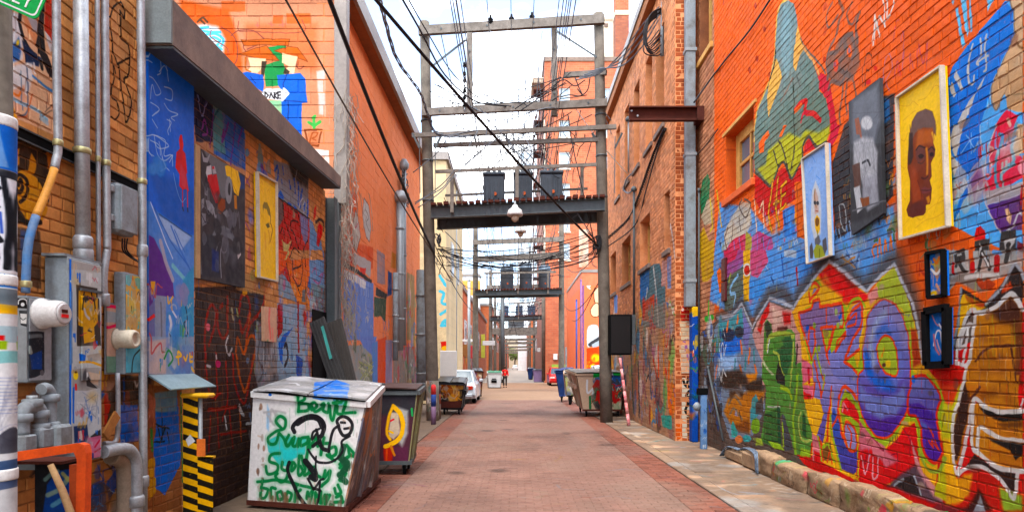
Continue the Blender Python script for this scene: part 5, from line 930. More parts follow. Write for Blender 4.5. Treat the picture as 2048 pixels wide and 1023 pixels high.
for o in hops: window(hx,'y',62,-1,*o,.12,M['whiteframe'],M['farglass'],fw=.12,sill=M['ledge'])
MB().box((2.64,61.94,3),(2.8,62.0,25)).build('corner_trim',M['ledge'],hx)
gd = MB().box((4.7,61.9,0),(5.9,61.98,3.4)).build('garage_door',M['greypaint'],hx)
for k in range(7): MB().box((4.72,61.885,.1 + k * .47),(5.88,61.9,.5 + k * .47)).build('door_slat',M['greypaint'],gd)
for x in (3.55,4.05): MB().box((x,61.85,2.2),(x + .4,61.99,2.75),.02).build('meter_box',M['whitepaint'],hx)
MB().box((3.4,61.9,1.4),(4.7,61.97,1.75)).build('green_strip',plain('green_strip','#9cb848'),hx);MB().box((6.0,61.95,11),(6.9,61.99,14.6)).build('painted_patch',plain('painted_patch','#c8b8a8',col2='#c87c54',scale=.8),hx)
fe = thing('fire_escape','dark brown fire escape on the corner of the red brick hotel','fire escape',(2.2,62.6,8))
for k in range(7):
    z = 10 + k * 3.0;MB().box((1.65,62.2,z),(2.66,64,z + .1)).build('platform',M['rust'],fe)
    m = MB()
    for x in np.linspace(1.68,2.62,7): m.box((x - .02,62.2,z + .1),(x + .02,62.24,z + 1.0))
    m.box((1.65,62.19,z + 1.0),(2.66,62.25,z + 1.06));m.build('railing',M['rust'],fe)
    if k < 6: MB().obox((1.75 if k % 2 else 2.55,63.2,z + .1),(2.55 if k % 2 else 1.75,63.2,z + 3),.5,.08).build('stair',M['rust'],fe)
for x in (1.68,2.62): MB().box((x - .04,62.3,8),(x + .04,62.38,29)).build('upright',M['rust'],fe)
MB().box((1.5,62.5,28.8),(2.68,66,29.3)).build('cornice',M['ledge'],fe)
ch = thing('brick_chimney','tall square red brick chimney with a pale band above the hotel','chimney',(11.4,72,28))
x0,x1 = (1231 - VX) * 72 / F,(1258 - VX) * 72 / F
MB().box((x0,72,28),(x1,73.6,40.4)).build('shaft',M['brownb'],ch);MB().box((x0 - .05,71.95,40.41),(x1 + .05,73.65,40.9)).build('band',M['ledge'],ch);MB().box((x0,72,40.91),(x1,73.6,44.5)).build('shaft',M['hotelb'],ch)
ph = thing('rooftop_block','cream rendered block on the hotel roof beside the brick chimney','building',(10,75,27))
MB().box(((1203 - VX) * 75 / F,75,27),((1233 - VX) * 75 / F,80,41.4)).build('wall',M['cream'],ph);MB().box(((1208 - VX) * 75 / F,74.9,40.6),((1216 - VX) * 75 / F,74.99,41)).build('vent',M['tarcap'],ph);MB().box(((1203 - VX) * 75 / F - .1,74.9,41.41),((1233 - VX) * 75 / F + .1,80,41.7)).build('coping',M['ledge'],ph)
tw = thing('office_tower','pale office tower with rows of windows far down the alley','building',(3,190,0))
MB().box((.6,190,0),(7.2,205,66)).build('wall',M['pale'],tw)
for k in range(14):
    for j in range(3):
        x = 1.1 + j * 1.9;MB().box((x,189.9,20 + k * 3.2),(x + 1.3,189.99,21.8 + k * 3.2)).build('window',M['farglass'],tw)
# further buildings on both sides of the alley
def far_building(name,label,x0,x1,y0,y1,h,mat,side,wins=(),cat='building',cap=True,band=None):
    t = thing(name,label,cat,((x0 + x1) / 2,y0,0));MB().box((x0,y0,0),(x1,y1,h)).build('wall',mat,t)
    if cap: MB().box((x0 - .12,y0 - .12,h + .004),(x1 + .12,y1,h + .35)).build('coping',M['coping'],t)
    for (a,b,c,d) in wins:
        X = x1 if side < 0 else x0;s = 1 if side < 0 else -1
        f = MB().box((X + s * .004,a,c),(X + s * .06,b,d)).build('window',M['whiteframe'],t);MB().box((X + s * .061,a + .12,c + .12),(X + s * .075,b - .12,d - .12)).build('pane',M['farglass'],t if False else f)
    if band: MB().box((x0 - .05,y0 - .05,band[0]),(x1 + .05,y1,band[1])).build('band',band[2],t)
    return t
b4 = far_building('cream_building','tall cream rendered building behind the left utility pole',-9,-3.12,29,38,10.85,M['tanb'],-1,[(31,32,6,7.6),(34,35,6,7.6)])
Cr = Canvas('cream_wall_paint','x',-3.12,28.8,38.2,0,6.6,60,61,warp=.02);c3 = crop(820,440,.2541);c4 = crop(820,620,.2541)
Cy = Canvas('cream_end_paint','y',29,-4.7,-3.0,0,6.8,90,63,warp=.02)
for q in (c3(235,440,270,500,290,520),c3(235,560,265,580,250,650,300,665),c3(240,740,300,700),c3(245,830,270,790,310,790,300,820,250,830),c3(262,800,300,805)): Cy.line(q,6,'#58c4dc')
Cy.poly(c4(240,250,290,240,320,260,325,300,245,310),'#d8281c');Cy.dot(c4(272,300)[0],7,'#f4b83c',5);Cy.line(c4(345,250,350,300),4,'#d8281c');Cy.chaos(-4.5,-3.1,.2,2.4,40,['#2c6cc0','#c8a080','#5c8c5c','#8c7460','#e0c8a0','#c04030'],.25,.4)
MB().box((-4.6,28.985,0),(-3.11,28.996,6.7)).build('painted_render',painted('cream_paint',Cy,(0,2),'pos','#f0d4a4',chips=.05,dirt=.1,per_brick=0),b4)
b5 = far_building('orange_building','low orange brick building with grey coping on the left past the cream one',-9,-4.0,45,88,7.3,M['orangeb'],-1,[(50 + i * 6,52 + i * 6,3.2,5.2) for i in range(6)])
Og = Canvas('far_left_graffiti','x',-4.0,45,70,0,4.5,30,65,warp=.03);Og.chaos(45,70,.2,3.6,150,['#c8302c','#e0b83c','#3c6cb0','#c8c0b4','#5c4c48','#8c9c4c','#d87c3c','#7c4c80','#3c3c40'],.8,.35)
MB().box((-4.0,45,0),(-3.985,70,4.4)).build('painted_render',painted('far_left_paint',Og,(1,2),'pos','#c87848',chips=.05,dirt=.2,per_brick=0),b5)
MB().box((-9,44.985,0),(-3.99,44.997,4.4)).build('painted_render',plain('grimy_render','#b87c58',.9,var=.4,scale=1.2,col2='#7c5c50',space='pos'),b5)
Hg = Canvas('hotel_graffiti','y',62,2.7,9,0,4,40,67,warp=.03);Hg.chaos(2.8,4.6,.2,2.6,40,['#b8b0a4','#c85c3c','#7c9c4c','#5c5450','#d8c8b0'],.5,.4)
b6 = far_building('orange_building','distant orange brick building on the left with rows of windows',-12,-3.5,92,322,10,M['orangeb'],-1,[(96 + i * 9,99 + i * 9,4 + j * 3,5.8 + j * 3) for i in range(8) for j in range(2)])
b7_ = far_building('yellow_building','pale building with a yellow band across its top, far left',-16,-5,89,91.5,13.8,M['pale'],-1,band=(11.2,13.2,plain('yellow_band','#f0b050',space='pos')))
b8 = far_building('brown_building','dark brown brick building on the right beyond the hotel',3.5,14,88,132,13,M['brownb'],1,[(92 + i * 8,94.5 + i * 8,4 + j * 4,6 + j * 4) for i in range(5) for j in range(2)])
b9 = far_building('orange_building','far orange brick building on the right near the end of the alley',3.1,14,134,322,11,M['orangeb'],1,[(140 + i * 9,143 + i * 9,4,6) for i in range(8)])
b10 = far_building('pale_building','long pale building closing off the far end of the alley',-30,30,330,345,14,M['farcream'],-1)
# ================================================================== BUILDINGS, LEFT
bl = thing('brick_building','tan brick building hung with steel pipes and meter boxes at the left edge','building',(XL,3,0))
wl = MB().box((XL - .45,-6,0),(XL - .001,6.62,11)).build('wall',mat_left_joint,bl)
brick_wall(wl,mat_left,'x',XL,1,4.4,6.62,0,6.4,n_ind=260,seed=12)
MB().box((-11,-6,0),(XL - .46,6.62,10.9)).build('interior',M['black'],bl);MB().box((-11,-6,11.01),(XL + .1,6.7,11.3)).build('roof',M['coping'],bl)
bw = thing('low_building','low tan brick building under a deep grey cap, covered with paintings','building',(XL,6.7,0))
wl2 = MB().box((XL - .45,6.63,0),(XL - .001,12.6,5.1)).build('wall',mat_left_joint,bw)
brick_wall(wl2,mat_left,'x',XL,1,6.64,12.6,0,5.1,n_ind=290,seed=13)
MB().box((-11,6.63,0),(XL - .46,12.6,4.85)).build('interior',M['black'],bw);MB().box((-11,6.4,5.0),(XL - .1,12.9,5.2)).build('roof',M['roof'],bw)
MB().hexa([(XL - .1,6.36,4.87),(-3.352,6.36,4.87),(-3.352,12.45,5.13),(XL - .1,12.45,5.13),(XL - .1,6.36,5.31),(-3.352,6.36,5.31),(-3.352,12.45,5.34),(XL - .1,12.45,5.34)]).build('cap',M['tarcap'],bw);MB().box((XL - .1,6.33,4.88),(-3.36,6.358,5.32)).build('cap_end',M['capend'],bw)
MB().box((XL + .012,11.75,0),(XL + .03,12.58,2.75)).build('recess_shade',M['black'],bw);MB().hexa([(XL,6.37,4.84),(-3.36,6.37,4.84),(-3.36,12.44,5.1),(XL,12.44,5.1),(XL,6.37,4.866),(-3.36,6.37,4.866),(-3.36,12.44,5.126),(XL,12.44,5.126)]).build('cap_underside',M['darksteel'],bw)  # thin black panel added as the deep shadow behind the leaning planks
# steel columns between the two left buildings
for lab,x,y,s in (('grey steel column at the end of the low painted building',-3.62,12.72,.18),('second grey steel column beside the orange wall corner',-3.66,13.15,.17)):
    t = thing('steel_column',lab,'column',(x,y,0));MB().box((x - s * .5,y - .012,0),(x + s * .5,y + .012,5.0)).build('web',M['darksteel'],t)
    for d in (-s * .5,s * .5): MB().box((x + d - .012,y - .1,0),(x + d + .012,y + .1,5.0)).build('flange',M['darksteel'],t)
bo = thing('orange_building','tall orange block and render building with sloping grey eaves on the left','building',(XL,13.4,0))
we = MB().box((-9,13.41,0),(XL - .002,13.8,9.4)).build('end_wall',mat_bend,bo)
brick_wall(we,mat_bend,'y',13.406,-1,-8.2,XL,4.2,9.4,L=.53,H=.262,joint=.016,proud=.008,n_ind=300,seed=15,name='block',header=0)
ws = MB().box((XL - .4,13.8,0),(XL - .002,25,9.35)).build('wall',mat_bside,bo);MB().box((XL - .399,13.405,0),(XL - .003,13.799,9.349)).build('corner',mat_bside,bo)
brick_wall(ws,mat_bside,'x',XL - .002,1,13.42,25,0,9.34,L=.53,H=.262,joint=.012,proud=.004,n_ind=150,seed=16,name='block',header=0)
MB().box((-9,13.3,9.41),(-3.36,25.1,9.5)).build('soffit',M['soffit'],bo);MB().box((-3.42,13.25,9.38),(-3.34,25.15,9.78)).build('fascia',M['coping'],bo);MB().box((-9,13.25,9.51),(-3.43,25.15,9.77)).build('roof',M['roof'],bo);MB().box((-9,13.81,0),(XL - .41,24.99,9.3)).build('interior',M['black'],bo)
cn = single('corner_duct',MB().box((-3.68,13.14,5.0),(-3.42,13.36,9.6),.01),M['coping'],'tall grey metal duct on the corner of the orange building','duct')

# ================================================================== PAINTED PANELS HUNG ON THE WALLS
def panel(name,label,c,q,cv,base,th=.04,frame=None,fw=.05,cat='painting',group=None,edge=None):
    """board on an alley wall, outlined by its corner pixels; edge frame optional"""
    s = 1 if c < 0 else -1
    P = [Vector(onX(c,*p)) for p in q];ctr = sum(P,Vector()) / len(P)
    t = thing(name,label,cat,(c,min(p.y for p in P),min(p.z for p in P)),group=group)
    MB().prism(P,(-s * th,0,0)).build('board',painted(name + '_paint',cv,(1,2),'pos',base,chips=.05,dirt=.08,per_brick=0,bump=.1,bscale=20,rough=.6),t)
    if frame:
        n = len(P)
        for i in range(n):
            a,b = P[i],P[(i + 1) % n];o = Vector((s * .012,0,0));MB().obox(a + o,b + o,th + .008,fw,up=(1,0,0) if False else (0,0,1) if abs((b - a).z) < abs((b - a).y) else (0,1,0)).build('frame_rail',frame,t)
    return t
cR = XR - .06
# yellow portrait
Y1 = Canvas('yellow_portrait','x',cR,5.8,7.3,2.4,5.2,260,81,warp=.006)
Y1.poly([(1780,100),(1910,80),(1915,500),(1780,500)],'#fdc90a',tex=.05)
for q in (B(310,830,380,840,420,800,460,830),B(340,950,400,900,440,870),B(460,790,520,770,590,680,630,690),B(560,720,600,640,630,620),D(310,110,340,120,360,60),D(310,500,340,560,360,540),D(330,760,400,690,460,720,520,640,600,590,640,570),D(420,780,500,720,570,700,640,660),D(560,680,600,560,640,540),D(600,480,630,420),D(310,310,340,330,360,290),D(590,330,620,250)): Y1.line(q,1.6,'#e0a000',.7,soft=1)
Y1.poly(B(400,1023,410,960,450,890,515,858,570,880,595,960,600,1023) + D(575,0,572,80,565,60,555,130,572,180,568,230,540,290,545,390,530,420,545,480,540,560,530,600,500,605,498,660,480,680,400,705,365,690,350,640,378,570,380,420,360,330,362,240,372,170,380,0),'#8a3c18',to='#64281a',ga=D(450,100)[0],gb=D(450,700)[0])
Y1.poly(B(400,1023,410,960,450,890,515,858,570,880,595,960,600,1023) + D(578,0,575,80,550,30,480,20,420,60,385,140,378,0),'#6c5048',soft=4);Y1.poly(D(372,60,400,60,405,240,385,300,365,300),'#38221c',soft=4)
Y1.poly(D(440,40,550,30,550,140,470,150,420,180),'#b45a20',soft=10);Y1.poly(D(385,300,430,330,450,440,480,560,400,600,385,420),'#983c14',soft=8);Y1.poly(D(390,600,480,570,500,640,400,700,370,670),'#5a241c',soft=6)
Y1.poly(D(420,190,450,155,495,170,495,260,440,290,425,250),'#6a3830',soft=5);Y1.poly(D(515,190,545,165,570,190,565,240,535,265,520,240),'#64342c',soft=4);Y1.line(D(425,190,450,158,492,172),3.4,'#3c1c18');Y1.line(D(518,190,545,166,568,190),3.4,'#3c1c18');Y1.dot(D(462,238)[0],5,'#2c1614',5,soft=2);Y1.dot(D(545,222)[0],4,'#2c1614',5,soft=2);Y1.line(D(440,235,462,228,485,240),2,'#301814');Y1.line(D(440,285,470,292,490,270),2.4,'#50281c',soft=1)
Y1.line(D(505,180,512,280,510,370),6,'#d88828',.9,soft=4);Y1.line(D(470,400,495,405,515,390),4,'#4c1c14',soft=2);Y1.poly(D(455,490,490,465,530,480,540,500,500,520,470,520),'#743434',soft=2);Y1.line(D(458,495,500,495,538,492),2,'#40181a');Y1.poly(D(500,550,525,535,535,580,515,600),'#c87c20',soft=4);Y1.line(D(440,420,460,480,470,560),3.4,'#702814',soft=3);Y1.line(D(548,60,560,110),5,'#e0a030',soft=3)
panel('yellow_portrait_board','bright yellow board with brown portrait of a man, in pale wooden edging',cR,[(1797,195),(1886,132),(1899,452),(1804,478)],Y1,'#f4c010',frame=M['ledge'],fw=.02)
# grey pitcher
P1 = Canvas('grey_player','x',cR,6.8,8.6,2.6,5.2,220,83,warp=.008);c5 = crop(1400,0,648 / 1275)
P1.poly([(1690,180),(1775,150),(1775,470),(1690,470)],'#44464a',tex=.1);P1.poly(c5(600,400,700,330,710,470,690,560,600,560),'#6c7078',soft=12,tex=.2);P1.poly(c5(590,600,720,560,720,840,590,880),'#343436',soft=10)
P1.dot(c5(657,485)[0],12,'#c4c4c4',14,soft=5);P1.poly(c5(632,500,640,470,625,520,640,560),'#a8583c',soft=2);P1.poly(c5(605,560,640,540,680,545,700,600,695,720,650,740,605,650),'#b4b4b6',soft=8,tex=.3);P1.poly(c5(640,700,695,690,705,800,660,830,640,780),'#9c9ca2',soft=8,tex=.3);P1.poly(c5(600,650,630,640,635,740,610,760),'#5c3c30',soft=2);P1.poly(c5(605,740,630,730,640,820,620,840),'#c4c4c4',soft=3)
P1.poly(c5(630,780,665,775,668,810,640,815),'#8a4c28',soft=2);P1.line(c5(640,640,660,630,670,650),5,'#2c2c30',soft=2);P1.poly(c5(610,470,625,460,635,530,615,530),'#9c5c44',soft=2);P1.line(c5(680,560,690,700,700,790),3,'#8c8c90',soft=2);P1.line(c5(640,560,655,640,645,720),2.4,'#909094',soft=1);P1.line(c5(600,830,720,790),3,'#5c5c60')
for i in range(40): P1.line([(P1.r.uniform(1698,1765),P1.r.uniform(200,450))] + [(P1.r.uniform(1698,1765),P1.r.uniform(200,450))],1.2,P1.r.choice(['#5c5e64','#303034','#74767c']),.25,soft=2)
panel('grey_player_board','dark grey board with a white-clad ball player, left of the yellow portrait',cR,[(1697,205),(1759,156),(1766,426),(1703,470)],P1,'#404044')
# blue board with flower
F1 = Canvas('blue_flower','x',cR,8.2,10.1,2.9,5.0,220,85,warp=.008)
F1.poly([(1600,270),(1670,270),(1670,530),(1600,530)],'#8fb4e8',tex=.1)
for i in range(34):
    q = (F1.r.uniform(1610,1655),F1.r.uniform(300,400));F1.line([q,(q[0] + F1.r.uniform(-6,6),q[1] + F1.r.uniform(-5,5)),(q[0] + F1.r.uniform(-8,8),q[1] + F1.r.uniform(2,12))],1.6,F1.r.choice(['#4c90e0','#5c9ce8','#b0c8ec']),.7)
F1.poly(Cc(840,640,850,500,875,420,910,500,920,640,915,820,870,880,840,760),'#c8ccd0',soft=5);F1.poly(Cc(860,540,875,480,895,540,900,660,870,680),'#c8a898',soft=3);F1.line(Cc(872,490,870,550,880,620),4,'#9c7448',soft=2);F1.dot(Cc(872,590)[0],2.6,'#30343c',4);F1.dot(Cc(892,590)[0],2.6,'#30343c',4);F1.line(Cc(876,650,894,652),2,'#a05040')
F1.poly(Cc(868,720,885,680,908,710,910,790,890,830,872,780),'#f0b814');F1.dot(Cc(888,735)[0],4,'#7c4c18',9);F1.line(Cc(890,800,890,900),2,'#4c6c2c');F1.poly(Cc(870,860,900,830,915,880,890,930,870,900),'#5c5c60',soft=3,tex=.3)
F1.poly(Cc(860,950,880,900,920,910,955,950,945,1000,870,1010),'#9aa030',soft=2) ;F1.poly(Cc(830,920,848,890,860,960,855,1010,835,1010),'#4c4850',soft=2);F1.poly(Cc(930,870,955,850,965,940,945,980,930,930),'#54545c',soft=2);F1.line(Cc(905,940,905,1000),4,'#6c7420')
panel('blue_flower_board','tall pale blue board painted with a figure holding a sunflower',cR,[(1607,318),(1655,286),(1663,510),(1617,527)],F1,'#88b0e4',frame=M['ledge'],fw=.014)
# two small framed pictures, one above the other
S1 = Canvas('small_pictures','x',cR,5.8,7.0,1.5,3.4,300,87,warp=.006)
S1.poly([(1845,485),(1910,485),(1910,600),(1845,600)],'#2874d8');S1.chaos(6.3,6.55,2.3,2.9,44,['#2874d8','#d8a070','#e8e4e0','#f0c020','#4c9cd8','#1c5cc0','#c87848'],.08,.3)
for q,c in ((Fc(560,70,580,100,600,60),'#e87c28'),(Fc(540,150,580,180,620,130),'#e8e4dc'),(Fc(540,330,570,320,575,340),'#f0c020'),(Fc(580,260,600,300),'#e0a080')): S1.line(q,6,c)
S1.poly([(1848,620),(1900,620),(1900,730),(1848,730)],'#2464b8');S1.chaos(6.25,6.55,1.75,2.3,22,['#3c80c8','#8cb4dc','#1c3c80'],.07,.3)
for q,c,w in ((Fc(550,500,580,560,620,580),'#b87888',3),(Fc(560,720,580,620,610,620,622,700),'#dcdce4',4),(Fc(560,640,575,740,600,790),'#c07080',5),(Fc(585,680,600,740,620,790),'#c89aa4',4),(Fc(600,560,620,600),'#e4e8f0',4)): S1.line(q,w,c)
panel('small_picture','small blue abstract picture in a thin black frame, upper of the two pictures',cR,[(1857,506),(1889,500),(1891,590),(1860,595)],S1,'#2874d8',frame=M['black'],fw=.03)
panel('small_picture','small blue picture in a thick black frame, lower of the two pictures',cR,[(1854,622),(1896,614),(1896,728),(1857,730)],S1,'#2464b8',th=.05,frame=M['black'],fw=.07)
single('plaque',MB().box((XR - .05,12.75,3.4),(XR + .0,13.0,3.85),.01).box((XR - .05,12.75,3.0),(XR + .0,13.0,3.38),.01),plain('maroon_metal','#5c2024',.4,var=.3),'dark maroon metal plate on the wall below the ochre window','plate')
# left side boards
cL = XL + .06
D1 = Canvas('dark_collage','x',cL,6.8,9.1,2.6,4.8,240,91,warp=.006);l6 = crop(380,280,180 / 1023)
D1.poly([(385,270),(495,300),(495,570),(385,570)],'#3a3436');D1.poly(l6(120,50,440,280,560,380,400,660,300,700,240,300),'#6c6c6e',soft=5);D1.poly(l6(540,380,620,420,620,560,560,560),'#203c74',soft=3)
for q,c in ((l6(130,120,160,200,200,200,240,140,200,260,150,250),'#9c9ca0'),(l6(190,300,240,290,250,400,200,440,180,380),'#c4c4c6'),(l6(200,400,250,390,330,600,320,720,290,720,200,470),'#c4141a'),(l6(260,400,300,390,340,610,310,620),'#c81c20'),(l6(250,310,280,300,300,380,260,390),'#b4aeb0'),(l6(250,310,272,304,276,330,256,336),'#d02430'),(l6(320,640,400,680,400,780,350,840,310,830),'#8e4018'),(l6(395,300,420,290,540,330,575,500,550,640,500,600,470,450,410,400),'#fbc512'),(l6(500,630,530,630,535,790,505,780),'#c07a1c'),(l6(175,680,220,690,280,780,260,860,200,800),'#8a8a8e'),(l6(130,830,180,840,180,960,140,980),'#7c7c82'),(l6(280,860,310,850,310,980,285,990),'#88888e'),(l6(370,830,420,790,450,860,420,890),'#7c7c80'),(l6(480,820,530,830,520,960,490,940),'#5c5c62'),(l6(130,680,160,660,160,760,130,800),'#88888c'),(l6(170,480,200,500,195,640,165,620),'#84848a')): D1.poly(q,c,soft=1.5,tex=.12)
D1.dot(l6(440,570)[0],7,'#84868a',28);D1.dot(l6(445,560)[0],2.6,'#2a2628',13);D1.line(l6(210,480,260,600,310,720),2,'#4c0c10');D1.line(l6(470,310,480,480,540,620),1.6,'#b07c10');D1.line(l6(520,340,550,480),1.6,'#b07c10')
D1.poly(l4(420,650,440,600,490,590,540,620,545,680,480,640),'#6a6c72',soft=2);D1.poly(l4(360,650,420,640,470,700,470,890,365,885),'#2c2c34',soft=4);D1.poly(l4(420,720,460,740,460,860,420,850),'#1c2c68',soft=5,tex=.3);D1.line(l4(485,660,470,760,475,890),3,'#8c8c94');D1.poly(l4(565,690,580,680,590,760,570,790),'#c4bcb8');D1.poly(l4(500,700,560,720,600,940,500,920),'#28262c',soft=3);D1.line(l4(400,500,420,470,440,540),6,'#8c8e94');D1.line(l4(500,620,540,640,560,700),6,'#5c5e66')
D1.chaos(7.3,8.7,2.9,3.9,34,['#4c4c50','#2a282c','#6c6c72','#5c5c64','#222026'],.16,.3)
t = panel('collage_board','dark grey collage painting with red shapes and a yellow hand, on raw wood edging',cL,[(402,297),(490,351),(490,575),(402,557)],D1,'#383436',th=.06)
MB().prism([Vector(onX(cL + .004,*p)) for p in ((392,287),(401,294),(401,557),(393,555))],(-.064,0,0)).build('wood_edge',M['woodtan'],t)
Y2 = Canvas('yellow_profile','x',cL,8.9,10.4,2.9,4.4,240,93,warp=.006)
Y2.poly([(505,330),(560,330),(560,580),(505,580)],'#fdc80c',tex=.08)
for i in range(26): q = (Y2.r.uniform(514,550),Y2.r.uniform(360,555));Y2.line([q,(q[0] + 3,q[1] - 4),(q[0] + 6,q[1] + 3)],1.6,'#e8a208',.7,soft=1)
Y2.poly(l7(180,470,195,430,225,435,250,490,258,580,240,560,220,500,190,490,185,540),'#8a7428',soft=1.5);Y2.line(l7(250,500,262,600,255,650),2.4,'#5c4c1c',soft=1);Y2.poly(l7(210,660,240,640,255,680,230,700),'#5c5424',soft=2);Y2.line(l7(265,650,280,720,268,780,262,830),3.4,'#8a5c1c',soft=1);Y2.line(l7(240,720,250,800,245,860),3,'#d08c28',soft=1.5);Y2.line(l7(205,760,210,900),9,'#e8a020',.6,soft=4)
panel('yellow_profile_board','narrow yellow board with a faint face in profile, on the tan brick wall',cL,[(513,344),(551,365),(552,562),(516,553)],Y2,'#f8c40c',frame=M['ledge'],fw=.02)
X1 = Canvas('pinkish_board','x',cL,9.3,10.4,1.9,2.8,200,95);X1.poly([(520,590),(560,590),(560,700),(520,700)],'#d8a888',tex=.2);X1.line(l8(180,430,175,520,185,640),9,'#f07c70',soft=3);X1.line(l8(200,580,205,670),8,'#f08c7c',soft=3);X1.chaos(9.3,10.4,1.9,2.8,22,['#c89878','#5c8c5c','#5c5050','#e8a890','#e8c8a8'],.12,.4)
panel('pinkish_board','small pinkish board below the narrow yellow portrait board',cL,[(529,612),(553,615),(553,684),(530,681)],X1,'#c89878',th=.05)
# blue sheet with its flared foot
t = thing('blue_metal_sheet','tall bright blue painted sheet with red figure and white scrawls','metal sheet',(XL,6.7,1.5))
MB().prism([Vector(onX(XL + .06,*p)) for p in ((297,45),(388,110),(388,748),(297,748))],(-.035,0,0)).build('sheet',mat_sheet,t)
z0 = onX(XL + .06,297,749)[2];y0,y1 = onX(XL + .06,297,740)[1],onX(XL + .06,388,740)[1]
MB().prism([(XL + .062,y0,z0),(XL + .062,y1,z0),(XL + .3,y1 + .03,z0 - .14),(XL + .3,y0 - .02,z0 - .14)],(-.01,0,-.012)).build('flared_foot',plain('bare_sheet','#a8c4cc',.35,.5,var=.2,scale=4),t)

# ================================================================== UTILITY POLES, CROSS FRAMES, TRANSFORMERS
def utility_pole(label,px0,py0,px1,py1,z,r0,r1,painted_foot=None,group=None):
    a,b = Vector(onY(z,px0,py0)),Vector(onY(z,px1,py1));b.z = 0
    t = thing('utility_pole',label,'utility pole',b,group=group)
    n = 8;MB().tube([b + (a - b) * k / n for k in range(n + 1)],[r0 + (r1 - r0) * k / n for k in range(n + 1)],14).build('shaft',M['pole'],t)
    if painted_foot: MB().tube([b + (a - b) * k / 30 for k in range(0,4)],[r0 + .006] * 4,14).build('painted_foot',painted_foot,t)
    for k in range(3): MB().tube([b + (a - b) * (.55 + .1 * k) + Vector((0,-.006,0)),b + (a - b) * (.553 + .1 * k) + Vector((0,-.006,.0))],r0 * .93,14).build('strap',M['darksteel'],t)
    return t
Pf = Canvas('pole_foot_paint','y',20.1,-3.0,-2.3,0,3,160,101);Pf.chaos(-3,-2.3,0,2.8,90,['#3c5c50','#8c6c54','#2c4c8c','#b8a890','#5c4c44','#7c8c74','#e0dcd4'],.12,.5);Pf.poly([(858,716),(871,716),(871,734),(858,734)],'#f0f0f0');Pf.line([(863,722),(866,728)],2,'#303030')
Z1L,Z1R = 20.3,19.7
utility_pole('tall weathered wooden pole, left leg of the nearest overhead frame',849,45,866,842,Z1L,.2,.15,painted('pole_foot',Pf,(0,2),'pos','#8f8578',per_brick=0))
utility_pole('tall weathered wooden pole, right leg of the nearest overhead frame',1197,28,1213,823,Z1R,.19,.15)
def beam(label,a,b,w,h,name='timber_beam',mat=None,dy=0,cat='beam',group=None,bolts=0):
    t = thing(name,label,cat,((a[0] + b[0]) / 2,a[1] + dy,min(a[2],b[2])),group=group)
    m = MB().obox((a[0],a[1] + dy,a[2]),(b[0],b[1] + dy,b[2]),w,h);m.build('timber',mat or M['wood'],t)
    for k in range(bolts):
        f = (k + .5) / bolts;p = [a[i] + (b[i] - a[i]) * f for i in range(3)];MB().lathe((p[0],p[1] + dy - w / 2 - .02,p[2]),[(.03,0),(.03,.025)],8,'y').build('bolt',M['darksteel'],t)
    return t
L = lambda x,y: onY(Z1L,x,y);Rr = lambda x,y: onY(Z1R,x,y)
beam('thick grey timber beam at the very top of the nearest frame',L(840,70),Rr(1207,47),.14,.27,dy=-.24,bolts=4)
beam('second grey timber beam of the nearest frame, under the upper wires',L(846,231),Rr(1212,212),.14,.22,dy=-.24,bolts=5)
beam('long thin cross-arm overhanging both poles of the nearest frame',L(827,277),Rr(1230,260),.1,.13,dy=-.26)
beam('thin timber beam just under the overhanging cross-arm',L(868,293),Rr(1206,281),.1,.12,dy=-.1)
beam('upper wooden guard rail in front of the near transformers',L(875,351),Rr(1190,337),.06,.1,dy=-.4)
beam('lower wooden guard rail behind the near transformers',L(884,376),Rr(1182,361),.05,.07,dy=.9)
beam('short grey timber at the right pole below the top beam',L(1128,156),Rr(1211,151),.12,.15,dy=-.2)
for lab,x,y0,y1,w in (('upright timber hung with insulators, left of the upper frame',940,70,222,.17),('upright timber carrying cables, right of the upper frame',1108,60,235,.17),('slim upright post on the left of the near platform',907,352,432,.1),('slim upright post in the middle of the near platform',1034,345,415,.1),('slim upright post on the right of the near platform',1161,342,420,.1)):
    a,b = onY(20,x,y0),onY(20,x,y1);beam(lab,(a[0],a[1] - (.1 if w > .15 else .46),a[2]),(b[0],b[1] - (.1 if w > .15 else .46),b[2]),w,w * .8,'timber_post',cat='post',bolts=2 if w > .15 else 0)
for lab,a,b in (('flat diagonal brace at the upper left of the frame',L(863,138),L(932,84)),('flat diagonal brace at the upper right of the frame',Rr(1112,66),Rr(1192,118))): beam(lab,a,b,.02,.06,'brace',M['darksteel'],dy=-.12,cat='brace')
def insulator(label,x,y,z,group,dy=0,s=1):
    p = Vector(onY(z,x,y)) + Vector((0,dy,0));t = thing('insulator',label,'insulator',p,group=group)
    MB().lathe(p,[(.02 * s,-.12 * s),(.1 * s,-.02 * s),(.1 * s,.0),(.05 * s,.03 * s),(.085 * s,.06 * s),(.085 * s,.08 * s),(.04 * s,.12 * s),(.03 * s,.2 * s)],10).build('bell',M['black'],t);MB().tube([p + Vector((0,0,-.3 * s)),p + Vector((0,0,-.11 * s))],.015,6).build('pin',M['galv'],t)
for lab,x,y in (('dark insulator on the top beam, first from the left pole',981,44),('dark insulator at the middle of the top beam',1023,42),('dark insulator on the top beam, nearest the right pole',1064,38)): insulator(lab,x,y,19.8,'insulators on the top beam')
for k,y in enumerate((132,148,162,182,196,210)): insulator('small dark insulator, %s from the top of the left upright timber' % ('first','second','third','fourth','fifth','sixth')[k],929,y,19.8,'insulators down the left upright',s=.6)
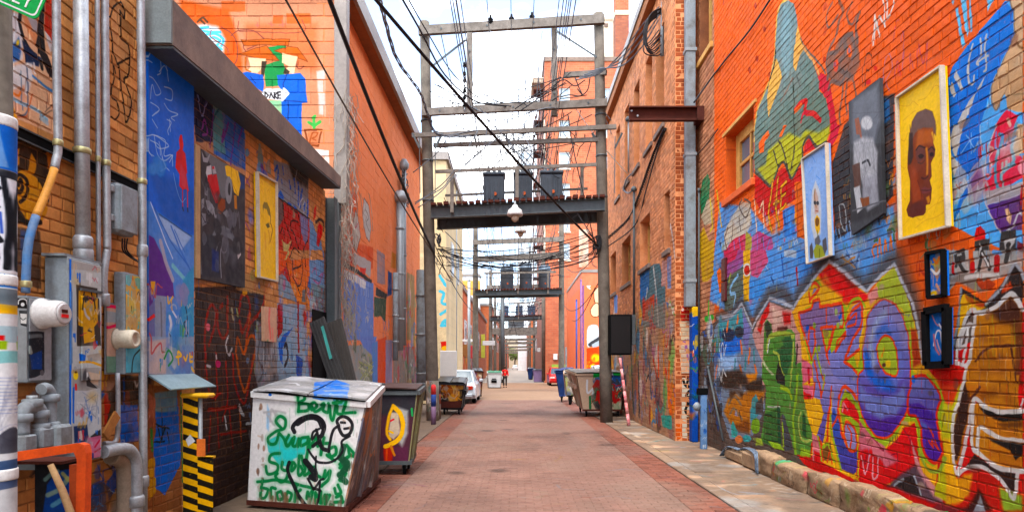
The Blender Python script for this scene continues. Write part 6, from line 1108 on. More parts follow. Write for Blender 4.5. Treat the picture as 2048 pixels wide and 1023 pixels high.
# platform
def platform(tag_,zl,zr,x0,x1,ytop_l,ytop_r,bh,slats=True,deck=1.6,mat=None):
    a,b = Vector(onY(zl,x0,ytop_l)),Vector(onY(zr,x1,ytop_r))
    t = thing('transformer_platform',tag_,'platform',(0,zl,min(a.z,b.z) - bh))
    for dy in (0,deck):
        d = Vector((0,dy - .5,-bh / 2));g = MB().obox(a + d,b + d,.05,bh).build('girder',mat or M['darksteel'],t)
        for e in (-bh / 2 + .015,bh / 2 - .015): MB().obox(a + d + Vector((0,0,e)),b + d + Vector((0,0,e)),.2,.03).build('flange',mat or M['darksteel'],g)
    n = max(8,int((b - a).length / .19)) if slats else 0
    for k in range(n):
        p = a + (b - a) * ((k + .5) / n);h = rnd.uniform(.06,.11);MB().box((p.x - .075,p.y - .72,p.z),(p.x + .075,p.y + deck - .3,p.z + h)).build('plank',M['rust'],t)
    return t
platform('near transformer platform of rust-dark planks on grey steel girders',Z1L,Z1R,866,1205,421,405,.36)
def tank(label,z,x0,x1,ytop,ybot,boxy,group,dy=0,col='#4c525a'):
    a,b = Vector(onY(z,x0,ybot)),Vector(onY(z,x1,ytop));cx,r,h = (a.x + b.x) / 2,(b.x - a.x) / 2,b.z - a.z;m = M.setdefault('tank' + col,plain('transformer_paint' + col[1:],col,.45,.1,var=.3,scale=2,bump=.05))
    t = thing('transformer',label,'transformer',(cx,z + dy,a.z),group=group);c = (cx,z + dy,a.z)
    if boxy:
        MB().box((cx - r * .92,z + dy - r * .8,a.z),(cx + r * .92,z + dy + r * .8,a.z + h * .86),.03).build('tank',m,t)
        for k in range(5): MB().box((cx - r * .8 + k * r * .4 - .015,z + dy - r * .8 - .07,a.z + h * .12),(cx - r * .8 + k * r * .4 + .015,z + dy - r * .8 + .002,a.z + h * .72)).build('cooling_fin',m,t)
        MB().box((cx - r,z + dy - r * .9,a.z + h * .865),(cx + r,z + dy + r * .9,a.z + h * .97),.03).build('lid',m,t)
    else:
        MB().lathe(c,[(r * .93,0),(r * .93,h * .78),(r,h * .785),(r,h * .83),(r * .9,h * .84),(r * .9,h * .97),(r * .6,h)],18).build('tank',m,t)
    for k in (-.5,0,.5): MB().lathe((cx + r * k,z + dy - r * .3,a.z + h * (.97 if boxy else .94)),[(.05,0),(.07,.05),(.04,.1),(.06,.15),(.02,.24)],8).build('bushing',M['greypaint'],t)
    MB().lathe((cx + .1 * r,z + dy - r * (.93 if boxy else .95),a.z + h * .26),[(.055,-.02),(.055,.02)],10,'y').build('orange_mark',M.setdefault('omark',plain('orange_mark','#d8642c')),t)
    return t
tank('dark boxy transformer on the near platform, left of three',20.4,966,1011,347,409,True,'near transformers')
tank('dark boxy transformer at the middle of the near platform',20.4,1026,1066,346,407,True,'near transformers')
tank('dark boxy transformer on the near platform, right of three',20.3,1079,1126,344,404,True,'near transformers')
# two alley lamps under the platform
def alley_lamp(label,x,y,z,k):
    p = Vector(onY(z,x,y));t = thing('alley_lamp',label,'lamp',p)
    MB().lathe(p,[(.22 * k,-.02),(.235 * k,.02),(.2 * k,.14 * k),(.1 * k,.22 * k),(.06 * k,.3 * k)],16).build('shade',M['whitepaint'],t);MB().lathe(p,[(.03,-.2 * k),(.1 * k,-.14 * k),(.12 * k,-.06 * k),(.1 * k,-.021)],12).build('bulb',M['ledge'],t);MB().tube([p + Vector((0,0,.3 * k)),p + Vector((0,.1,.42 * k))],.03,8).build('neck',M['steel'],t)
alley_lamp('white dome lamp under the middle of the near platform',1030,430,19.0,1);alley_lamp('pale round lamp hanging below the white dome lamp',1041,464,24,.9)
single('lamp_cord',MB().tube(sag(onY(19.0,1034,432),onY(24,1041,452),.05),.014,5),M['cable'],'short dark cord running down to the lower round lamp','cord')
# brackets under the near cross-arm
for lab,x,s in (('pair of dark iron straps on the left pole below the cross-arm',857,1),('pair of dark iron straps on the right pole below the cross-arm',1212,1)):
    p = Vector(onY(20,x,285));t = thing('iron_strap',lab,'bracket',p)
    for d in (-.24,.24): MB().obox(p + Vector((d,-.25,.1)),p + Vector((d * .95,-.2,-1.6)),.05,.02,up=(1,0,0)).build('strap',M['darksteel'],t);MB().obox(p + Vector((d * 1.9,-.25,.2)),p + Vector((d,-.25,-.25)),.06,.06).build('knee',M['darksteel'],t)
# the further frames
def frame(k,z,xl,xr,ytop,beams,plat,tanks,mat=None,rail=None,posts=()):
    nm = ('second','third','fourth','fifth','sixth','seventh','eighth')[k]
    for s,x in (('left',xl),('right',xr)): utility_pole(f'wooden pole, {s} leg of the {nm} overhead frame down the alley',x,ytop,x,780,z,.2,.15)
    for i,(ya,yb,h) in enumerate(beams): beam(f'{("upper", "lower", "lowest")[i]} timber beam of the {nm} overhead frame',onY(z,xl - 5,ya),onY(z,xr + 5,yb),.14,h,dy=-.22)
    if plat: platform(f'transformer platform of the {nm} overhead frame',z,z,xl,xr,plat,plat - 3,.3,slats=k < 2)
    if rail: beam(f'wooden guard rail on the platform of the {nm} frame',onY(z,xl + 18,rail),onY(z,xr - 12,rail - 3),.06,.12,dy=-.6)
    for i,x in enumerate(posts): beam(f'slim guard rail post on the {nm} frame, {("left", "middle", "right")[i]}',onY(z - .6,x,(rail or plat) - 3),onY(z - .6,x,plat + 4),.1,.1,'timber_post',cat='post')
    for i,(a,b,t0,bx) in enumerate(tanks): tank(f'{"boxy" if bx else "round"} blue-grey transformer on the {nm} frame, {("left", "middle", "right")[i]} of three',z + .2,a,b,t0,plat - 2,bx,f'transformers on the {nm} frame',col='#8494a4' if k == 0 else '#5c6c84')
frame(0,41,951,1123,428,[(486,479,.3),(520,511,.38)],583,[(1000,1028,532,0),(1038,1065,526,0),(1076,1102,531,0)],rail=549,posts=(974,1036,1096))
frame(1,63,981,1091,540,[(575,572,.4)],634,[(1003,1018,612,1),(1031,1046,611,1),(1055,1071,611,1)],rail=608,posts=(996,1037,1078))
frame(2,84,990,1080,590,[(640,638,.4),(662,660,.8)],None,[])
frame(3,104,1000,1068,620,[(668,667,.5),(679,678,.4)],None,[])
frame(4,128,1004,1060,640,[(686,685,.5),(694,693,.4)],None,[])
frame(5,156,1009,1056,655,[(700,699,.5)],None,[])
frame(6,192,1013,1052,670,[(705,704,.5)],None,[])
single('steel_sheet',MB().box(onY(84.1,1016,658),(onY(84.1,1048,640)[0],84.6,onY(84.1,1048,640)[2]),.05),M['greypaint'],'flat grey sheet hung in the fourth overhead frame','metal sheet')
# other poles and pipes along the far walls
def simple_pole(label,x,y0,y1,z,r,mat,name='steel_pole',cat='pole',n=10):
    a,b = Vector(onY(z,x,y0)),Vector(onY(z,x,y1));b.z = max(0,b.z);t = thing(name,label,cat,b)
    MB().tube([b,a],r,n).build('shaft',mat,t);MB().lathe(a,[(r * 1.15,-.04),(r * 1.15,.02),(r * .5,.06)],n).build('cap',mat,t);return t
simple_pole('thin grey steel pole beside the cream building',909,350,745,34,.14,M['steel']);simple_pole('slender steel pole before the far orange building',938,560,750,44,.1,M['steel'])
simple_pole('dark slim pole left of the second frame',1005,590,765,58,.18,M['darksteel']);simple_pole('brown pole before the red brick hotel',1087,500,760,56,.16,M['pole'],'utility_pole','utility pole');simple_pole('blue painted pipe at the edge of the orange mural',1153,600,748,43,.05,plain('blue_pipe','#3c5cb0'),'painted_pipe','pipe')
simple_pole('violet painted pipe left of the orange mural',1162,560,748,43.5,.05,plain('violet_pipe','#7c64a0'),'painted_pipe','pipe')

# ================================================================== WIRES
def wire(label,pts,r,mat,group=None,cat='cable',n=5,name='overhead_cable',twist=False):
    m = MB();pts = [Vector(tuple(p)) for p in pts]
    if twist:
        Q = spline([tuple(p) for p in pts],6)
        for s in (0,1,2): m.tube([Vector(tuple(q)) + Vector((math.cos(i * .9 + s * 2.1) * r * 1.2,0,math.sin(i * .9 + s * 2.1) * r * 1.2)) for i,q in enumerate(Q)],r * .75,4)
    else: m.tube(pts,r,n)
    return single(name,m,mat,label,cat,group)
def lerp(p,q,t): return tuple(p[i] + (q[i] - p[i]) * t for i in range(3))
def long(a,b,back=.5,s=.2): return sag(lerp(a,b,-back),b,s,16)
wire('thick black cable from upper left down past the orange eaves',long(onY(9,668,0),onY(20.2,868,505),.25,.25),.035,M['cable'])
wire('thick black cable crossing the whole alley to the right pole',long(onY(9.5,762,0),onY(19.4,1196,492),.2,.15),.03,M['cable'])
wire('thin brown cable slanting over the orange end wall',long(onY(9,585,0),onY(24,905,560),.2,.3),.016,M['pole'])
wire('twisted cable hanging from upper left to the left pole',[onY(10,755,-20),onY(12,770,40),onY(14,795,120),onY(17,840,185),onY(19,856,230),onY(19.5,875,268),onY(19.8,930,272),onY(20,1000,266)],.022,M['greycable'],twist=True)
for i,(x,dx) in enumerate(((800,0),(812,6))): wire(('thin' if i else 'dark blue-black') + ' wire from upper left sagging to the middle beam',spline([onY(12,x,-10),onY(14,x + 40,60),onY(17,x + 90 + dx,150),onY(19,x + 150 + dx,202),onY(19.7,x + 210,212),onY(20,x + 250,214)],5),.014 if i else .022,M['cable'])
for k,(x,y) in enumerate(((981,38),(1023,36),(1064,30))):
    a = onY(19.8,x,y);wire('bare line wire running above the alley on the top insulators',sag((a[0],-4,a[2] + .3),(a[0],41,a[2] - 1.5),.25,20),.012,M['greycable'],'line wires on the top insulators')
for k in range(6):
    a = onY(20,936 + (k % 3) * 5,130 + k * 14);wire('grey wire of the bundle passing left of the upper frame',sag((a[0] + rnd.uniform(-.06,.06),-4,a[2] + .2),(a[0],43,a[2] - .4),rnd.uniform(.2,.5),20),.013,M['greycable'],'left overhead wire bundle')
for k in range(6):
    a = onY(20,1104 + (k % 3) * 6,100 + k * 22);wire('grey wire of the bundle passing right of the upper frame',sag((a[0] + rnd.uniform(-.06,.06),-4,a[2] + .2),(a[0],43,a[2] - .4),rnd.uniform(.2,.5),20),.013,M['greycable'],'right overhead wire bundle')
for k,x in enumerate((975,1029,1050,1077,1090)):
    a = onY(20,x,75 if k else 72);b = onY(20.3,x + (12,2,-2,0,-6)[k],270);wire('thin jumper wire dropping from the top beam to the transformers',spline([a,lerp(a,b,.4),(b[0] + .1,b[1],b[2] + 1),b,onY(20.4,(990,1030,1045,1100,1108)[k],345)],5),.011,M['greycable'],'jumper wires above the transformers')
# loops round the near frame
loops = [([(868,168),(900,185),(940,212),(985,230),(1040,228),(1100,215),(1115,222)],'grey'),([(950,178),(1000,205),(1040,204),(1055,212)],'dark'),([(862,252),(868,262),(895,270),(960,260),(1020,262)],'grey'),([(1030,218),(1070,190),(1110,160),(1140,155)],'dark'),([(1040,222),(1080,195),(1100,180),(1115,170)],'dark'),([(1115,195),(1140,190),(1160,192),(1175,180),(1180,155)],'dark'),([(1112,165),(1130,160),(1150,172),(1170,160)],'dark'),([(1150,155),(1158,175),(1165,190),(1155,178)],'dark'),([(826,345),(870,310),(900,275),(960,260)],'grey'),([(830,405),(870,380),(905,345),(950,272),(955,262)],'grey'),([(836,415),(880,385),(910,350),(960,305),(1000,272)],'grey'),([(830,408),(850,395),(885,375),(905,350),(940,320),(985,280)],'grey'),([(1000,262),(1020,290),(1045,320),(1065,345)],'grey'),([(1018,232),(1008,262),(1000,300),(1010,330)],'grey'),([(1060,230),(1045,262),(1062,300),(1050,330)],'grey'),([(1136,230),(1145,290),(1165,380),(1190,490)],'dark'),([(985,228),(975,255),(970,300),(985,335)],'grey'),([(1150,420),(1170,450),(1190,480)],'grey'),([(960,215),(980,245),(1010,272),(1060,345)],'grey'),([(876,170),(905,188),(925,190)],'grey'),([(1000,330),(1030,335),(1060,330),(1100,338)],'grey')]
for i,(q,c) in enumerate(loops): wire('loose looping wire tangled about the nearest overhead frame',spline([onY(19.6 + .25 * math.sin(i + k),*p) for k,p in enumerate(q)],5),.017 if c == 'dark' else .015,M['cable' if c == 'dark' else 'greycable'],'loose wires about the nearest frame')
for i in range(26):
    x0,y0 = rnd.uniform(872,900),rnd.uniform(480,530);x1,y1 = rnd.uniform(1185,1205),rnd.uniform(470,520)
    if i < 12: wire('dark drop wire strung between the two near poles',sag(onY(20.4,x0,y0),onY(19.9 + i * .1,x1,y1 - 5),rnd.uniform(.2,.7),12),.012,M['cable'],'drop wires between the near poles')
for i in range(16):
    x,y = rnd.choice(((880,505),(876,480),(1196,485),(1190,500)));pts = [onY(19.5,x + rnd.uniform(-6,6),y + rnd.uniform(-14,14)) for k in range(5)]
    wire('short curl of wire knotted at a near pole',spline(pts,5,True),.012,M['cable'],'curls of wire knotted at the near poles')
for i,(a,b) in enumerate((((880,500),(955,520)),((878,490),(948,512)),((876,510),(950,625)),((900,540),(952,575)),((1130,500),(1200,480)),((1125,520),(1198,500)),((1128,610),(1200,560)),((1145,640),(1190,575)))): wire('slack service wire between the near and second frames',sag(onY(20,*a) if a[0] < 1000 else onY(41,*a),onY(41,*b) if b[0] < 1000 else onY(19.8,*b),rnd.uniform(.2,.8),14),.016,M['cable'],'slack wires between the near and second frames')
for i in range(16):
    z0,z1 = 41,63;x0 = rnd.uniform(960,1115);y0 = rnd.uniform(440,520);wire('thin line wire running on between the far frames',sag(onY(z0,x0,y0),onY(z1,VX + (x0 - VX) * .65,VY + (y0 - VY) * .66),.3,8),.014,M['greycable'],'line wires between far frames',n=4)
for i in range(34):
    z0,z1 = (41,63) if i < 14 else (63,84) if i < 24 else (84,128);s0 = 41 / z0;x0 = VX + rnd.uniform(-72,84) * s0;y0 = VY - rnd.uniform(110,290) * s0;x1 = VX + rnd.uniform(-72,84) * 41 / z1;y1 = VY - rnd.uniform(110,260) * 41 / z1
    wire('fine tangled wire strung between the distant frames',sag(onY(z0,x0,y0),onY(z1,x1,y1),rnd.uniform(.1,1.0),8),.02 if z0 < 60 else .03,M['cable'],'fine wires between the distant frames',n=4)
for i in range(22):
    z = (41,63,84)[i % 3];s0 = 41 / z;y0 = VY - rnd.uniform(170,235) * s0;wire('slack wire hanging across a distant frame',sag(onY(z - .4,VX - 82 * s0,y0),onY(z - .4,VX + 90 * s0,y0 + rnd.uniform(-10,10) * s0),rnd.uniform(.1,.9),8),.018 if z < 60 else .026,M['cable'],'slack wires across the distant frames',n=4)
for i in range(11):
    y_ = rnd.uniform(175,300);a,b = onY(20,rnd.uniform(856,900),y_),onY(19.8,rnd.uniform(1100,1205),y_ - rnd.uniform(5,40));wire('fine dark wire sagging across the upper part of the nearest frame',sag(a,b,rnd.uniform(.1,.9),12),.0135,M['cable'],'fine wires across the nearest frame',n=4)
for i in range(10):
    x0 = rnd.uniform(1110,1200);y0 = rnd.uniform(140,480);pts = [onY(19.7,x0,y0)]
    for k in range(3): x0 += rnd.uniform(-14,18);y0 += rnd.uniform(10,30);pts.append(onY(19.9,min(1225,max(1060,x0)),y0))
    wire('thin wire looping down beside the right leg of the nearest frame',spline(pts,5),.0135,M['cable' if i % 2 else 'greycable'],'wire loops beside the right near pole',n=4)
for i in range(8):
    x0 = rnd.uniform(855,890);y0 = rnd.uniform(380,520);pts = [onY(20.2,x0,y0)]
    for k in range(3): x0 += rnd.uniform(-6,18);y0 += rnd.uniform(8,30);pts.append(onY(20.3,min(1000,max(815,x0)),y0))
    wire('thin wire looping down beside the left leg of the nearest frame',spline(pts,5),.0135,M['cable' if i % 2 else 'greycable'],'wire loops beside the left near pole',n=4)
for i in range(14):
    a = onY(20,rnd.uniform(950,1110),rnd.uniform(222,270));b = onY(20.4,rnd.uniform(980,1110),rnd.uniform(330,350));wire('thin lead wire between the cross-arms and the near transformers',spline([a,lerp(lerp(a,b,.35),onY(20,rnd.uniform(960,1110),280),.3),lerp(a,b,.75),b],5),.014,M['greycable' if i % 3 else 'cable'],'lead wires to the near transformers',n=4)
for i in range(22):
    x_,y_ = rnd.uniform(872,1195),rnd.choice((66,220,226,262,268,284)) - rnd.uniform(0,6);a = onY(20,x_,y_);q_ = rnd.uniform(-.3,.3)
    wire('taut %s wire running down the alley from the nearest frame' % ('pale' if i % 3 else 'dark'),sag(a,(a[0] * .9 + q_,63 if i % 2 else 41,a[2] - rnd.uniform(.2,2.2)),rnd.uniform(.15,.6),12),.014,M['greycable' if i % 3 else 'cable'],'taut wires running down the alley',n=4)
# cable head and conduits on the right building
t = thing('cable_head','fan of looped black cables hanging from a mast at the right building','cable bundle',onY(16.3,1325,118))
MB().tube([onY(16.3,1326,-20),onY(16.3,1324,112)],.045,8).build('mast',M['steel'],t)
for k in range(9):
    e = (1300 + k * 2.4,60 + k * 6 - (k % 3) * 10);MB().tube(spline([onY(16.3,1322,16 + k * 1.5),onY(16.1,1302 - k * .8,28 + k * 3),onY(16.0,1287 + (k % 4) * 2,62 + k * 5),onY(16.1,1294 + k * 2,88 + k * 3),onY(16.25,1318 + k % 3 * 2,60 + k * 6)],5),.014,6).build('cable',M['cable'],t)
for k in range(4): wire('twisted service cable from the right pole up to the cable head',[onY(19.4,1150 + k * 9,160 - k * 5),onY(18.6,1200,146 - k * 3),onY(17.5,1245,104 + k * 9),onY(16.6,1285,50 + k * 14),onY(16.2,1318,14 + k * 8)],.012,M['greycable'],'service cables to the cable head',twist=True)
for lab,q,r in (('twisted dark cable slanting down the right building from the bracket',[(1330,258),(1315,290),(1296,340),(1275,400),(1255,440),(1200,490)],.025),('second dark cable slanting down beside the twisted one',[(1330,256),(1312,310),(1292,380),(1270,450),(1210,497)],.018),('dark cable along the painted wall from upper right',[(1540,0),(1500,60),(1455,115),(1420,160),(1388,205)],.018),('thin cable on the brick from window to drain pipe',[(1436,258),(1416,285),(1394,310)],.012)):
    pts = []
    for p in q:
        c = XR2 if p[0] < 1392 else XR;pts.append(Vector(onX(c - .06,*p)) if p[0] > 1215 else onY(19.6,*p))
    wire(lab,spline(pts,5),r,M['cable'],twist=r > .02)
for lab,x,y0,y1 in (('dark conduit pipe down the right building with a weather hood',1268,382,640),('thin grey conduit on the right building above the hood',1257,242,345)):
    a,b = Vector(onX(XR2 - .08,x,y0)),Vector(onX(XR2 - .08,x,y1));t = thing('conduit',lab,'conduit',b);MB().tube([b,a],.035 if y0 > 300 else .025,8).build('pipe',M['darksteel' if y0 > 300 else 'steel'],t);MB().lathe(a,[(.03,-.02),(.09,0),(.1,.06),(.05,.14)],10).build('hood',M['darksteel'],t)
wire('loop of wires at the weather hood on the right building',spline([onX(XR2 - .1,1262,348),onX(XR2 - .14,1252,360),onX(XR2 - .12,1248,378),onX(XR2 - .1,1256,386),onX(XR2 - .1,1266,380)],5),.025,M['greycable'])
wire('thin white wire from the right pole to the right building',sag(onY(19.6,1150,215),onX(XR2 - .08,1256,348),.1),.013,M['whitepaint'])
# dry creeper on the orange corner
m = MB();r_ = random.Random(5)
for i in range(230):
    x,z = r_.uniform(-3.72,-3.3),r_.uniform(2.6,7.4);y = 13.1 + r_.uniform(-.05,.12) if x > -3.5 else 13.34 - r_.uniform(0,.08);pts = [(x,y,z)]
    for k in range(5): pts.append((pts[-1][0] + r_.uniform(-.09,.09),pts[-1][1] + r_.uniform(-.04,.05),pts[-1][2] - r_.uniform(.02,.22)))
    m.tube(spline(pts,3),r_.uniform(.003,.008),3,False)
for i in range(180):
    y,z = 13.45 + abs(r_.gauss(0,.8)),r_.uniform(2.5,8.0);pts = [(XL + .03,y,z)]
    for k in range(5): pts.append((XL + r_.uniform(.015,.1),pts[-1][1] + r_.uniform(-.15,.15),pts[-1][2] - r_.uniform(.02,.25)))
    m.tube(spline(pts,3),r_.uniform(.003,.008),3,False)
single('dry_creeper',m,plain('dry_stem','#b8a898',.9,var=.3),'tangled dry bare creeper stems on the orange building corner','creeper',kind='stuff')
# conduits on the orange building
def wall_pipe(label,c,x,y0,y1,r,mat,hood=True):
    a,b = Vector(onX(c,x,y0)),Vector(onX(c,x,y1));b.z = max(0,b.z);t = thing('conduit',label,'conduit',b);MB().tube([b,a],r,10).build('pipe',mat,t)
    if hood: MB().lathe(a,[(r * 1.3,-.1),(r * 2.2,-.02),(r * 2.3,.1),(r,.25)],10).build('hood',mat,t)
    for f in (.2,.5,.8):
        p = b + (a - b) * f;MB().lathe(p,[(r * 1.2,0),(r * 1.2,.06)],10).build('clamp',M['steel'],t)
    return t
wall_pipe('tall grey conduit with hood on the orange wall, reaching highest',XL + .12,808,334,690,.07,M['steel']);wall_pipe('thick grey conduit with hood on the orange wall',XL + .14,800,398,700,.11,M['steel'])
wall_pipe('short pale conduit low on the orange wall',XL + .12,791,545,720,.08,M['greypaint'],False);wall_pipe('grey drain box pipe at the corner beyond the orange building',XL + .4,842,540,800,.16,M['greypaint'],False);wall_pipe('dark slim pipe beside the grey drain pipe',XL + .4,852,560,800,.07,M['darksteel'],False)
for i in range(9): p = [onX(XL + .15,806 + rnd.uniform(-4,12),345 + i * 8 + rnd.uniform(-8,8)) for k in range(5)];wire('loose wire loop hanging at the conduit hoods',spline(p,4,True),.014,M['cable'],'wire loops at the conduit hoods')

# ================================================================== LEFT EDGE: PIPES, METERS, POLE, SIGN
ZW = XL + .1
def run(label,pts,r,mat,c=ZW,clamps=(),parts=(),name='conduit',group=None,collar=None):
    """a pipe run on the left wall through photograph points; parts: (from, to, material) along the points"""
    P = [Vector(onX(c,*p)) for p in pts];Q = [Vector(tuple(q)) for q in spline([tuple(p) for p in P],5)] if len(P) > 2 else P
    b = min(P,key=lambda v: v.z);t = thing(name,label,'pipe',b,group=group)
    cut = [0] + [int(f * (len(Q) - 1)) for f,_ in parts] + [len(Q) - 1];mats = [mat] + [m for _,m in parts]
    for i,m in enumerate(mats):
        if cut[i + 1] > cut[i]: MB().tube(Q[cut[i]:cut[i + 1] + 1],r if i == 0 else r * .97,12).build('pipe' if i == 0 else 'painted_length',m,t)
    for p in clamps:
        v = Vector(onX(c,*p));MB().lathe(v,[(r * 1.1,-.025),(r * 1.25,-.02),(r * 1.25,.02),(r * 1.1,.025)],12).build('clamp',M['brass'],t)
    if collar:
        for p in collar: MB().lathe(Vector(onX(c,*p)),[(r * 1.1,-.06),(r * 1.35,-.05),(r * 1.35,.03),(r * 1.15,.05)],14).build('coupling',M['galv'],t)
    return t
M['brass'] = plain('yellowed_clamp','#b0a878',.4,.5,k=1);M['yelpipe'] = plain('yellow_pipe_paint','#f0a848',.5,var=.3);M['blupipe'] = plain('blue_pipe_paint','#4484c4',.55,var=.35,col2='#7c8ca0')
run('thin conduit bending at the lower end, with orange and blue painted lengths',[(112,-60),(113,40),(114,160),(116,290),(112,320),(105,350),(88,395),(72,432),(58,480),(53,530),(51,585)],.03,M['galv'],clamps=[(116,286),(52,568)],parts=((.46,M['yelpipe']),(.70,M['blupipe'])))
run('thickest vertical steel pipe, down to the blue and grey cabinet',[(161,-60),(166,512)],.055,M['galv'],clamps=[(164,302)],collar=[(166,484),(167,508)])
run('thin bright conduit beside the thickest pipe',[(194,-60),(196,300),(197,525)],.019,M['galv'],clamps=[(196,318)])
run('medium conduit with an offset bend into the pink meter panel',[(209,-60),(211,200),(214,470),(213,505),(208,540),(207,570),(209,612)],.032,M['galv'],clamps=[(212,326)],collar=[(209,598)])
run('long straight conduit beside the blue sheet, down to the ground',[(281,-60),(284,300),(287,1060)],.036,M['galv'],c=XL + .14,clamps=[(284,363)],collar=[(285,500),(287,960)])
run('vertical lead wire below the grey meter boxes',[(235,745),(236,830),(232,880),(208,886)],.02,M['galv'],c=XL + .1)
run('thick grey pipe bending down near the ground by the straight conduit',[(206,903),(235,897),(258,899),(270,920),(272,960),(272,1060)],.055,M['galv'],c=XL + .18,collar=[(272,1000)])
run('second ribbed pipe elbow behind the bending grey pipe',[(222,912),(244,922),(250,950),(250,1060)],.07,plain('brown_pipe','#a8937c',.7,var=.3),c=XL + .1)
t = thing('strut_rail','black slotted rail running across the brick behind the steel pipes','rail',(XL,4.7,3.4));MB().box((XL,4.4,3.42),(XL + .035,6.6,3.5)).build('web',M['black'],t)
for z in (3.415,3.5): MB().box((XL + .0355,4.4,z - .006),(XL + .045,6.6,z + .006)).build('lip',M['darksteel'],t)
def cab(name,label,px0,px1,pxf,ytop,ybot,side,face,cat='electrical box',depth=None):
    """box on the left wall: px0 its near edge at the wall, px1 near edge of its alley face, pxf far edge of that face"""
    y0 = F * XL / (px0 - VX);xf = (px1 - VX) * y0 / F;y1 = F * xf / (pxf - VX);zt = CAMH + (VY - ytop) * xf / (px1 - VX);zb = CAMH + (VY - ybot) * xf / (px1 - VX)
    t = thing(name,label,cat,((XL + xf) / 2,y0,zb));MB().box((XL + .02,y0,zb),(xf - .012,y1,zt),.01).build('case',side,t);d = MB().box((xf - .011,y0 + .012,zb + .015),(xf,y1 - .012,zt - .02),.004).build('door',face,t)
    return t,(y0,y1,xf,zb,zt)
Gx = lambda c: None
n2 = crop(0,560,220 / 938);n3 = crop(0,760,300 / 1167)
E1 = Canvas('cabinet_paint','x',-3.46,4.9,6.4,.9,2.8,300,111,warp=.006)
E1.poly([(136,505),(150,505),(150,900),(136,900)],'#1560c8');E1.poly([(148,510),(210,510),(210,900),(148,900)],'#b8c0c0',tex=.1);E1.poly([(148,512),(206,516),(206,545),(148,538)],'#a8a8a4');E1.poly([(150,505),(206,505),(206,520),(150,516)],'#1a68d0',tex=.6)
E1.poly(n2(620,0,880,30,870,120,640,60),'#b8bcb8',tex=.2);E1.poly(n2(670,40,850,70,870,560,680,560),'#3c342c');E1.poly(n2(690,90,840,100,840,360,810,400,820,520,725,540,720,400,690,380),'#d8a02c',tex=.2)
for q,c,w in ((n2(740,110,720,180,715,250),'#2c2418',4),(n2(800,110,815,200,820,260),'#2c2418',4),(n2(720,160,770,150,810,170),'#2c2418',6),(n2(740,180,770,150),'#2c2418',7),(n2(730,250,745,300,770,330),'#b8b4b0',6),(n2(780,250,790,300),'#d0b078',5),(n2(760,430,790,440),'#3c2c14',3)): E1.line(q,w,c)
E1.poly(n2(600,80,640,100,640,700,610,740),'#5c84b8',soft=3,tex=.5);E1.poly(n2(570,400,600,410,600,680,575,700),'#18284c',tex=.5);E1.line(n2(700,700,780,700,880,730),5,'#e0a428');E1.poly(n2(695,620,740,640,735,690,700,690),'#1c64cc');E1.poly(n2(750,640,870,620,870,690,760,690),'#a49c90',tex=.5);E1.poly(n2(640,760,900,740,900,1023,640,1023),'#9c9c98',tex=.4);E1.poly(n2(760,780,860,800,860,900,800,880),'#c8b49c',tex=.3);E1.poly(n2(750,810,800,870,860,930,760,900),'#302c2c',soft=1)
E1.dot(n2(668,815)[0],5,'#f4d818',9);E1.dot(n2(668,786)[0],3,'#201c18',2.4);E1.line(n2(668,895,670,930),6,'#e02020');E1.poly(n3(585,60,600,50,600,340,585,330),'#1c68d4')
E1.poly(n3(600,80,690,80,800,60,800,380,730,450,700,330,600,340),'#bcc4c8',tex=.12)
for i in range(22): E1.line([n3(610 + E1.r.random() * 180,90 + E1.r.random() * 200)[0]] + [n3(610 + E1.r.random() * 180,110 + E1.r.random() * 240)[0]],2,E1.r.choice(['#8c98b0','#3c68b8','#dce0e4','#7c8894']),.6)
E1.poly(n3(595,360,700,340,705,440,690,480,600,490),'#1c3464',soft=2);E1.poly(n3(630,400,655,390,668,470,640,470),'#ccc4bc');E1.poly(n3(720,440,800,380,800,460,740,460),'#2c2c30',soft=2);E1.poly(n3(700,450,800,430,800,780,670,800),'#d46c94',tex=.2);E1.poly(n3(705,560,750,570,750,620,710,610),'#28387c');E1.line(n3(760,520,790,470),5,'#c83050');E1.line(n3(760,560,800,530),4,'#c83050');E1.poly(n3(680,720,800,680,800,740,680,790),'#c84050',tex=.3);E1.line(n3(690,690,700,650,720,690,740,660,770,680,790,620),4,'#4c3c8c')
E1.chaos(5.12,5.44,1.0,2.55,60,['#1c68d4','#d8dcdc','#2c2c34','#8c9498','#c8b49c','#e0a428','#c84050'],.045,.5,.85)
m_cab = painted('cabinet_face',E1,(1,2),'pos','#9ca4a4',chips=.08,dirt=.12,per_brick=0,rough=.5,bump=.05)
t,g = cab('electrical_cabinet','large grey electrical cabinet with blue edge strip and pasted art, left of all',83,139,205,512,930,M['greypaint'],m_cab)
MB().box((g[2] + .001,g[0] + .12,2.34),(g[2] + .014,g[1] - .02,2.36)).build('door_seam',M['darksteel'],t);MB().box((XL + .02,g[0] - .03,g[4]),(g[2] - .02,g[1] + .02,g[4] + .02)).build('top_lip',M['greypaint'],t);MB().box((g[2] + .001,g[0] + .13,2.3),(g[2] + .012,g[1] - .03,1.62),.004).build('inner_door',m_cab,t)
E2 = Canvas('meter_face','x',-3.5,4.6,5.1,1.5,2.4,300,113,warp=.005)
E2.poly(n2(245,430,450,440,450,790,380,830,245,850),'#20242c',tex=.1);E2.poly(n2(250,430,290,450,270,780,245,780),'#1c3878',tex=.4);E2.poly(n2(270,540,340,560,355,620,340,640,300,600),'#8c9490',soft=2);E2.poly(n2(280,460,430,460,440,490,290,500),'#6c7478',soft=3);E2.poly(n2(330,640,430,600,430,760,340,760),'#1c3c80',tex=.6);E2.dot(n2(430,790)[0],4,'#5c5c60',6)
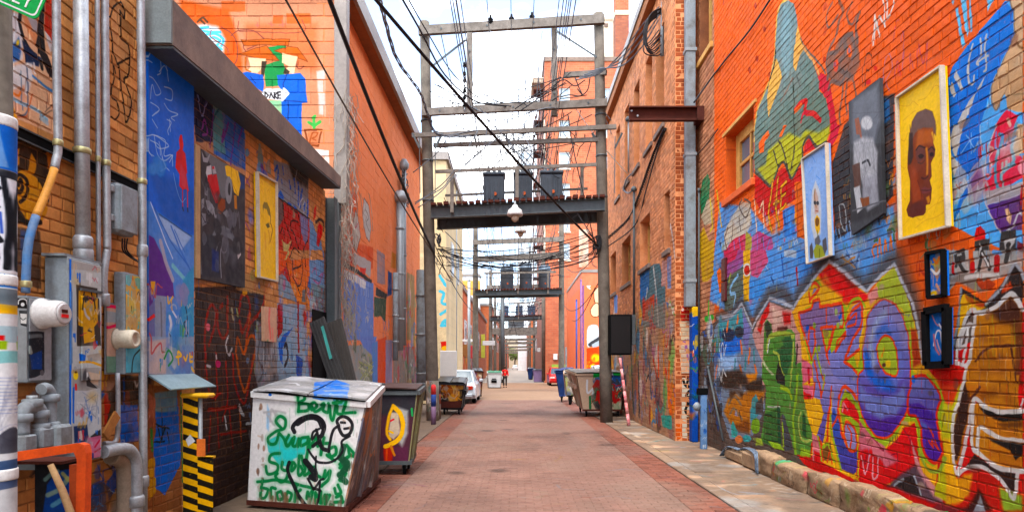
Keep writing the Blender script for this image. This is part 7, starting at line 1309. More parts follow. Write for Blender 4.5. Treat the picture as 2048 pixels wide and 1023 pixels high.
t,g = cab('meter_box','grey meter box with a round glass electricity meter and dark graffiti',20,57,106,590,765,M['greypaint'],painted('meter_front',E2,(1,2),'pos','#a4a8ac',per_brick=0,rough=.5,bump=.05))
cy = (g[0] + g[1]) / 2;zc = 2.13
me = MB().lathe((g[2],cy,zc),[(.115,0),(.115,.02),(.1,.03),(.1,.11),(.094,.16),(.085,.17)],24,'x').build('meter',M['whitepaint'],t);MB().lathe((g[2] + .171,cy,zc),[(.083,0),(.07,.012)],20,'x').build('glass_face',plain('meter_glass','#d0ccca',.1,coat=.5),me);MB().box((g[2] + .184,cy - .045,zc - .03),(g[2] + .188,cy + .03,zc - .005)).build('red_label',plain('red_label','#f01818'),me);MB().box((g[2] + .184,cy - .04,zc + .005),(g[2] + .188,cy + .02,zc + .03)).build('dial_window',M['rust'],me)
E2.chaos(4.72,4.95,1.65,2.2,24,['#1c3c80','#c8ccd0','#20242c','#5c84b8'],.04,.5,.8)
St = Canvas('box_sticker','y',4.7,-3.72,-3.5,1.5,2.3,400,115,warp=.003);St.poly(n2(95,150,200,150,200,240,95,235),'#18181a');St.line(n2(110,200,115,170,150,158,180,170,185,200),2.5,'#d8d8d8');St.dot(n2(148,205)[0],4,'#e4e4e4',4);St.poly(n2(115,255,190,255,195,400,130,380),'#1c1c20',tex=.3);St.dot(n2(150,320)[0],5,'#e8e8e8',7);St.poly(n2(125,280,185,285,180,370,130,365),'#d8d8d4');St.line(n2(130,320,150,335,175,320),1.5,'#404040')
MB().box((XL + .03,g[0] - .004,1.64),(g[2] - .01,g[0] - .001,2.24)).build('stickers',painted('sticker_print',St,(0,2),'pos','#a2a8aa',per_brick=0,chips=0,rough=.5,bump=.05),t)
E3 = Canvas('panel_paint','x',-3.54,5.5,6.5,1.5,2.8,300,117,warp=.006);E3.poly([(250,540),(295,545),(295,750),(250,750)],'#d0a050',tex=.3);E3.chaos(5.9,6.3,1.6,2.65,90,['#e8a838','#58b0c8','#38383c','#e0c8a0','#d8d040','#e07838','#5cb0b8','#f0b030','#2c2c30'],.09,.5);E3.poly([(252,690),(292,690),(292,750),(252,750)],'#58a8c0',tex=.3);E3.line([(268,745),(272,715),(284,700)],4,'#2c3c38');E3.poly([(250,540),(292,546),(292,552),(250,548)],'#e83c38')
t,g = cab('electrical_cabinet','grey steel cabinet with its front painted in yellow and turquoise streaks',222,252,291,543,748,M['greypaint'],painted('panel_face',E3,(1,2),'pos','#a8a8a4',per_brick=0,bump=.1))
E4 = Canvas('pink_panel_paint','x',-3.62,5.4,6.2,1.5,2.5,300,119,warp=.006);E4.poly([(204,600),(252,600),(252,750),(204,750)],'#d8b49c',tex=.15);E4.line([(210,740),(212,610),(247,615),(246,650)],7,'#f04068',sm=False);E4.line([(212,650),(225,655),(246,648)],6,'#f04068');E4.poly([(217,620),(243,625),(243,645),(217,645)],'#a8b4b8');E4.dot((216,712),4,'#f03048',8);E4.poly([(222,712),(248,712),(245,745),(222,745)],'#78a890',tex=.3);E4.line([(209,720),(216,735)],6,'#f0b030');E4.poly([(240,690),(250,690),(250,745),(240,745)],'#9ca8b0')
t,g = cab('electric_meter','beige meter socket painted with a pink outline, with a blank round cover',203,213,249,603,748,M['greypaint'],painted('pink_panel',E4,(1,2),'pos','#d0b098',per_brick=0,bump=.1))
MB().lathe((g[2],(g[0] + g[1]) / 2 + .03,1.75 + 53 * 3.5 / 800),[(.1,0),(.1,.02),(.085,.025),(.085,.15),(.075,.17),(.055,.171),(.05,.15)],22,'x').build('round_cover',plain('cream_cover','#d8cdb4',.5),t)
# plastic junction box
jb = thing('junction_box','grey plastic utility box on brick, hinged at the left with wires below','junction box',(XL + .1,5.9,2.9));a,b = onX(XL + .16,238,470),onX(XL + .16,275,380)
MB().box((XL + .02,a[1],a[2] + .03),(XL + .155,b[1],b[2]),.03).build('case',M['greypaint'],jb);MB().box((XL + .156,a[1] + .015,a[2] + .05),(XL + .175,b[1] - .015,b[2] - .015),.01).build('cover',M['greypaint'],jb)
for z in (a[2] + .12,a[2] + .38): MB().box((XL + .05,a[1] - .05,z),(XL + .13,a[1] + .001,z + .06),.008).build('hinge',M['steel'],jb)
for k in range(3): MB().tube(spline([onX(XL + .1,245 + k * 5,476),onX(XL + .08,246 + k * 4,500),onX(XL + .06,262 + k * 6,515 + k * 3),onX(XL + .14,285 + k * 3,528 + k)],5),.007,5).build('wire',M['cable'],jb)
# gas meter pipes below
gm = thing('gas_meter','grey gas regulator and pipe elbows below the meter box, above the orange frame','gas meter',(-3.45,4.7,1.1));c = -3.48;Pp = lambda *q: [tuple(onX(c,*p)) for p in n3(*q)]
for q,r in ((Pp(170,420,172,300,178,240,205,210,250,205,290,215,310,240,312,330),.048),(Pp(388,350,390,150,385,90,355,60,320,70),.042),(Pp(310,330,312,380),.05)): MB().tube(spline(q,5),r,12).build('pipe',M['greypaint'],gm)
for q in (n3(172,290),n3(305,262),n3(310,362),n3(388,135),n3(388,350),n3(252,175)): p = onX(c,*q[0]);MB().lathe(p,[(.05,-.03),(.066,-.025),(.066,.025),(.05,.03)],14).build('coupling',M['greypaint'],gm)
p = onX(c,*n3(330,430)[0]);MB().box((p[0] - .07,p[1] - .1,p[2] - .09),(p[0] + .07,p[1] + .1,p[2] + .07),.02).build('regulator_body',M['greypaint'],gm);p = onX(c + .05,*n3(450,435)[0]);MB().box((p[0] - .06,p[1] - .07,p[2] - .09),(p[0] + .06,p[1] + .09,p[2] + .09),.02).build('meter_index',M['greypaint'],gm)
p = onX(c + .02,*n3(170,480)[0]);MB().box((p[0] - .06,p[1] - .05,p[2] - .1),(p[0] + .06,p[1] + .07,p[2] + .05),.01).build('small_box',M['greypaint'],gm)
p = onX(c,*n3(250,160)[0]);MB().lathe(p,[(.02,-.08),(.02,0),(.035,.01),(.035,.04)],10).build('valve_cap',M['steel'],gm)
MB().box((-3.69,4.5,1.02),(-3.3,5.0,1.06)).build('bracket',M['darksteel'],gm)
# orange-edged steel rack with dark painted back
ok = thing('steel_rack','steel rack with bright orange edging and a dark blue painted back panel','rack',(-3.2,4.2,.0));Zr = 4.2;O_ = plain('orange_edge_paint','#f25a18',.6,var=.25,scale=6,col2='#c8481c')
A1,A2,A3 = Vector(onY(Zr,10,912)),Vector(onY(Zr,172,893)),Vector(onY(Zr,163,1100));A3.z = 0;A0 = Vector((A1.x,Zr,0))
MB().prism([A1 + Vector((0,0,.02)),A2 + Vector((-.05,0,.025)),A2 + Vector((-.012,0,.012)),A2 + Vector((.0,0,-.04)),A3 + Vector((0,0,0)),A3 + Vector((-.055,0,0)),A2 + Vector((-.06,0,-.08)),A2 + Vector((-.08,0,-.035)),A1 + Vector((0,0,-.04))],(0,.06,0)).build('front_edge',O_,ok);MB().box((A1.x - .03,Zr,0),(A1.x + .02,Zr + .05,A1.z)).build('front_leg',O_,ok)
MB().box((A3.x - .1,Zr + .03,.0),(A3.x - .02,Zr + .09,A2.z - .12)).build('inner_post',plain('orange_brown_post','#b4481c',.7,var=.3),ok)
Rk = Canvas('rack_back_paint','y',4.5,-3.7,-2.7,0,1.3,220,121,warp=.008);Rk.poly([(20,900),(170,900),(170,1060),(20,1060)],'#131418');Rk.poly(n3(360,1060,390,800,470,700,590,680,590,1060),'#123a80',tex=.3)
for q,c_,w in ((n3(380,760,430,720,480,700),'#6c8c84',8),(n3(400,880,500,830,560,760),'#8c9c7c',10),(n3(440,960,540,900,590,880),'#5c94a4',10),(n3(520,720,560,770),'#b8b060',8),(n3(200,760,230,830),'#1c3c50',8),(n3(180,700,190,780),'#24486c',6)): Rk.line(q,w,c_,.8,soft=3)
MB().box((A1.x,4.46,.05),(A2.x - .2,4.5,A1.z - .05)).build('back_panel',painted('rack_back',Rk,(0,2),'pos','#1a1a1e',per_brick=0),ok);MB().box((A1.x,Zr + .062,A1.z - .06),(A2.x - .2,4.5,A1.z - .042)).build('shelf',M['rust'],ok)
single('wooden_stick',MB().tube([onY(4.12,101,928),onY(4.12,125,980),onY(4.1,165,1090)],[.018,.022,.026],8),M['woodtan'],'tan wooden stick leaning inside the orange edged rack','stick')
single('wooden_plank',MB().obox(onX(XL + .22,210,872),onX(XL + .2,234,828),.02,.085,up=(0,1,0)),plain('brown_board','#a0642c',.85,var=.35),'short brown board stuck behind the bending grey pipe','board')
# wooden pole with posters at the very edge, and the street sign on it
zp = 3.5;px_ = lambda x: (x - VX) * zp / F
tp = thing('poster_pole','thick wooden pole at the left edge, wrapped in torn white posters and stickers','utility pole',(px_(-8),zp,0));Rp = px_(27) - px_(-8);cxp = px_(-8)
MB().tube([(cxp,zp,0),(cxp,zp,1.5),(cxp - .01,zp,6)],[Rp * .96,Rp * .95,Rp * .6],18).build('shaft',M['pole'],tp)
Po = Canvas('poster_print','y',zp,px_(-60),px_(40),.8,3.4,300,123,warp=.004)
Po.poly([(-60,350),(40,350),(40,960),(-60,960)],'#dcdcdc',tex=.06);Po.poly([(-60,222),(40,235),(40,345),(-60,345)],'#1c60c0');Po.poly([(-20,250),(14,240),(24,340),(-20,345)],'#6c98d0',soft=2,tex=.3);Po.poly([(2,300),(14,300),(12,335),(2,335)],'#f0d018',soft=2);Po.line([(4,250),(10,290),(14,330)],4,'#c8d4e0')
Po.poly([(-20,345),(30,345),(30,362),(-20,358)],'#20242c',tex=.2);Po.poly([(-40,362),(30,365),(30,545),(-40,545)],'#e4e6ee')
for q in ([(0,370),(10,376),(16,384),(6,388)],[(2,420),(8,412),(14,420)],[(0,455),(10,470),(18,485),(14,490)],[(10,500),(14,520),(8,530)],[(20,360),(24,450),(22,540)],[(3,438),(6,480)]): Po.line(q,5,'#15181f')
for q in ([(2,505),(6,535)],[(16,430),(18,470)],[(6,395),(12,405)]): Po.line(q,3,'#3c5cc0')
Po.poly([(-40,550),(30,550),(30,578),(-40,575)],'#2068c0',tex=.2);Po.poly([(-20,580),(30,580),(30,625),(-20,625)],'#5c6870',tex=.4);Po.poly([(-10,608),(28,612),(28,628),(-10,628)],'#f0b428',tex=.5);Po.poly([(2,654),(28,652),(30,685),(2,688)],'#a8c0c8');Po.dot((11,668),4,'#a0684c',5);Po.poly([(4,672),(20,672),(20,682),(4,682)],'#d82828');Po.poly([(2,683),(22,683),(22,700),(2,700)],'#94b424');Po.poly([(0,706),(12,702),(12,742),(0,744)],'#f0882c');Po.poly([(-6,704),(8,704),(8,718),(-6,718)],'#2c70c8');Po.poly([(14,704),(28,702),(28,726),(14,728)],'#84c0c0')
for i in range(30): Po.line([(Po.r.uniform(0,26),Po.r.uniform(750,900))] + [(Po.r.uniform(0,26),Po.r.uniform(750,900))],1.4,Po.r.choice(['#8c94b4','#b4b4bc','#9c9ca8']),.6)
for y in range(755,830,7): Po.line([(2,y),(24,y + 1)],1.4,'#5468b0',.5)
Po.poly([(14,870),(27,850),(28,905),(16,905)],'#2c2c38',tex=.3);Po.poly([(-20,925),(28,918),(28,975),(-20,980)],'#24406c',tex=.2)
ps = MB().tube([(cxp,zp,.9),(cxp,zp,1.5),(cxp,zp,3.07)],[Rp * .985] * 3,24,False).build('posters',painted('poster_paper',Po,(0,2),'pos','#dcdcdc',per_brick=0,chips=.05,rough=.7,bump=.15,bscale=18),tp)
for z,r in ((3.05,1.0),(1.16,1.03),(2.2,1.0)): MB().lathe((cxp,zp,z),[(Rp * r * .99,-.03),(Rp * r * 1.01,-.02),(Rp * r * 1.01,.02),(Rp * r * .99,.03)],20).build('torn_edge',M['whitepaint'],tp)
ss = thing('street_sign','green street sign with white border reading ALLEY, top left corner','street sign',(px_(10),3.36,3.6));Gs = plain('sign_green','#129a48',.4,var=.05);zs = 3.36
ux = Vector((math.cos(-.415),.0,math.sin(-.415)));uz = Vector((math.sin(.415),0,math.cos(.415)));br = Vector(onY(zs,73,41));Ws,Hs = .66,.15
def rr_(a,b,w,h,y,r=.03):
    pts = []
    for cx_,cz_,s0 in ((a + w - r,b + r,-90),(a + w - r,b + h - r,0),(a + r,b + h - r,90),(a + r,b + r,180)):
        for k in range(5): an = math.radians(s0 + 22.5 * k);pts.append(br + ux * (cx_ + r * math.cos(an)) + uz * (cz_ + r * math.sin(an)) + Vector((0,y,0)))
    return pts
MB().prism(rr_(-Ws,0,Ws,Hs,0),(0,.006,0)).build('plate',Gs,ss);MB().prism(rr_(-Ws + .012,.012,Ws - .024,Hs - .024,-.0012,.024),(0,.001,0)).build('border',M['whitepaint'],ss);MB().prism(rr_(-Ws + .02,.02,Ws - .04,Hs - .04,-.0024,.02),(0,.001,0)).build('panel',Gs,ss)
def lettering(text,size,origin,u,v,mat,name,parent,depth=.002):
    cu = bpy.data.curves.new(name,'FONT');cu.body = text;cu.size = size;cu.extrude = depth / 2;cu.align_x = 'RIGHT';ob = bpy.data.objects.new(name,cu);COL.objects.link(ob);bpy.context.view_layer.update()
    me = bpy.data.meshes.new_from_object(ob.evaluated_get(bpy.context.evaluated_depsgraph_get()));bpy.data.objects.remove(ob)
    n = u.cross(v);off = parent.location
    for q in me.vertices: q.co = origin + u * q.co.x + v * q.co.y + n * q.co.z - off
    me.materials.clear();me.materials.append(mat);o = bpy.data.objects.new(name,me);COL.objects.link(o);o.parent = parent;return o
lettering('ALLEY',.105,br + ux * -.045 + uz * .038 + Vector((0,-.004,0)),ux,uz,M['whitepaint'],'lettering',ss)
MB().box((cxp,zs + .007,3.66),(cxp + .05,zs + .06,3.74)).build('mount',M['steel'],ss)
# striped guard post
Hz = Canvas('hazard_stripes','y',6.9,-3.65,-3.1,0,1.6,300,131,warp=.004)
Hz.poly([(360,770),(440,770),(440,1080),(360,1080)],'#f0b01c',tex=.06)
for k in range(14): y = 800 + k * 24.5;Hz.poly([(360,y - 9),(397,y + 3),(397,y + 15),(360,y + 3)],'#17150f');Hz.poly([(397,y + 8),(440,y + 22),(440,y + 34),(397,y + 20)],'#17150f')
Hz.poly(a3(1085,600,1110,570,1140,610,1100,640),'#dcdcdc')
hp = thing('guard_post','yellow and black striped guard post with a flat yellow cap, left of the white dumpster','guard post',(*onY(6.9,382,900)[:2],0));Zh = 6.9;mh = painted('hazard_print',Hz,(0,2),'pos','#f0b01c',per_brick=0,chips=.2,dirt=.15,rough=.5,bump=.1);ym = plain('yellow_enamel','#f2b41c',.5,var=.15)
x = lambda p: (p - VX) * Zh / F
zt = onY(Zh,0,795)[2]
MB().box((x(366),Zh,0),(x(395),Zh + .012,zt)).build('striped_plate',mh,hp);MB().box((x(398),Zh - .03,0),(x(428),Zh - .018,onY(Zh,0,912)[2])).build('striped_plate',mh,hp);MB().box((x(364),Zh - .06,zt + .001),(x(420),Zh + .14,zt + .05),.02).build('cap',ym,hp);MB().tube([(x(396),Zh + .05,0),(x(396),Zh + .05,zt)],.022,10).build('post',M['steel'],hp);MB().tube([(x(366),Zh + .03,0),(x(366),Zh + .03,zt)],.014,8).build('green_edge',plain('green_edge','#2c8c3c'),hp);MB().box((x(398),Zh - .05,onY(Zh,0,910)[2]),(x(414),Zh - .032,onY(Zh,0,876)[2])).build('orange_tag',plain('orange_tag','#f07828'),hp);MB().box((x(396),Zh - .03,onY(Zh,0,915)[2]),(x(428),Zh + .04,onY(Zh,0,911)[2])).build('lower_cap',ym,hp)

# ================================================================== DUMPSTERS
def wheel(p,r,t,w=.05):
    MB().lathe((p[0] - w / 2,p[1],p[2]),[(r * .8,0),(r,w * .15),(r,w * .85),(r * .8,w)],14,'x').build('wheel',M['black'],t);MB().box((p[0] - w * .8,p[1] - r * .3,p[2]),(p[0] + w * .8,p[1] + r * .3,p[2] + r * 1.5)).build('caster_fork',M['darksteel'],t)
def dumpster(label,BL,BR,TR,TL,dep,taper,mats,lid_mats,wr=.09,fr_wheels=True,lid_drop=(.0,.0),rim=.07,backrise=.12,side=1,open_lid=False,pockets=True,name='dumpster',group=None):
    """front face by its four corners; the body runs back by vector dep (bottom) and taper (top)"""
    BL,BR,TR,TL = map(Vector,(BL,BR,TR,TL));D0,D1 = Vector(dep),Vector(taper);ctr = (BL + BR) / 2 + D0 / 2
    t = thing(name,label,'dumpster',(ctr.x,ctr.y,0),group=group);th = .02
    fb = mats
    bb = {'BL': BL + D0,'BR': BR + D0,'TR': TR + D1 + Vector((0,0,backrise)),'TL': TL + D1 + Vector((0,0,backrise))}
    def plate(nm,q,mat,nrm): return MB().prism(q,Vector(nrm) * th).build(nm,mat,t)
    plate('front_panel',[BL,BR,TR,TL],fb[0],(0,1,0));plate('side_panel',[BR,bb['BR'],bb['TR'],TR],fb[1],(-1,0,0));plate('side_panel',[BL,TL,bb['TL'],bb['BL']],fb[1],(1,0,0));plate('back_panel',[bb['BR'],bb['BL'],bb['TL'],bb['TR']],fb[1],(0,-1,0));plate('floor',[BL,BR,bb['BR'],bb['BL']],M['darksteel'],(0,0,.5))
    c = [TL,TR,bb['TR'],bb['TL']]
    for i in range(4):
        a,b = c[i],c[(i + 1) % 4];MB().obox(a + Vector((0,0,-rim / 2)),b + Vector((0,0,-rim / 2)),.07,rim).build('rim_bar',fb[2],t)
    MB().obox(BL + Vector((0,.02,-.02)),BR + Vector((0,.02,-.02)),.07,.06).build('bottom_rail',fb[3],t);MB().obox(BR + Vector((0,0,-.02)),bb['BR'] + Vector((0,0,-.02)),.07,.06).build('bottom_rail',fb[3],t)
    for k in (1,2):                                           # stiffening ribs on both sides
        for s,(p,q,p2,q2) in ((1,(BR,TR,bb['BR'],bb['TR'])),(-1,(BL,TL,bb['BL'],bb['TL']))):
            f = k / 3;a = p + (p2 - p) * f;b = q + (q2 - q) * f;MB().obox(a + Vector((s * .02,0,0)),b + Vector((s * .02,0,-rim)),.04,.07,up=(0,1,0)).build('rib',fb[1],t)
    if pockets:
        for s,(p,q,p2,q2) in ((1,(BR,TR,bb['BR'],bb['TR'])),(-1,(BL,TL,bb['BL'],bb['TL']))):
            f = .62;a = p + (q - p) * f + (p2 - p) * .12;b = p2 + (q2 - p2) * f - (p2 - p) * .12;MB().obox(a + Vector((s * .06,0,0)),b + Vector((s * .06,0,0)),.09,.15).build('lift_sleeve',fb[1],t)
    MB().obox(TL + Vector((.02,-.028,.006)),TR + Vector((-.02,-.028,.006)),.03,.022).build('lid_gap',M['black'],t)
    mid0,mid1 = (c[0] + c[1]) / 2,(c[3] + c[2]) / 2
    for i,(a,b,e,f) in enumerate(((c[0],mid0,mid1,c[3]),(mid0,c[1],c[2],mid1))):
        g = .012;up = Vector((0,0,.03));u = (b - a).normalized() * g;q = [a + u + up + Vector((0,-.05,lid_drop[i])),b - u + up + Vector((0,-.05,lid_drop[i])),e - u + up,f + u + up];n = 6;m = MB();rr2 = random.Random(len(label) + i)
        vs = []
        for jx in range(n + 1):
            for iy in range(n + 1):
                s_,v_ = jx / n,iy / n;p = (q[0] * (1 - s_) + q[1] * s_) * (1 - v_) + (q[3] * (1 - s_) + q[2] * s_) * v_;vs.append(p + Vector((0,0,.045 * math.sin(math.pi * s_) * .35 + rr2.uniform(-.007,.007))))
        k2 = len(vs);vs += [p - Vector((0,0,.02)) for p in vs[:k2]];fs = []
        for jx in range(n):
            for iy in range(n): k_ = jx * (n + 1) + iy;fs.append((k_,k_ + 1,k_ + n + 2,k_ + n + 1));fs.append((k2 + k_,k2 + k_ + n + 1,k2 + k_ + n + 2,k2 + k_ + 1))
        for k_ in range(n): fs += [(k_,k2 + k_,k2 + k_ + 1,k_ + 1),(n * (n + 1) + k_,n * (n + 1) + k_ + 1,k2 + n * (n + 1) + k_ + 1,k2 + n * (n + 1) + k_),(k_ * (n + 1),(k_ + 1) * (n + 1),k2 + (k_ + 1) * (n + 1),k2 + k_ * (n + 1)),(k_ * (n + 1) + n,k2 + k_ * (n + 1) + n,k2 + (k_ + 1) * (n + 1) + n,(k_ + 1) * (n + 1) + n)]
        m.add(vs,fs);m.build('lid',lid_mats[i % len(lid_mats)],t)
    MB().tube([bb['TL'] + Vector((-.02,.03,.02)),bb['TR'] + Vector((.02,.03,.02))],.018,8).build('hinge_rod',M['darksteel'],t)
    for p in ((BL + Vector((.14,.14,0))),(BR + Vector((-.1,.14,0))),(bb['BL'] + Vector((.14,-.14,0))),(bb['BR'] + Vector((-.08,-.14,0)))):
        wheel((p.x,p.y,wr + .002),wr,t);MB().box((p.x - .06,p.y - .06,wr * 2.1),(p.x + .06,p.y + .06,max(p.z - .02,wr * 2.1 + .02))).build('caster_plate',M['darksteel'],t)
    return t
# --- nearest, white with green and black lettering
Wd = Canvas('white_dumpster_paint','y',7.7,-3.5,-1.6,0,1.7,340,141,warp=.006)
Wd.poly([(480,760),(790,760),(790,1040),(480,1040)],'#dcd8d6',tex=.05);Wd.poly(s6(120,620,200,580,380,600,370,690,300,720,280,770,200,760,130,680),'#38c0c0',soft=3,tex=.15);Wd.poly(s6(120,400,140,450,130,560,115,540),'#68a8dc',al=.7,soft=4,tex=.5)
for q in (s6(100,450,180,440,240,450),s6(140,500,150,430,200,500),s6(120,460,170,520,180,450,200,490)): Wd.line(q,5,'#a8a4a4',.8,soft=3)
Wd.poly(s6(420,340,560,350,640,380,600,400,420,360),'#2c70d0',tex=.3);Wd.poly(s6(475,370,550,360,555,400,480,395),'#c8d0d8',tex=.4);Wd.dot(s6(145,342)[0],4,'#2068c8',3)
for q in (s6(60,590,90,600),s6(540,900,545,915),s6(430,850,440,870),s6(600,480,620,490)): Wd.line(q,3,'#c8a890',.7,soft=2)
GN = '#0d7038'
green = [s6(330,345,325,440),s6(325,345,360,335,370,365,330,390,385,395,385,430,325,440),s6(400,400,430,385,440,410,410,430,405,400,430,440,470,420),s6(470,400,490,390,480,430,510,440,520,400),s6(520,390,530,470,545,480,560,400),s6(550,385,600,380),s6(575,370,570,440,600,450),s6(620,400,610,440,660,440,680,440),s6(605,370,630,365,625,400),
 s6(215,540,180,500,205,470,240,490,235,540,180,560,130,600,140,635,180,630,200,570),s6(200,570,230,600,250,640),s6(265,580,245,620,260,645,290,600),s6(300,590,290,640,315,640,330,600,325,645),s6(385,590,345,600,345,640,385,620,390,590,385,680,370,760,350,700),s6(400,600,400,650,440,590,450,640),s6(490,590,470,690,480,630,520,620),s6(530,690,520,660,560,640,565,680,530,700,510,690,560,720),
 s6(205,690,150,700,140,740,190,760,185,800,130,815,115,770),s6(225,740,220,780,250,790,265,745,255,830,215,860,180,830,190,810),s6(290,740,285,790,310,760,300,740),s6(335,700,330,810,360,790,345,760),s6(375,770,370,810,400,790,395,760,420,830),s6(430,760,440,800,470,820),s6(500,780,490,830,530,780,520,830,480,870),
 s6(60,865,200,850,330,870,420,885),s6(95,850,80,950,110,960,130,910,90,900),s6(150,960,150,900,180,900),s6(215,915,190,930,200,965,230,950,215,915),s6(260,915,245,950,270,965,285,930,260,915),s6(315,880,305,970),s6(345,900,310,930,350,960),s6(390,910,385,950,420,900,400,980),s6(440,970,440,910,470,970,475,900),s6(500,920,480,970),s6(515,920,500,980,530,920),s6(545,990,535,975,550,980),
 s6(630,630,690,690,650,680,640,640),s6(600,720,650,690,590,740,640,730),s6(590,760,640,740,600,780,630,790),s6(585,800,625,800,590,830,620,840),s6(580,860,600,900,570,910,560,880),s6(570,930,600,920,610,960),s6(560,960,615,955)]
for q in green: Wd.line(q,14,'#58a878',.4,soft=7)
for q in green: Wd.line(q,6.4,GN,.97,soft=1.6)
for q in (s6(590,700,640,740,600,800,630,840,590,800),s6(610,640,600,700,640,760)): Wd.line(q,13,'#1a4a30',.9,soft=2)
BKc = '#17161a'
for q,w in ((s6(300,560,290,530,330,490,400,465,460,480,490,520,480,570,460,600,480,650,520,665),9),(s6(320,510,380,475,450,480,480,530),11),(s6(460,540,420,560,415,600,440,570),5),(s6(440,545,455,590),6),(s6(520,660,535,580,550,540,575,520),6),(s6(580,520,570,490,600,465,640,475,665,510,650,560,610,575,585,540,580,515),7),(s6(595,500,620,500),5),(s6(615,535,640,530),5),(s6(650,575,600,610,605,660,580,700,530,730,460,735,420,700,390,660),5),(s6(420,640,450,620,470,640),7),(s6(440,700,440,760,450,800),4),(s6(375,730,420,780,440,830,410,820),12),(s6(390,830,420,880,430,890,470,840,490,830),5),(s6(470,850,460,940,440,1000),5),(s6(270,740,260,790,300,880,350,960,390,1000),8),(s6(425,885,470,895),6)): Wd.line(q,w,BKc,.95,soft=1)
for i in range(70):
    x_ = Wd.r.uniform(500,730);Wd.line([(x_,Wd.r.uniform(985,1012)),(x_ + Wd.r.uniform(-2,2),1020)],Wd.r.uniform(1.5,6),Wd.r.choice(['#7c5038','#94705c','#5c4438','#a89484']),Wd.r.uniform(.3,.8),soft=3)
for i in range(46): q = (Wd.r.uniform(505,725),Wd.r.uniform(800,1000));Wd.drip(q,Wd.r.uniform(.03,.25),.005,Wd.r.choice(['#9c8c80','#b09c8c','#0d7038','#7c7470']),.5)
for i in range(30): q = (Wd.r.choice((Wd.r.uniform(500,516),Wd.r.uniform(700,730))),Wd.r.uniform(800,1000));Wd.dot(q,Wd.r.uniform(1,4),Wd.r.choice(['#8c5c40','#6c5448','#a49488']),Wd.r.uniform(2,8),.7,soft=2)
Wd2 = Canvas('white_dumpster_side','x',-1.95,7.4,10,0,1.7,200,143,warp=.01);Wd2.chaos(7.4,10,0,1.6,160,['#7c6c64','#94867c','#8c7468','#6c5c58','#a4948c','#c47c50','#6c6c84','#5c5450','#b4a49c'],.3,.35)
for i in range(60): u = Wd2.r.uniform(7.5,9.8);Wd2.line([(u,Wd2.r.uniform(.8,1.4)),(u + Wd2.r.uniform(-.05,.1),Wd2.r.uniform(.1,.7))],Wd2.r.uniform(.01,.04),Wd2.r.choice(['#5c6474','#b06c40','#a89c94','#544a48']),.6,soft=.02,raw=True)
Lw_ = Canvas('white_lid_paint','z',1.42,-3.5,-1.6,7.4,10,160,145,warp=.015);Lw_.poly(s6(430,300,560,290,640,300,620,340,420,350),'#2c74d4',tex=.3);Lw_.chaos(-3.4,-1.7,7.5,9.8,60,['#b8b4b4','#e8e8ec','#9c9ca0','#c8c4c4','#84888c'],.25,.5,.7);Lw_.poly(s6(770,340,890,320,880,350,780,372),'#2c9444',tex=.3)
ml = painted('white_lid',Lw_,(0,1),'pos','#aaa8a8','#84827e',per_brick=0,dirt=.35,rough=.5);mw = painted('white_front',Wd,(0,2),'pos','#dcd8d4',per_brick=0,chips=.12,dirt=.08,rough=.5,bump=.12,bscale=14);ms = painted('rusty_side',Wd2,(1,2),'pos','#8c7c74','#6c5c54',per_brick=0,dirt=.3)
dumpster('large white dumpster covered in green and black lettering, nearest of all',onY(7.95,495,1000),onY(7.6,690,1014),onY(7.6,735,802),onY(7.95,507,782),(.02,1.75,.03),(-.22,1.95,.02),(mw,ms,mw,M['rust']),(ml,),wr=.075,lid_drop=(.0,-.0),backrise=.1,pockets=False)
# --- dark one behind it with the yellow loop
Dd = Canvas('dark_dumpster_paint','y',10.3,-3.3,-1.4,0,1.6,240,147,warp=.008);Dd.poly([(700,770),(850,770),(850,950),(700,950)],'#4a2430',tex=.2);Dd.poly([(700,760),(850,760),(850,830),(700,830)],'#2c2a30',soft=10,tex=.2);Dd.poly(s6(850,640,985,640,985,740,840,740),'#5a2440',soft=5,tex=.2);Dd.poly(s6(840,650,900,640,890,735,840,740),'#c02818',soft=4,tex=.2);Dd.poly(s6(880,440,930,440,940,560,900,600,870,580),'#c8b49c',soft=4,tex=.2);Dd.poly(s6(900,400,985,430,985,560,950,640,920,600,965,500),'#a8a8a4',soft=6,tex=.2)
Dd.line(s6(900,410,940,450,955,520,935,590,880,630,850,640),9,'#f2b414',soft=1);Dd.line(s6(895,400,870,470,860,560,880,600),6,'#e8a818',soft=2);Dd.line(s6(885,640,905,690),5,'#d07c20');Dd.line(s6(860,660,855,730),4,'#e04818');Dd.line(s6(875,550,895,560),4,'#f0b818');Dd.line(s6(880,490,900,480),3,'#d82838');Dd.line(s6(1005,420,1010,460),4,'#2c9c50');Dd.poly(s6(890,310,1040,300,1035,350,890,350),'#28282c',al=.6)
md = painted('dark_front',Dd,(0,2),'pos','#3a3a40',per_brick=0,chips=.12,dirt=.1);mdk = plain('dark_lid','#4a3430',.5,var=.35,scale=3);molv = plain('olive_side','#8c8450',.7,var=.3,scale=3,col2='#6c6458')
dumpster('dark dumpster with yellow loop and maroon foot, behind the big white one',onY(10.4,640,922),onY(10.25,819,922),onY(10.25,836,780),onY(10.4,620,780),(-.04,.75,.03),(-.04,.95,0),(md,molv,M['darksteel'],M['darksteel']),(mdk,),wr=.09,backrise=.05,pockets=False)
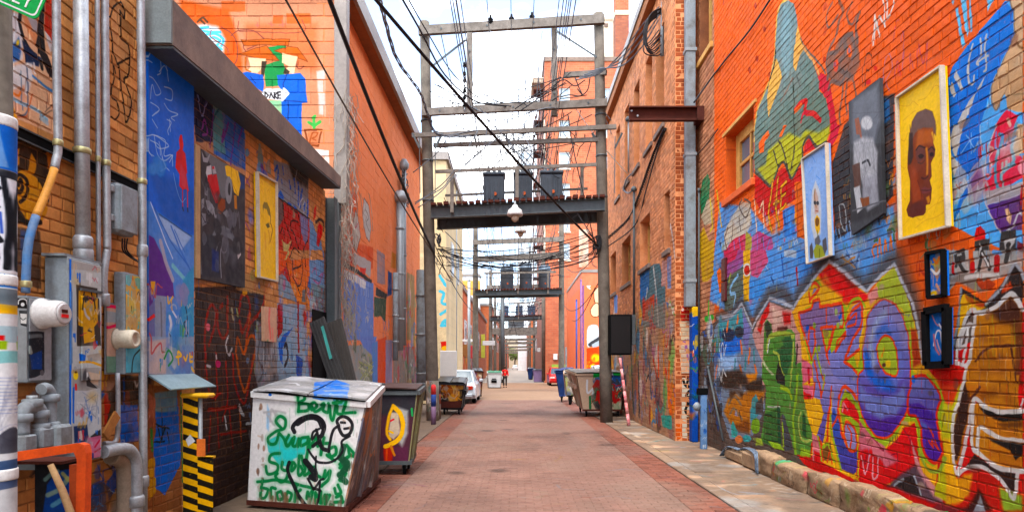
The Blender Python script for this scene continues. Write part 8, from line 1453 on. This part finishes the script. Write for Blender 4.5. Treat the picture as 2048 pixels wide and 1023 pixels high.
# --- left, black and orange, beyond the pole
Bo = Canvas('black_dumpster_paint','y',23,-3.2,-1.6,0,1.6,200,149,warp=.012);Bo.poly(m4(240,580,430,580,420,710,250,720),'#241c18');Bo.chaos(-2.75,-1.9,.55,1.1,46,['#e8902c','#d8701c','#c8a048','#a8a49c','#1c1814','#f0a840','#8c3c18','#9c9890'],.3,.7);Bo.poly(m4(240,715,420,705,410,760,250,760),'#50241c',tex=.3)
mbo = painted('black_front',Bo,(0,2),'pos','#2a2422',per_brick=0);mbl = plain('black_lid','#202226',.35,var=.2)
dumpster('black dumpster with orange scribbles beside the left utility pole',onY(22.6,880,815),onY(22.6,923,816),onY(22.6,929,766),onY(22.6,872,764),(-.05,1.7,.03),(-.05,1.8,0),(mbo,mbl,mbl,M['black']),(mbl,),wr=.1,backrise=.14)
# --- right, big tan one
Tn = Canvas('tan_dumpster_paint','y',21.7,1.6,3.9,0,1.7,200,151,warp=.01);Tn.poly(m4(1250,480,1690,470,1680,810,1290,810),'#b89c84',tex=.15);Tn.chaos(2.6,3.55,.95,1.3,40,['#1c3c88','#88a0cc','#1c4c8c','#34343c','#c8ccd4','#28487c','#e0e4ec'],.32,.7);Tn.chaos(2.6,3.6,.35,.95,44,['#8c1c1c','#c02820','#1c6c3c','#28282c','#c8b49c','#a82820','#1c1c20'],.34,.7);Tn.line(m4(1480,640,1500,730,1530,640,1560,720,1590,640),6,'#a81c1c');Tn.line(m4(1600,650,1610,720,1640,700),6,'#a81c1c');Tn.poly(m4(1440,490,1540,480,1540,520,1440,530),'#20983c',soft=1);Tn.poly(m4(1590,475,1670,470,1660,515,1600,510),'#20983c',soft=1);Tn.poly(m4(1540,478,1590,474,1585,490,1545,492),'#e03820');Tn.line(m4(1415,680,1418,770),5,'#24683c')
mt = painted('tan_front',Tn,(0,2),'pos','#b89c84','#a08870',per_brick=0,dirt=.15);mts = plain('tan_side','#b8a088',.7,var=.3,scale=2,col2='#c87868',p0=.5,p1=.8);mgl = plain('grey_lid','#84867f',.5,var=.25)
dumpster('big tan dumpster with red and blue scrawls, right of the alley',onY(21.7,1165,818),onY(21.7,1243,818),onY(21.7,1247,745),onY(21.7,1152,746),(-.0,2.3,.03),(-.15,2.4,0),(mt,mts,mt,M['rust']),(mgl,),wr=.11,backrise=.1)
# --- further off
mblue = plain('blue_dumpster','#1c3c7c',.5,var=.35,scale=2,col2='#14284c');mpur = plain('purple_dumpster','#8c749c',.6,var=.25,scale=2);mgw = plain('white_dumpster','#c0c0c0',.55,var=.1,scale=2);mgreen = plain('green_lid','#2c7850',.5,var=.2)
dumpster('dark blue dumpster behind the big tan one',onY(30,1118,790),onY(30,1128,790),onY(30,1131,741),onY(30,1110,741),(.5,1.6,.03),(.5,1.7,0),(mblue,mblue,mblue,mblue),(mblue,),wr=.1,pockets=False)
Nr = Canvas('narrow_dumpster_paint','y',28,1.9,3.2,0,1.7,120,153);Nr.chaos(1.9,3.0,.2,1.4,50,['#b8c848','#dcd8d0','#3c7c4c','#5c6c8c','#c8b8a4'],.2,.6)
dumpster('narrow pale dumpster with green scrawls between the blue and tan ones',onY(28,1133,790),onY(28,1146,790),onY(28,1152,748),onY(28,1128,746),(.1,1.2,.03),(.1,1.2,0),(painted('narrow_front',Nr,(0,2),'pos','#c8c0b4',per_brick=0),mts,mts,M['black']),(mgl,),wr=.1,pockets=False)
wd = dumpster('white dumpster with green lid and black emblem, beside the person in red',onY(48,977,774),onY(48,1001,774),onY(48,1004,745),onY(48,975,745),(-.1,1.4,.03),(-.1,1.5,0),(mgw,mgw,mgw,M['black']),(mgreen,),wr=.11)
e = onY(47.9,988,762);MB().box((e[0] - .2,47.94,e[2] - .1),(e[0] + .2,47.96,e[2] + .1),.02).build('emblem',M['black'],wd);MB().box((e[0] - .16,47.94,e[2] + .14),(e[0] + .16,47.96,e[2] + .22),.02).build('emblem',M['black'],wd)
dumpster('purple dumpster far down the alley on the right',onY(64,1068,763),onY(64,1084,763),onY(64,1087,740),onY(64,1066,740),(.1,1.4,.03),(.1,1.5,0),(mpur,mpur,mpur,M['black']),(mbl,),wr=.11,pockets=False)
dumpster('small dark blue dumpster beside the far purple one',onY(74,1057,757),onY(74,1064,757),onY(74,1066,737),onY(74,1055,737),(.1,1.4,.03),(.1,1.5,0),(mblue,mblue,mblue,M['black']),(mbl,),wr=.11,pockets=False)
Gb = Canvas('painted_bin_paint','y',33,-2.4,-1.5,0,1.5,120,155);Gb.chaos(-2.4,-1.5,.2,1.4,60,['#e0b428','#c87838','#6c3c78','#2c2428','#d8c8b0','#a84830'],.2,.6)
dumpster('small bin covered in yellow and violet graffiti behind the silver car',onY(33,947,790),onY(33,962,790),onY(33,966,742),onY(33,944,742),(-.1,1.0,.03),(-.1,1.0,0),(painted('bin_front',Gb,(0,2),'pos','#a87858',per_brick=0),M['rust'],M['rust'],M['black']),(mbl,),wr=.09,pockets=False)
# leaning boards behind the white dumpster
for lab,a,b,w,cc in (('dark ribbed plank with turquoise streak leaning on the wall',(634,640),(690,800),.27,'#3c3a3a'),('second dark ribbed plank leaning to the right of the first',(668,642),(705,800),.27,'#3a3532')):
    A_,B_ = Vector(onX(-3.55,*a)),Vector(onX(-2.95,*b));A_ = Vector(onY(10.7,*a));B_ = Vector(onY(10.2,*b));B_ += (B_ - A_) * .35;t = thing('leaning_plank',lab,'plank',B_);mk = plain('plank_' + cc[1:],cc,.6,var=.25,scale=4)
    MB().obox(A_,B_,w,.04,up=(0,1,.25)).build('board',mk,t)
    u = (B_ - A_).normalized();s_ = Vector((u.z,0,-u.x)).normalized()
    for k in range(5): o = s_ * (k - 2) * w / 5 + Vector((0,-.035,0));MB().obox(A_ + o,B_ + o,.018,.025,up=(0,1,.25)).build('rib',mk,t)
    if cc == '#3c3a3a': MB().obox(A_ + u * .15 - s_ * .06 + Vector((0,-.05,0)),A_ + u * .75 - s_ * .02 + Vector((0,-.05,0)),.05,.004,up=(0,1,.25)).build('paint_streak',plain('turquoise_streak','#3c9088'),t)

# ================================================================== RIGHT FOOT OF THE WALL
pl_ = thing('stone_ledge','rough stone ledge along the foot of the mural wall, splashed with paint','ledge',(4.0,5,0))
Lg = Canvas('ledge_paint','x',3.9,4.6,11,0,.6,120,161,warp=.02);Lg.chaos(5,10,.02,.45,120,['#3c9c4c','#b0a068','#58b8b0','#8c6c4c','#d8c0a0','#6c8c3c','#5c5044','#c8b090','#e8a830','#e03c58'],.1,.35)
Lg.dot((5.9,.25),.09,'#e84060',.1,raw=True);Lg.line([(6.2,.35),(6.15,.05)],.1,'#28a048',raw=True);Lg.line([(5.95,.08),(5.8,.08)],.16,'#f0b020',raw=True)
mlg = painted('ledge_stone',Lg,(1,2),'pos','#c09c78','#94785c',per_brick=.18,chips=.3,dirt=.3,bump=.8,bscale=22,base_scale=5)
y = 4.4;r_ = random.Random(3)
while y < 10.2:
    L_ = r_.uniform(.7,1.25);m = MB();nx,ny,nz = 3,7,4;x0,x1 = 3.9 + r_.uniform(-.03,.03),XR + .02;z1 = .33 + r_.uniform(-.03,.03);bm = bmesh.new();bmesh.ops.create_cube(bm,size=1);bmesh.ops.subdivide_edges(bm,edges=bm.edges[:],cuts=5,use_grid_fill=True)
    for v in bm.verts:
        f = Vector((x0 + (v.co.x + .5) * (x1 - x0),y + (v.co.y + .5) * (L_ - .02),-.04 + (v.co.z + .5) * (z1 + .04)));edge = sum(abs(abs(c_) - .5) < .01 for c_ in v.co)
        v.co = f + Vector((r_.uniform(-.018,.018) + (.025 if v.co.x < -.4 and edge > 1 else 0),r_.uniform(-.008,.008),r_.uniform(-.015,.015) - (.025 if v.co.z > .4 and edge > 1 else 0)))
    bm.verts.index_update();m.add([v.co[:] for v in bm.verts],[[v.index for v in f.verts] for f in bm.faces],True);bm.free();m.build('stone',mlg,pl_);y += L_
hs = thing('hose_bundle','bundle of pale paint-splashed hoses piled on the stub of the ledge','hose',(3.95,10.9,0))
for k in range(3): MB().tube(spline([(3.86 + .03 * k,12.3,.03),(3.9 + .03 * k,12.0 - k * .05,.23),(3.93 + .04 * k,11.5,.24),(3.92 + .04 * k,11.2,.31),(3.9 + .03 * k,10.8 - k * .04,.32),(3.86,10.5 - k * .05,.27),(3.845 - .01 * k,10.42 - k * .07,.02)],6),.014,7).build('hose',M.setdefault('hose',plain('hose_rubber','#7c8ca0',.9,var=.5,scale=9,col2='#38424c')),hs)
MB().box((3.88,10.45,0),(4.14,11.2,.28),.04).build('block',mlg,hs);MB().box((3.9,11.25,0),(4.14,12.2,.2),.04).build('block',mlg,hs)
bp = thing('blue_post','pale blue painted steel post standing on the pavement at the wall corner','post',onG(1407,897));q = onG(1407,897)
Bp = Canvas('blue_post_paint','y',q[1],q[0] - .3,q[0] + .3,0,1.3,200,163);Bp.chaos(q[0] - .3,q[0] + .3,0,1.3,50,['#2c64b8','#5c8cc8','#c0ccd8','#1c3c7c','#8ca4c0','#181c24'],.08,.5)
MB().box((q[0] - .065,q[1] - .05,0),(q[0] + .065,q[1] + .05,1.12),.012).build('post',painted('post_paint',Bp,(0,2),'pos','#6c94c4',per_brick=0),bp);MB().box((q[0] - .13,q[1] - .06,1.121),(q[0] + .08,q[1] + .08,1.26),.015).build('top_box',M['black'],bp);MB().lathe((q[0] - .16,q[1] - .08,.88),[(.02,-.09),(.07,-.05),(.08,.03),(.03,.09)],12).build('pale_fitting',M['greypaint'],bp)
rp = thing('red_standpipe','red painted standpipe elbow at the foot of the mural wall','pipe',onG(1428,888));q = Vector(onG(1428,888));rdm = plain('red_pipe_paint','#a8342c',.6,var=.3,scale=6,col2='#6c3028')
MB().tube(spline([q + Vector((-.16,0,0)),q + Vector((-.16,0,.38)),q + Vector((-.12,0,.52)),q + Vector((.02,0,.55)),q + Vector((.1,.0,.5)),q + Vector((.12,0,.2)),q + Vector((.12,0,0))],5),.055,10).build('pipe',rdm,rp)
for d,z in ((-.16,.18),(-.16,.34),(.12,.3),(.12,.12)): MB().lathe(q + Vector((d,0,z)),[(.06,-.03),(.09,-.02),(.09,.02),(.06,.03)],12).build('flange',rdm,rp)
for lab,x0,y0,x1,y1,r,mt_ in (('slanting dark cable pipe on the mural wall near the red standpipe',1416,735,1446,880,.022,M['darksteel']),('thin grey conduit at the drain pipe corner',1398,380,1398,740,.02,M['darksteel'])):
    a,b = Vector(onX(XR - .05,x0,y0)),Vector(onX(XR - .05,x1,y1));t = thing('conduit',lab,'conduit',b);MB().tube([b,a],r,8).build('pipe',mt_,t);MB().lathe(a,[(r * 1.5,-.04),(r * 1.5,.04)],8).build('clamp',mt_,t)
# pillar foot, black box, leaning stick
pf = single('painted_foot',MB().box((3.5,14.4,0),(3.84,14.89,.75),.02),painted('pillar_foot',RE,(0,2),'pos','#c8b094','#a05030',base_scale=4,per_brick=0),'low painted masonry block at the foot of the corner pillar','block') if False else None
bb_ = thing('black_box','flat black box sign board hung beside the right utility pole','box',onY(19.2,1242,709));a,b = onY(19.2,1219,709),onY(19.2,1264,628)
MB().box((a[0],19.2,a[2]),(b[0],19.65,b[2]),.015).build('case',M['black'],bb_);MB().box((a[0] + .05,19.19,a[2] + .05),(b[0] - .05,19.199,b[2] - .05)).build('dark_front',plain('dark_print','#1a1514',.5,var=.4,scale=3,col2='#4c241c',p0=.62,p1=.8),bb_);MB().box((b[0] + .005,19.25,a[2] + .3),(b[0] + .12,19.6,b[2] - .02),.01).build('side_bracket',M['darksteel'],bb_)
a,b = Vector(onY(19,1240,715)),Vector(onY(18.6,1258,846));b.z = 0;t = thing('pink_stick','pink and white painted stick leaning against the right wall','stick',b);n = 6
for k in range(n): MB().tube([b + (a - b) * k / n,b + (a - b) * (k + 1) / n],[.05 - .002 * k,.05 - .002 * (k + 1)],9).build('length',plain('pink_paint','#e0606c',.6,var=.3,col2='#f0c8c0',scale=9) if k % 2 == 0 else M.setdefault('ppink',plain('pale_pink','#eab0a8',.6,var=.3,col2='#d83c50',scale=7)),t)
# bollards on the left by the pole
for lab,x,yt,yb,z,r,c1,c2,c3_ in (('short bollard with red top and blue shaft before the left pole',867,768,845,19.0,.075,'#f03c3c','#2c4c9c','#8c6c8c'),('short brown painted bollard behind the red topped one',878,770,838,20.9,.06,'#6c5048','#a85030','#7c5c4c')):
    p = onY(z,x,yb);t = thing('bollard',lab,'bollard',(p[0],z,0));h = onY(z,x,yt)[2]
    MB().lathe((p[0],z,0),[(r,0),(r,h * .45)],12).build('foot',plain('bollard_foot' + c3_[1:],c3_,.6,var=.4,scale=6),t);MB().lathe((p[0],z,h * .451),[(r,0),(r,h * .3)],12).build('shaft',plain('bollard_shaft' + c2[1:],c2,.6,var=.3),t);MB().lathe((p[0],z,h * .752),[(r,0),(r,h * .19),(r * .7,h * .24),(.01,h * .25)],12).build('top',plain('bollard_top' + c1[1:],c1,.6),t)
single('wood_post',MB().box(onY(11.6,847,858),(onY(11.6,857,800)[0],11.72,onY(11.6,850,772)[2])),M['woodtan'],'brown wooden post at the corner of the dark dumpster','post') if False else None
# white board behind the pole, signs, meter panels far left
single('white_panel',MB().box((onY(27,880,0)[0],27,onY(27,0,752)[2]),(onY(27,913,0)[0],27.15,onY(27,0,701)[2]),.02).box((onY(27,893,0)[0],27.06,0),(onY(27,896,0)[0],27.12,onY(27,0,752)[2])),M['whitepaint'],'blank white board standing behind the black and orange dumpster','board')
for lab,x0,x1,y0,y1,z,h,c_ in (('white awning strip on the far left wall',922,946,678,683,46,.3,'#e8e8e8'),('second grey-white awning on the far left',965,990,681,690,62,.3,'#c8c8c8'),('brown shop sign box on the far left wall',923,935,688,712,47,.3,'#a8703c'),('red notice board on the far left wall',937,946,690,716,50,.2,'#c03c40'),('small blue sign on the far left wall',914,921,708,730,41,.2,'#2c68b8'),('colourful notice board between the far left poles',962,970,668,715,66,.2,'#c8c848'),('white lamp box on the far right wall',1075,1086,695,703,72,.3,'#e4e4e0')):
    t = thing('wall_sign' if 'awning' not in lab else 'awning',lab,'sign' if 'awning' not in lab else 'awning',onY(z,(x0 + x1) / 2,y1));a,b = onY(z,x0,y1),onY(z,x1,y0);MB().box((a[0],z,a[2]),(b[0],z + h,b[2]),.02).build('board',plain('sign' + c_[1:],c_,.6,var=.4,scale=2),t);MB().box((a[0],z + h + .001,a[2] + .05),(a[0] - .6,z + h + .06,a[2] + .1)).build('arm',M['darksteel'],t)

# ================================================================== CARS
def car(label,loc,rz,col,L_=4.5,W_=1.78,H_=1.46,name='parked_car',wagon=False):
    t = thing(name,label,'car',loc,rz);paint = plain('car_paint_' + col[1:],col,.28,.1,var=.06,scale=1,bump=0,coat=.6);hl,hw = L_ / 2,W_ / 2
    prof = [(-hl,.42),(-hl + .02,.78),(-hl + .22,.9),(-hl + .62,.96),(-.2,.98),(hl - 1.15,.96),(hl - .35,.84),(hl - .02,.62),(hl,.4),(hl - .1,.24),(-hl + .1,.24)]
    def arch(x0,x1,zc,r): return [(x,zc) for x in (x0,x1)]
    m = MB();vs = [];n = len(prof)
    for y,k in ((-hw,.9),(-hw * .98,1),(hw * .98,1),(hw,.9)):
        for (x,z) in prof: vs.append((x * (.985 if k < 1 else 1),y * (1 if k < 1 else .93),.24 + (z - .24) * (.9 if k < 1 and z > .6 else 1)))
    order = [0,1,2,3];fs = []
    Y = (-hw * .9,-hw,hw,hw * .9);vs = []
    for j in range(4):
        for (x,z) in prof: vs.append((x,Y[j],z if j in (0,3) else .24 + (z - .24) * .86))
    for j in range(3):
        for i in range(n): fs.append((j * n + i,(j + 1) * n + i,(j + 1) * n + (i + 1) % n,j * n + (i + 1) % n))
    fs += [tuple(range(n)),tuple(range(3 * n,4 * n))[::-1]]
    vs2 = []
    for j,(yy,kz) in enumerate(((-hw,.84),(-hw * .9,1),(hw * .9,1),(hw,.84))):
        for (x,z) in prof: vs2.append((x,yy,.24 + (z - .24) * kz))
    m.add(vs2,fs,False);b = m.build('body',paint,t,world=False)
    rear = -hl + (.25 if wagon else .62)
    lo = [(rear,.93),(hl - 1.3,.95)];hi = [(rear + .45,H_),(hl - 2.15,H_ - .01)]
    g = MB();g.hexa([(lo[0][0],-hw * .86,.9),(lo[1][0],-hw * .86,.92),(lo[1][0],hw * .86,.92),(lo[0][0],hw * .86,.9),(hi[0][0],-hw * .7,H_ - .06),(hi[1][0],-hw * .7,H_ - .06),(hi[1][0],hw * .7,H_ - .06),(hi[0][0],hw * .7,H_ - .06)]);g.build('window',plain('car_glass','#4c5c68',.08,var=.1,bump=0) if 'carglass' not in M else M['carglass'],t,world=False)
    MB().hexa([(hi[0][0] - .02,-hw * .72,H_ - .062),(hi[1][0] + .04,-hw * .72,H_ - .062),(hi[1][0] + .04,hw * .72,H_ - .062),(hi[0][0] - .02,hw * .72,H_ - .062),(hi[0][0] + .1,-hw * .6,H_),(hi[1][0] - .1,-hw * .6,H_),(hi[1][0] - .1,hw * .6,H_),(hi[0][0] + .1,hw * .6,H_)]).build('roof',paint,t,world=False)
    for s in (-1,1):
        for (p,q) in (((lo[0][0],hw * .868 * s,.9),(hi[0][0],hw * .71 * s,H_ - .05)),((lo[1][0],hw * .868 * s,.92),(hi[1][0],hw * .71 * s,H_ - .05)),((-.15,hw * .868 * s,.92),(-.2,hw * .71 * s,H_ - .05))): MB().obox(p,q,.07,.07).build('roof_pillar',paint,t,world=False)
        for x in (-hl + .85,hl - .88):
            w = MB().lathe((x,s * hw - (.2 if s > 0 else 0),.32),[(.25,0),(.32,.03),(.32,.17),(.25,.2)],18,'y').build('wheel',M['black'],t,world=False);MB().lathe((x,s * (hw + .005) - (.02 if s > 0 else 0),.32),[(.2,0),(.2,.02)],14,'y').build('rim',M['galv'],w,world=False)
        MB().box((-hl - .02,s * hw * .9 - .02 * s,.62),(-hl + .1,s * hw * .52,.8),.02).build('tail_light',plain('tail_red','#c02018',.2) if 'tail' not in M else M['tail'],t,world=False);MB().box((hl - .22,s * hw * .92,.6),(hl - .02,s * hw * .5,.72),.02).build('headlight',M['whitepaint'],t,world=False);MB().box((hl - 1.55,s * (hw + .0),.92),(hl - 1.35,s * (hw + .17),1.06),.03).build('mirror',paint,t,world=False)
    MB().box((-hl - .03,-.26,.48),(-hl + .005,.26,.6)).build('number_plate',M['whitepaint'],t,world=False);MB().box((-hl - .04,-hw * .85,.3),(-hl + .06,hw * .85,.46),.03).build('bumper',paint,t,world=False)
    return t
M['carglass'] = plain('car_glass','#4c6474',.08,var=.1,bump=0);M['tail'] = plain('tail_lamp','#c83018',.25,bump=0)
car('silver car parked behind the black and orange dumpster',(-2.69,31.0,0),math.pi / 2,'#c4ccd4',H_=1.5)
car('red car half hidden behind the blue dumpster at the right',(3.6,55,0),-math.pi / 2,'#d02424',H_=1.5,name='parked_car');car('white car whose roof shows behind the big tan dumpster',(5.1,38,0),math.pi / 2,'#e4e6e8',H_=1.7,wagon=True);car('far white car near the end of the alley',(-.3,215,0),math.pi / 2,'#e8e8e8',H_=1.6)
car('red-roofed vehicle with pale windscreen behind the red car',(5.9,57,0),-math.pi / 2,'#d8403c',H_=1.9,wagon=True)
# ================================================================== PERSON AND TREE
def skin(name,chains,mat,parent=None,sub=2):
    """one continuous surface over joined chains of (point, radius); the first vertex is the root"""
    vs,es,rs,idx = [],[],[],{}
    for ch_ in chains:
        prev = None
        for p,r in ch_:
            k = tuple(round(c_,4) for c_ in p)
            if k not in idx: idx[k] = len(vs);vs.append(p);rs.append(r)
            if prev is not None and prev != idx[k]: es.append((prev,idx[k]))
            prev = idx[k]
    me = bpy.data.meshes.new(name);me.from_pydata(vs,es,[]);o = bpy.data.objects.new(name,me);COL.objects.link(o);o.modifiers.new('skin','SKIN');s_ = o.modifiers.new('sub','SUBSURF');s_.levels = s_.render_levels = sub
    for i,r in enumerate(rs): q = me.skin_vertices[0].data[i];q.radius = (r,r) if not isinstance(r,tuple) else r;q.use_root = i == 0
    bpy.context.view_layer.update();m2 = bpy.data.meshes.new_from_object(o.evaluated_get(bpy.context.evaluated_depsgraph_get()));bpy.data.objects.remove(o);m2.materials.clear();m2.materials.append(mat);m2.polygons.foreach_set('use_smooth',[True] * len(m2.polygons))
    o = bpy.data.objects.new(name,m2);COL.objects.link(o)
    if parent: o.parent = parent
    return o
g_ = onG(1010,774);pe = thing('person','person in a red top and dark trousers walking away with a dark bag','person',(g_[0],g_[1],0),.1);pe.scale = (.94,.94,.94);sk = plain('skin','#c08c6c',.6,var=.1,bump=0);red = plain('red_top','#e01818',.85,var=.15,scale=8);dk = plain('dark_trousers','#3a3230',.9,var=.15,scale=8)
skin('body',[[((0,0,.95),.1),((0,0,1.2),.11),((0,.01,1.38),.1),((0,.01,1.47),.055),((0,0,1.52),.06),((0,-.01,1.6),.098),((0,-.01,1.7),.075)]] + [[((0,0,.95),.1),((s * .09,0,.9),.085),((s * .1,s * .05,.5),.055),((s * .1,s * .1 + .02,.09),.04),((s * .1,s * .1 - .12,.03),.035)] for s in (-1,1)] + [[((0,.01,1.38),.1),((s * .17,0,1.38),.055),((s * .22,.02,1.12),.042),((s * .23,-.06,.9),.03),((s * .225,-.1,.8),.03)] for s in (-1,1)],sk,pe)
skin('jacket',[[((0,0,.86),(.155,.12)),((0,0,1.1),(.15,.12)),((0,.01,1.38),(.14,.11)),((0,.01,1.45),.075)]] + [[((0,.01,1.38),(.14,.11)),((s * .18,0,1.37),.075),((s * .23,.02,1.12),.06),((s * .24,-.05,.92),.048)] for s in (-1,1)],red,pe);skin('trousers',[[((0,0,.92),.13),((s * .095,0,.86),.1),((s * .105,s * .05,.5),.075),((s * .105,s * .1 + .02,.12),.06)] for s in (-1,1)],dk,pe)
MB().lathe((0,0,1.6),[(.05,-.09),(.098,-.04),(.108,.03),(.09,.1),(.03,.135)],14).build('hair',plain('brown_hair','#4c3424',.9),pe,world=False);MB().box((.1,.08,1.02),(.2,.2,1.36),.04).build('bag',M['black'],pe,world=False);MB().tube([(.15,.14,1.34),(.08,.1,1.46),(-.06,-.02,1.46),(-.14,-.12,1.2)],.014,6).build('bag_strap',M['black'],pe,world=False)
for s in (-1,1): MB().box((s * .1 - .045,s * .1 - .16,.0),(s * .1 + .045,s * .1 + .08,.09),.03).build('shoe',M['black'],pe,world=False)
def tree(label,x,y,h,cr,seed):
    t = thing('leafy_tree',label,'tree',(x,y,0));r_ = random.Random(seed);m = MB();m.tube([(x,y,0),(x + .1,y,h * .35),(x,y + .1,h * .6)],[cr * .09,cr * .07,cr * .03],8)
    for k in range(7): a = r_.uniform(0,6.28);m.tube([(x,y,h * r_.uniform(.3,.5)),(x + math.cos(a) * cr * .7,y + math.sin(a) * cr * .7,h * r_.uniform(.6,.9))],[cr * .04,cr * .01],5)
    m.build('trunk',M['pole'],t);f = MB()
    cl = [(x + r_.gauss(0,.5) * cr,y + r_.gauss(0,.5) * cr,h * r_.uniform(.45,.95),cr * r_.uniform(.25,.45)) for k in range(16)]
    for k in range(2600):
        c_ = r_.choice(cl);d = Vector((r_.gauss(0,1),r_.gauss(0,1),r_.gauss(0,1))).normalized() * c_[3] * r_.uniform(.5,1.05);p = Vector(c_[:3]) + d;u = Vector((r_.gauss(0,1),r_.gauss(0,1),r_.gauss(0,1))).normalized();w = u.orthogonal().normalized();s = cr * .05;f.add([p - u * s,p + w * s * .6,p + u * s,p - w * s * .6],[(0,1,2,3)])
    f.build('crown',plain('leaf_green','#88a838',.7,var=.5,scale=.8,col2='#4c7424',bump=0,k=.5),t)
tree('bright green leafy tree at the far end of the alley',-.6,300,9.5,4.2,4)
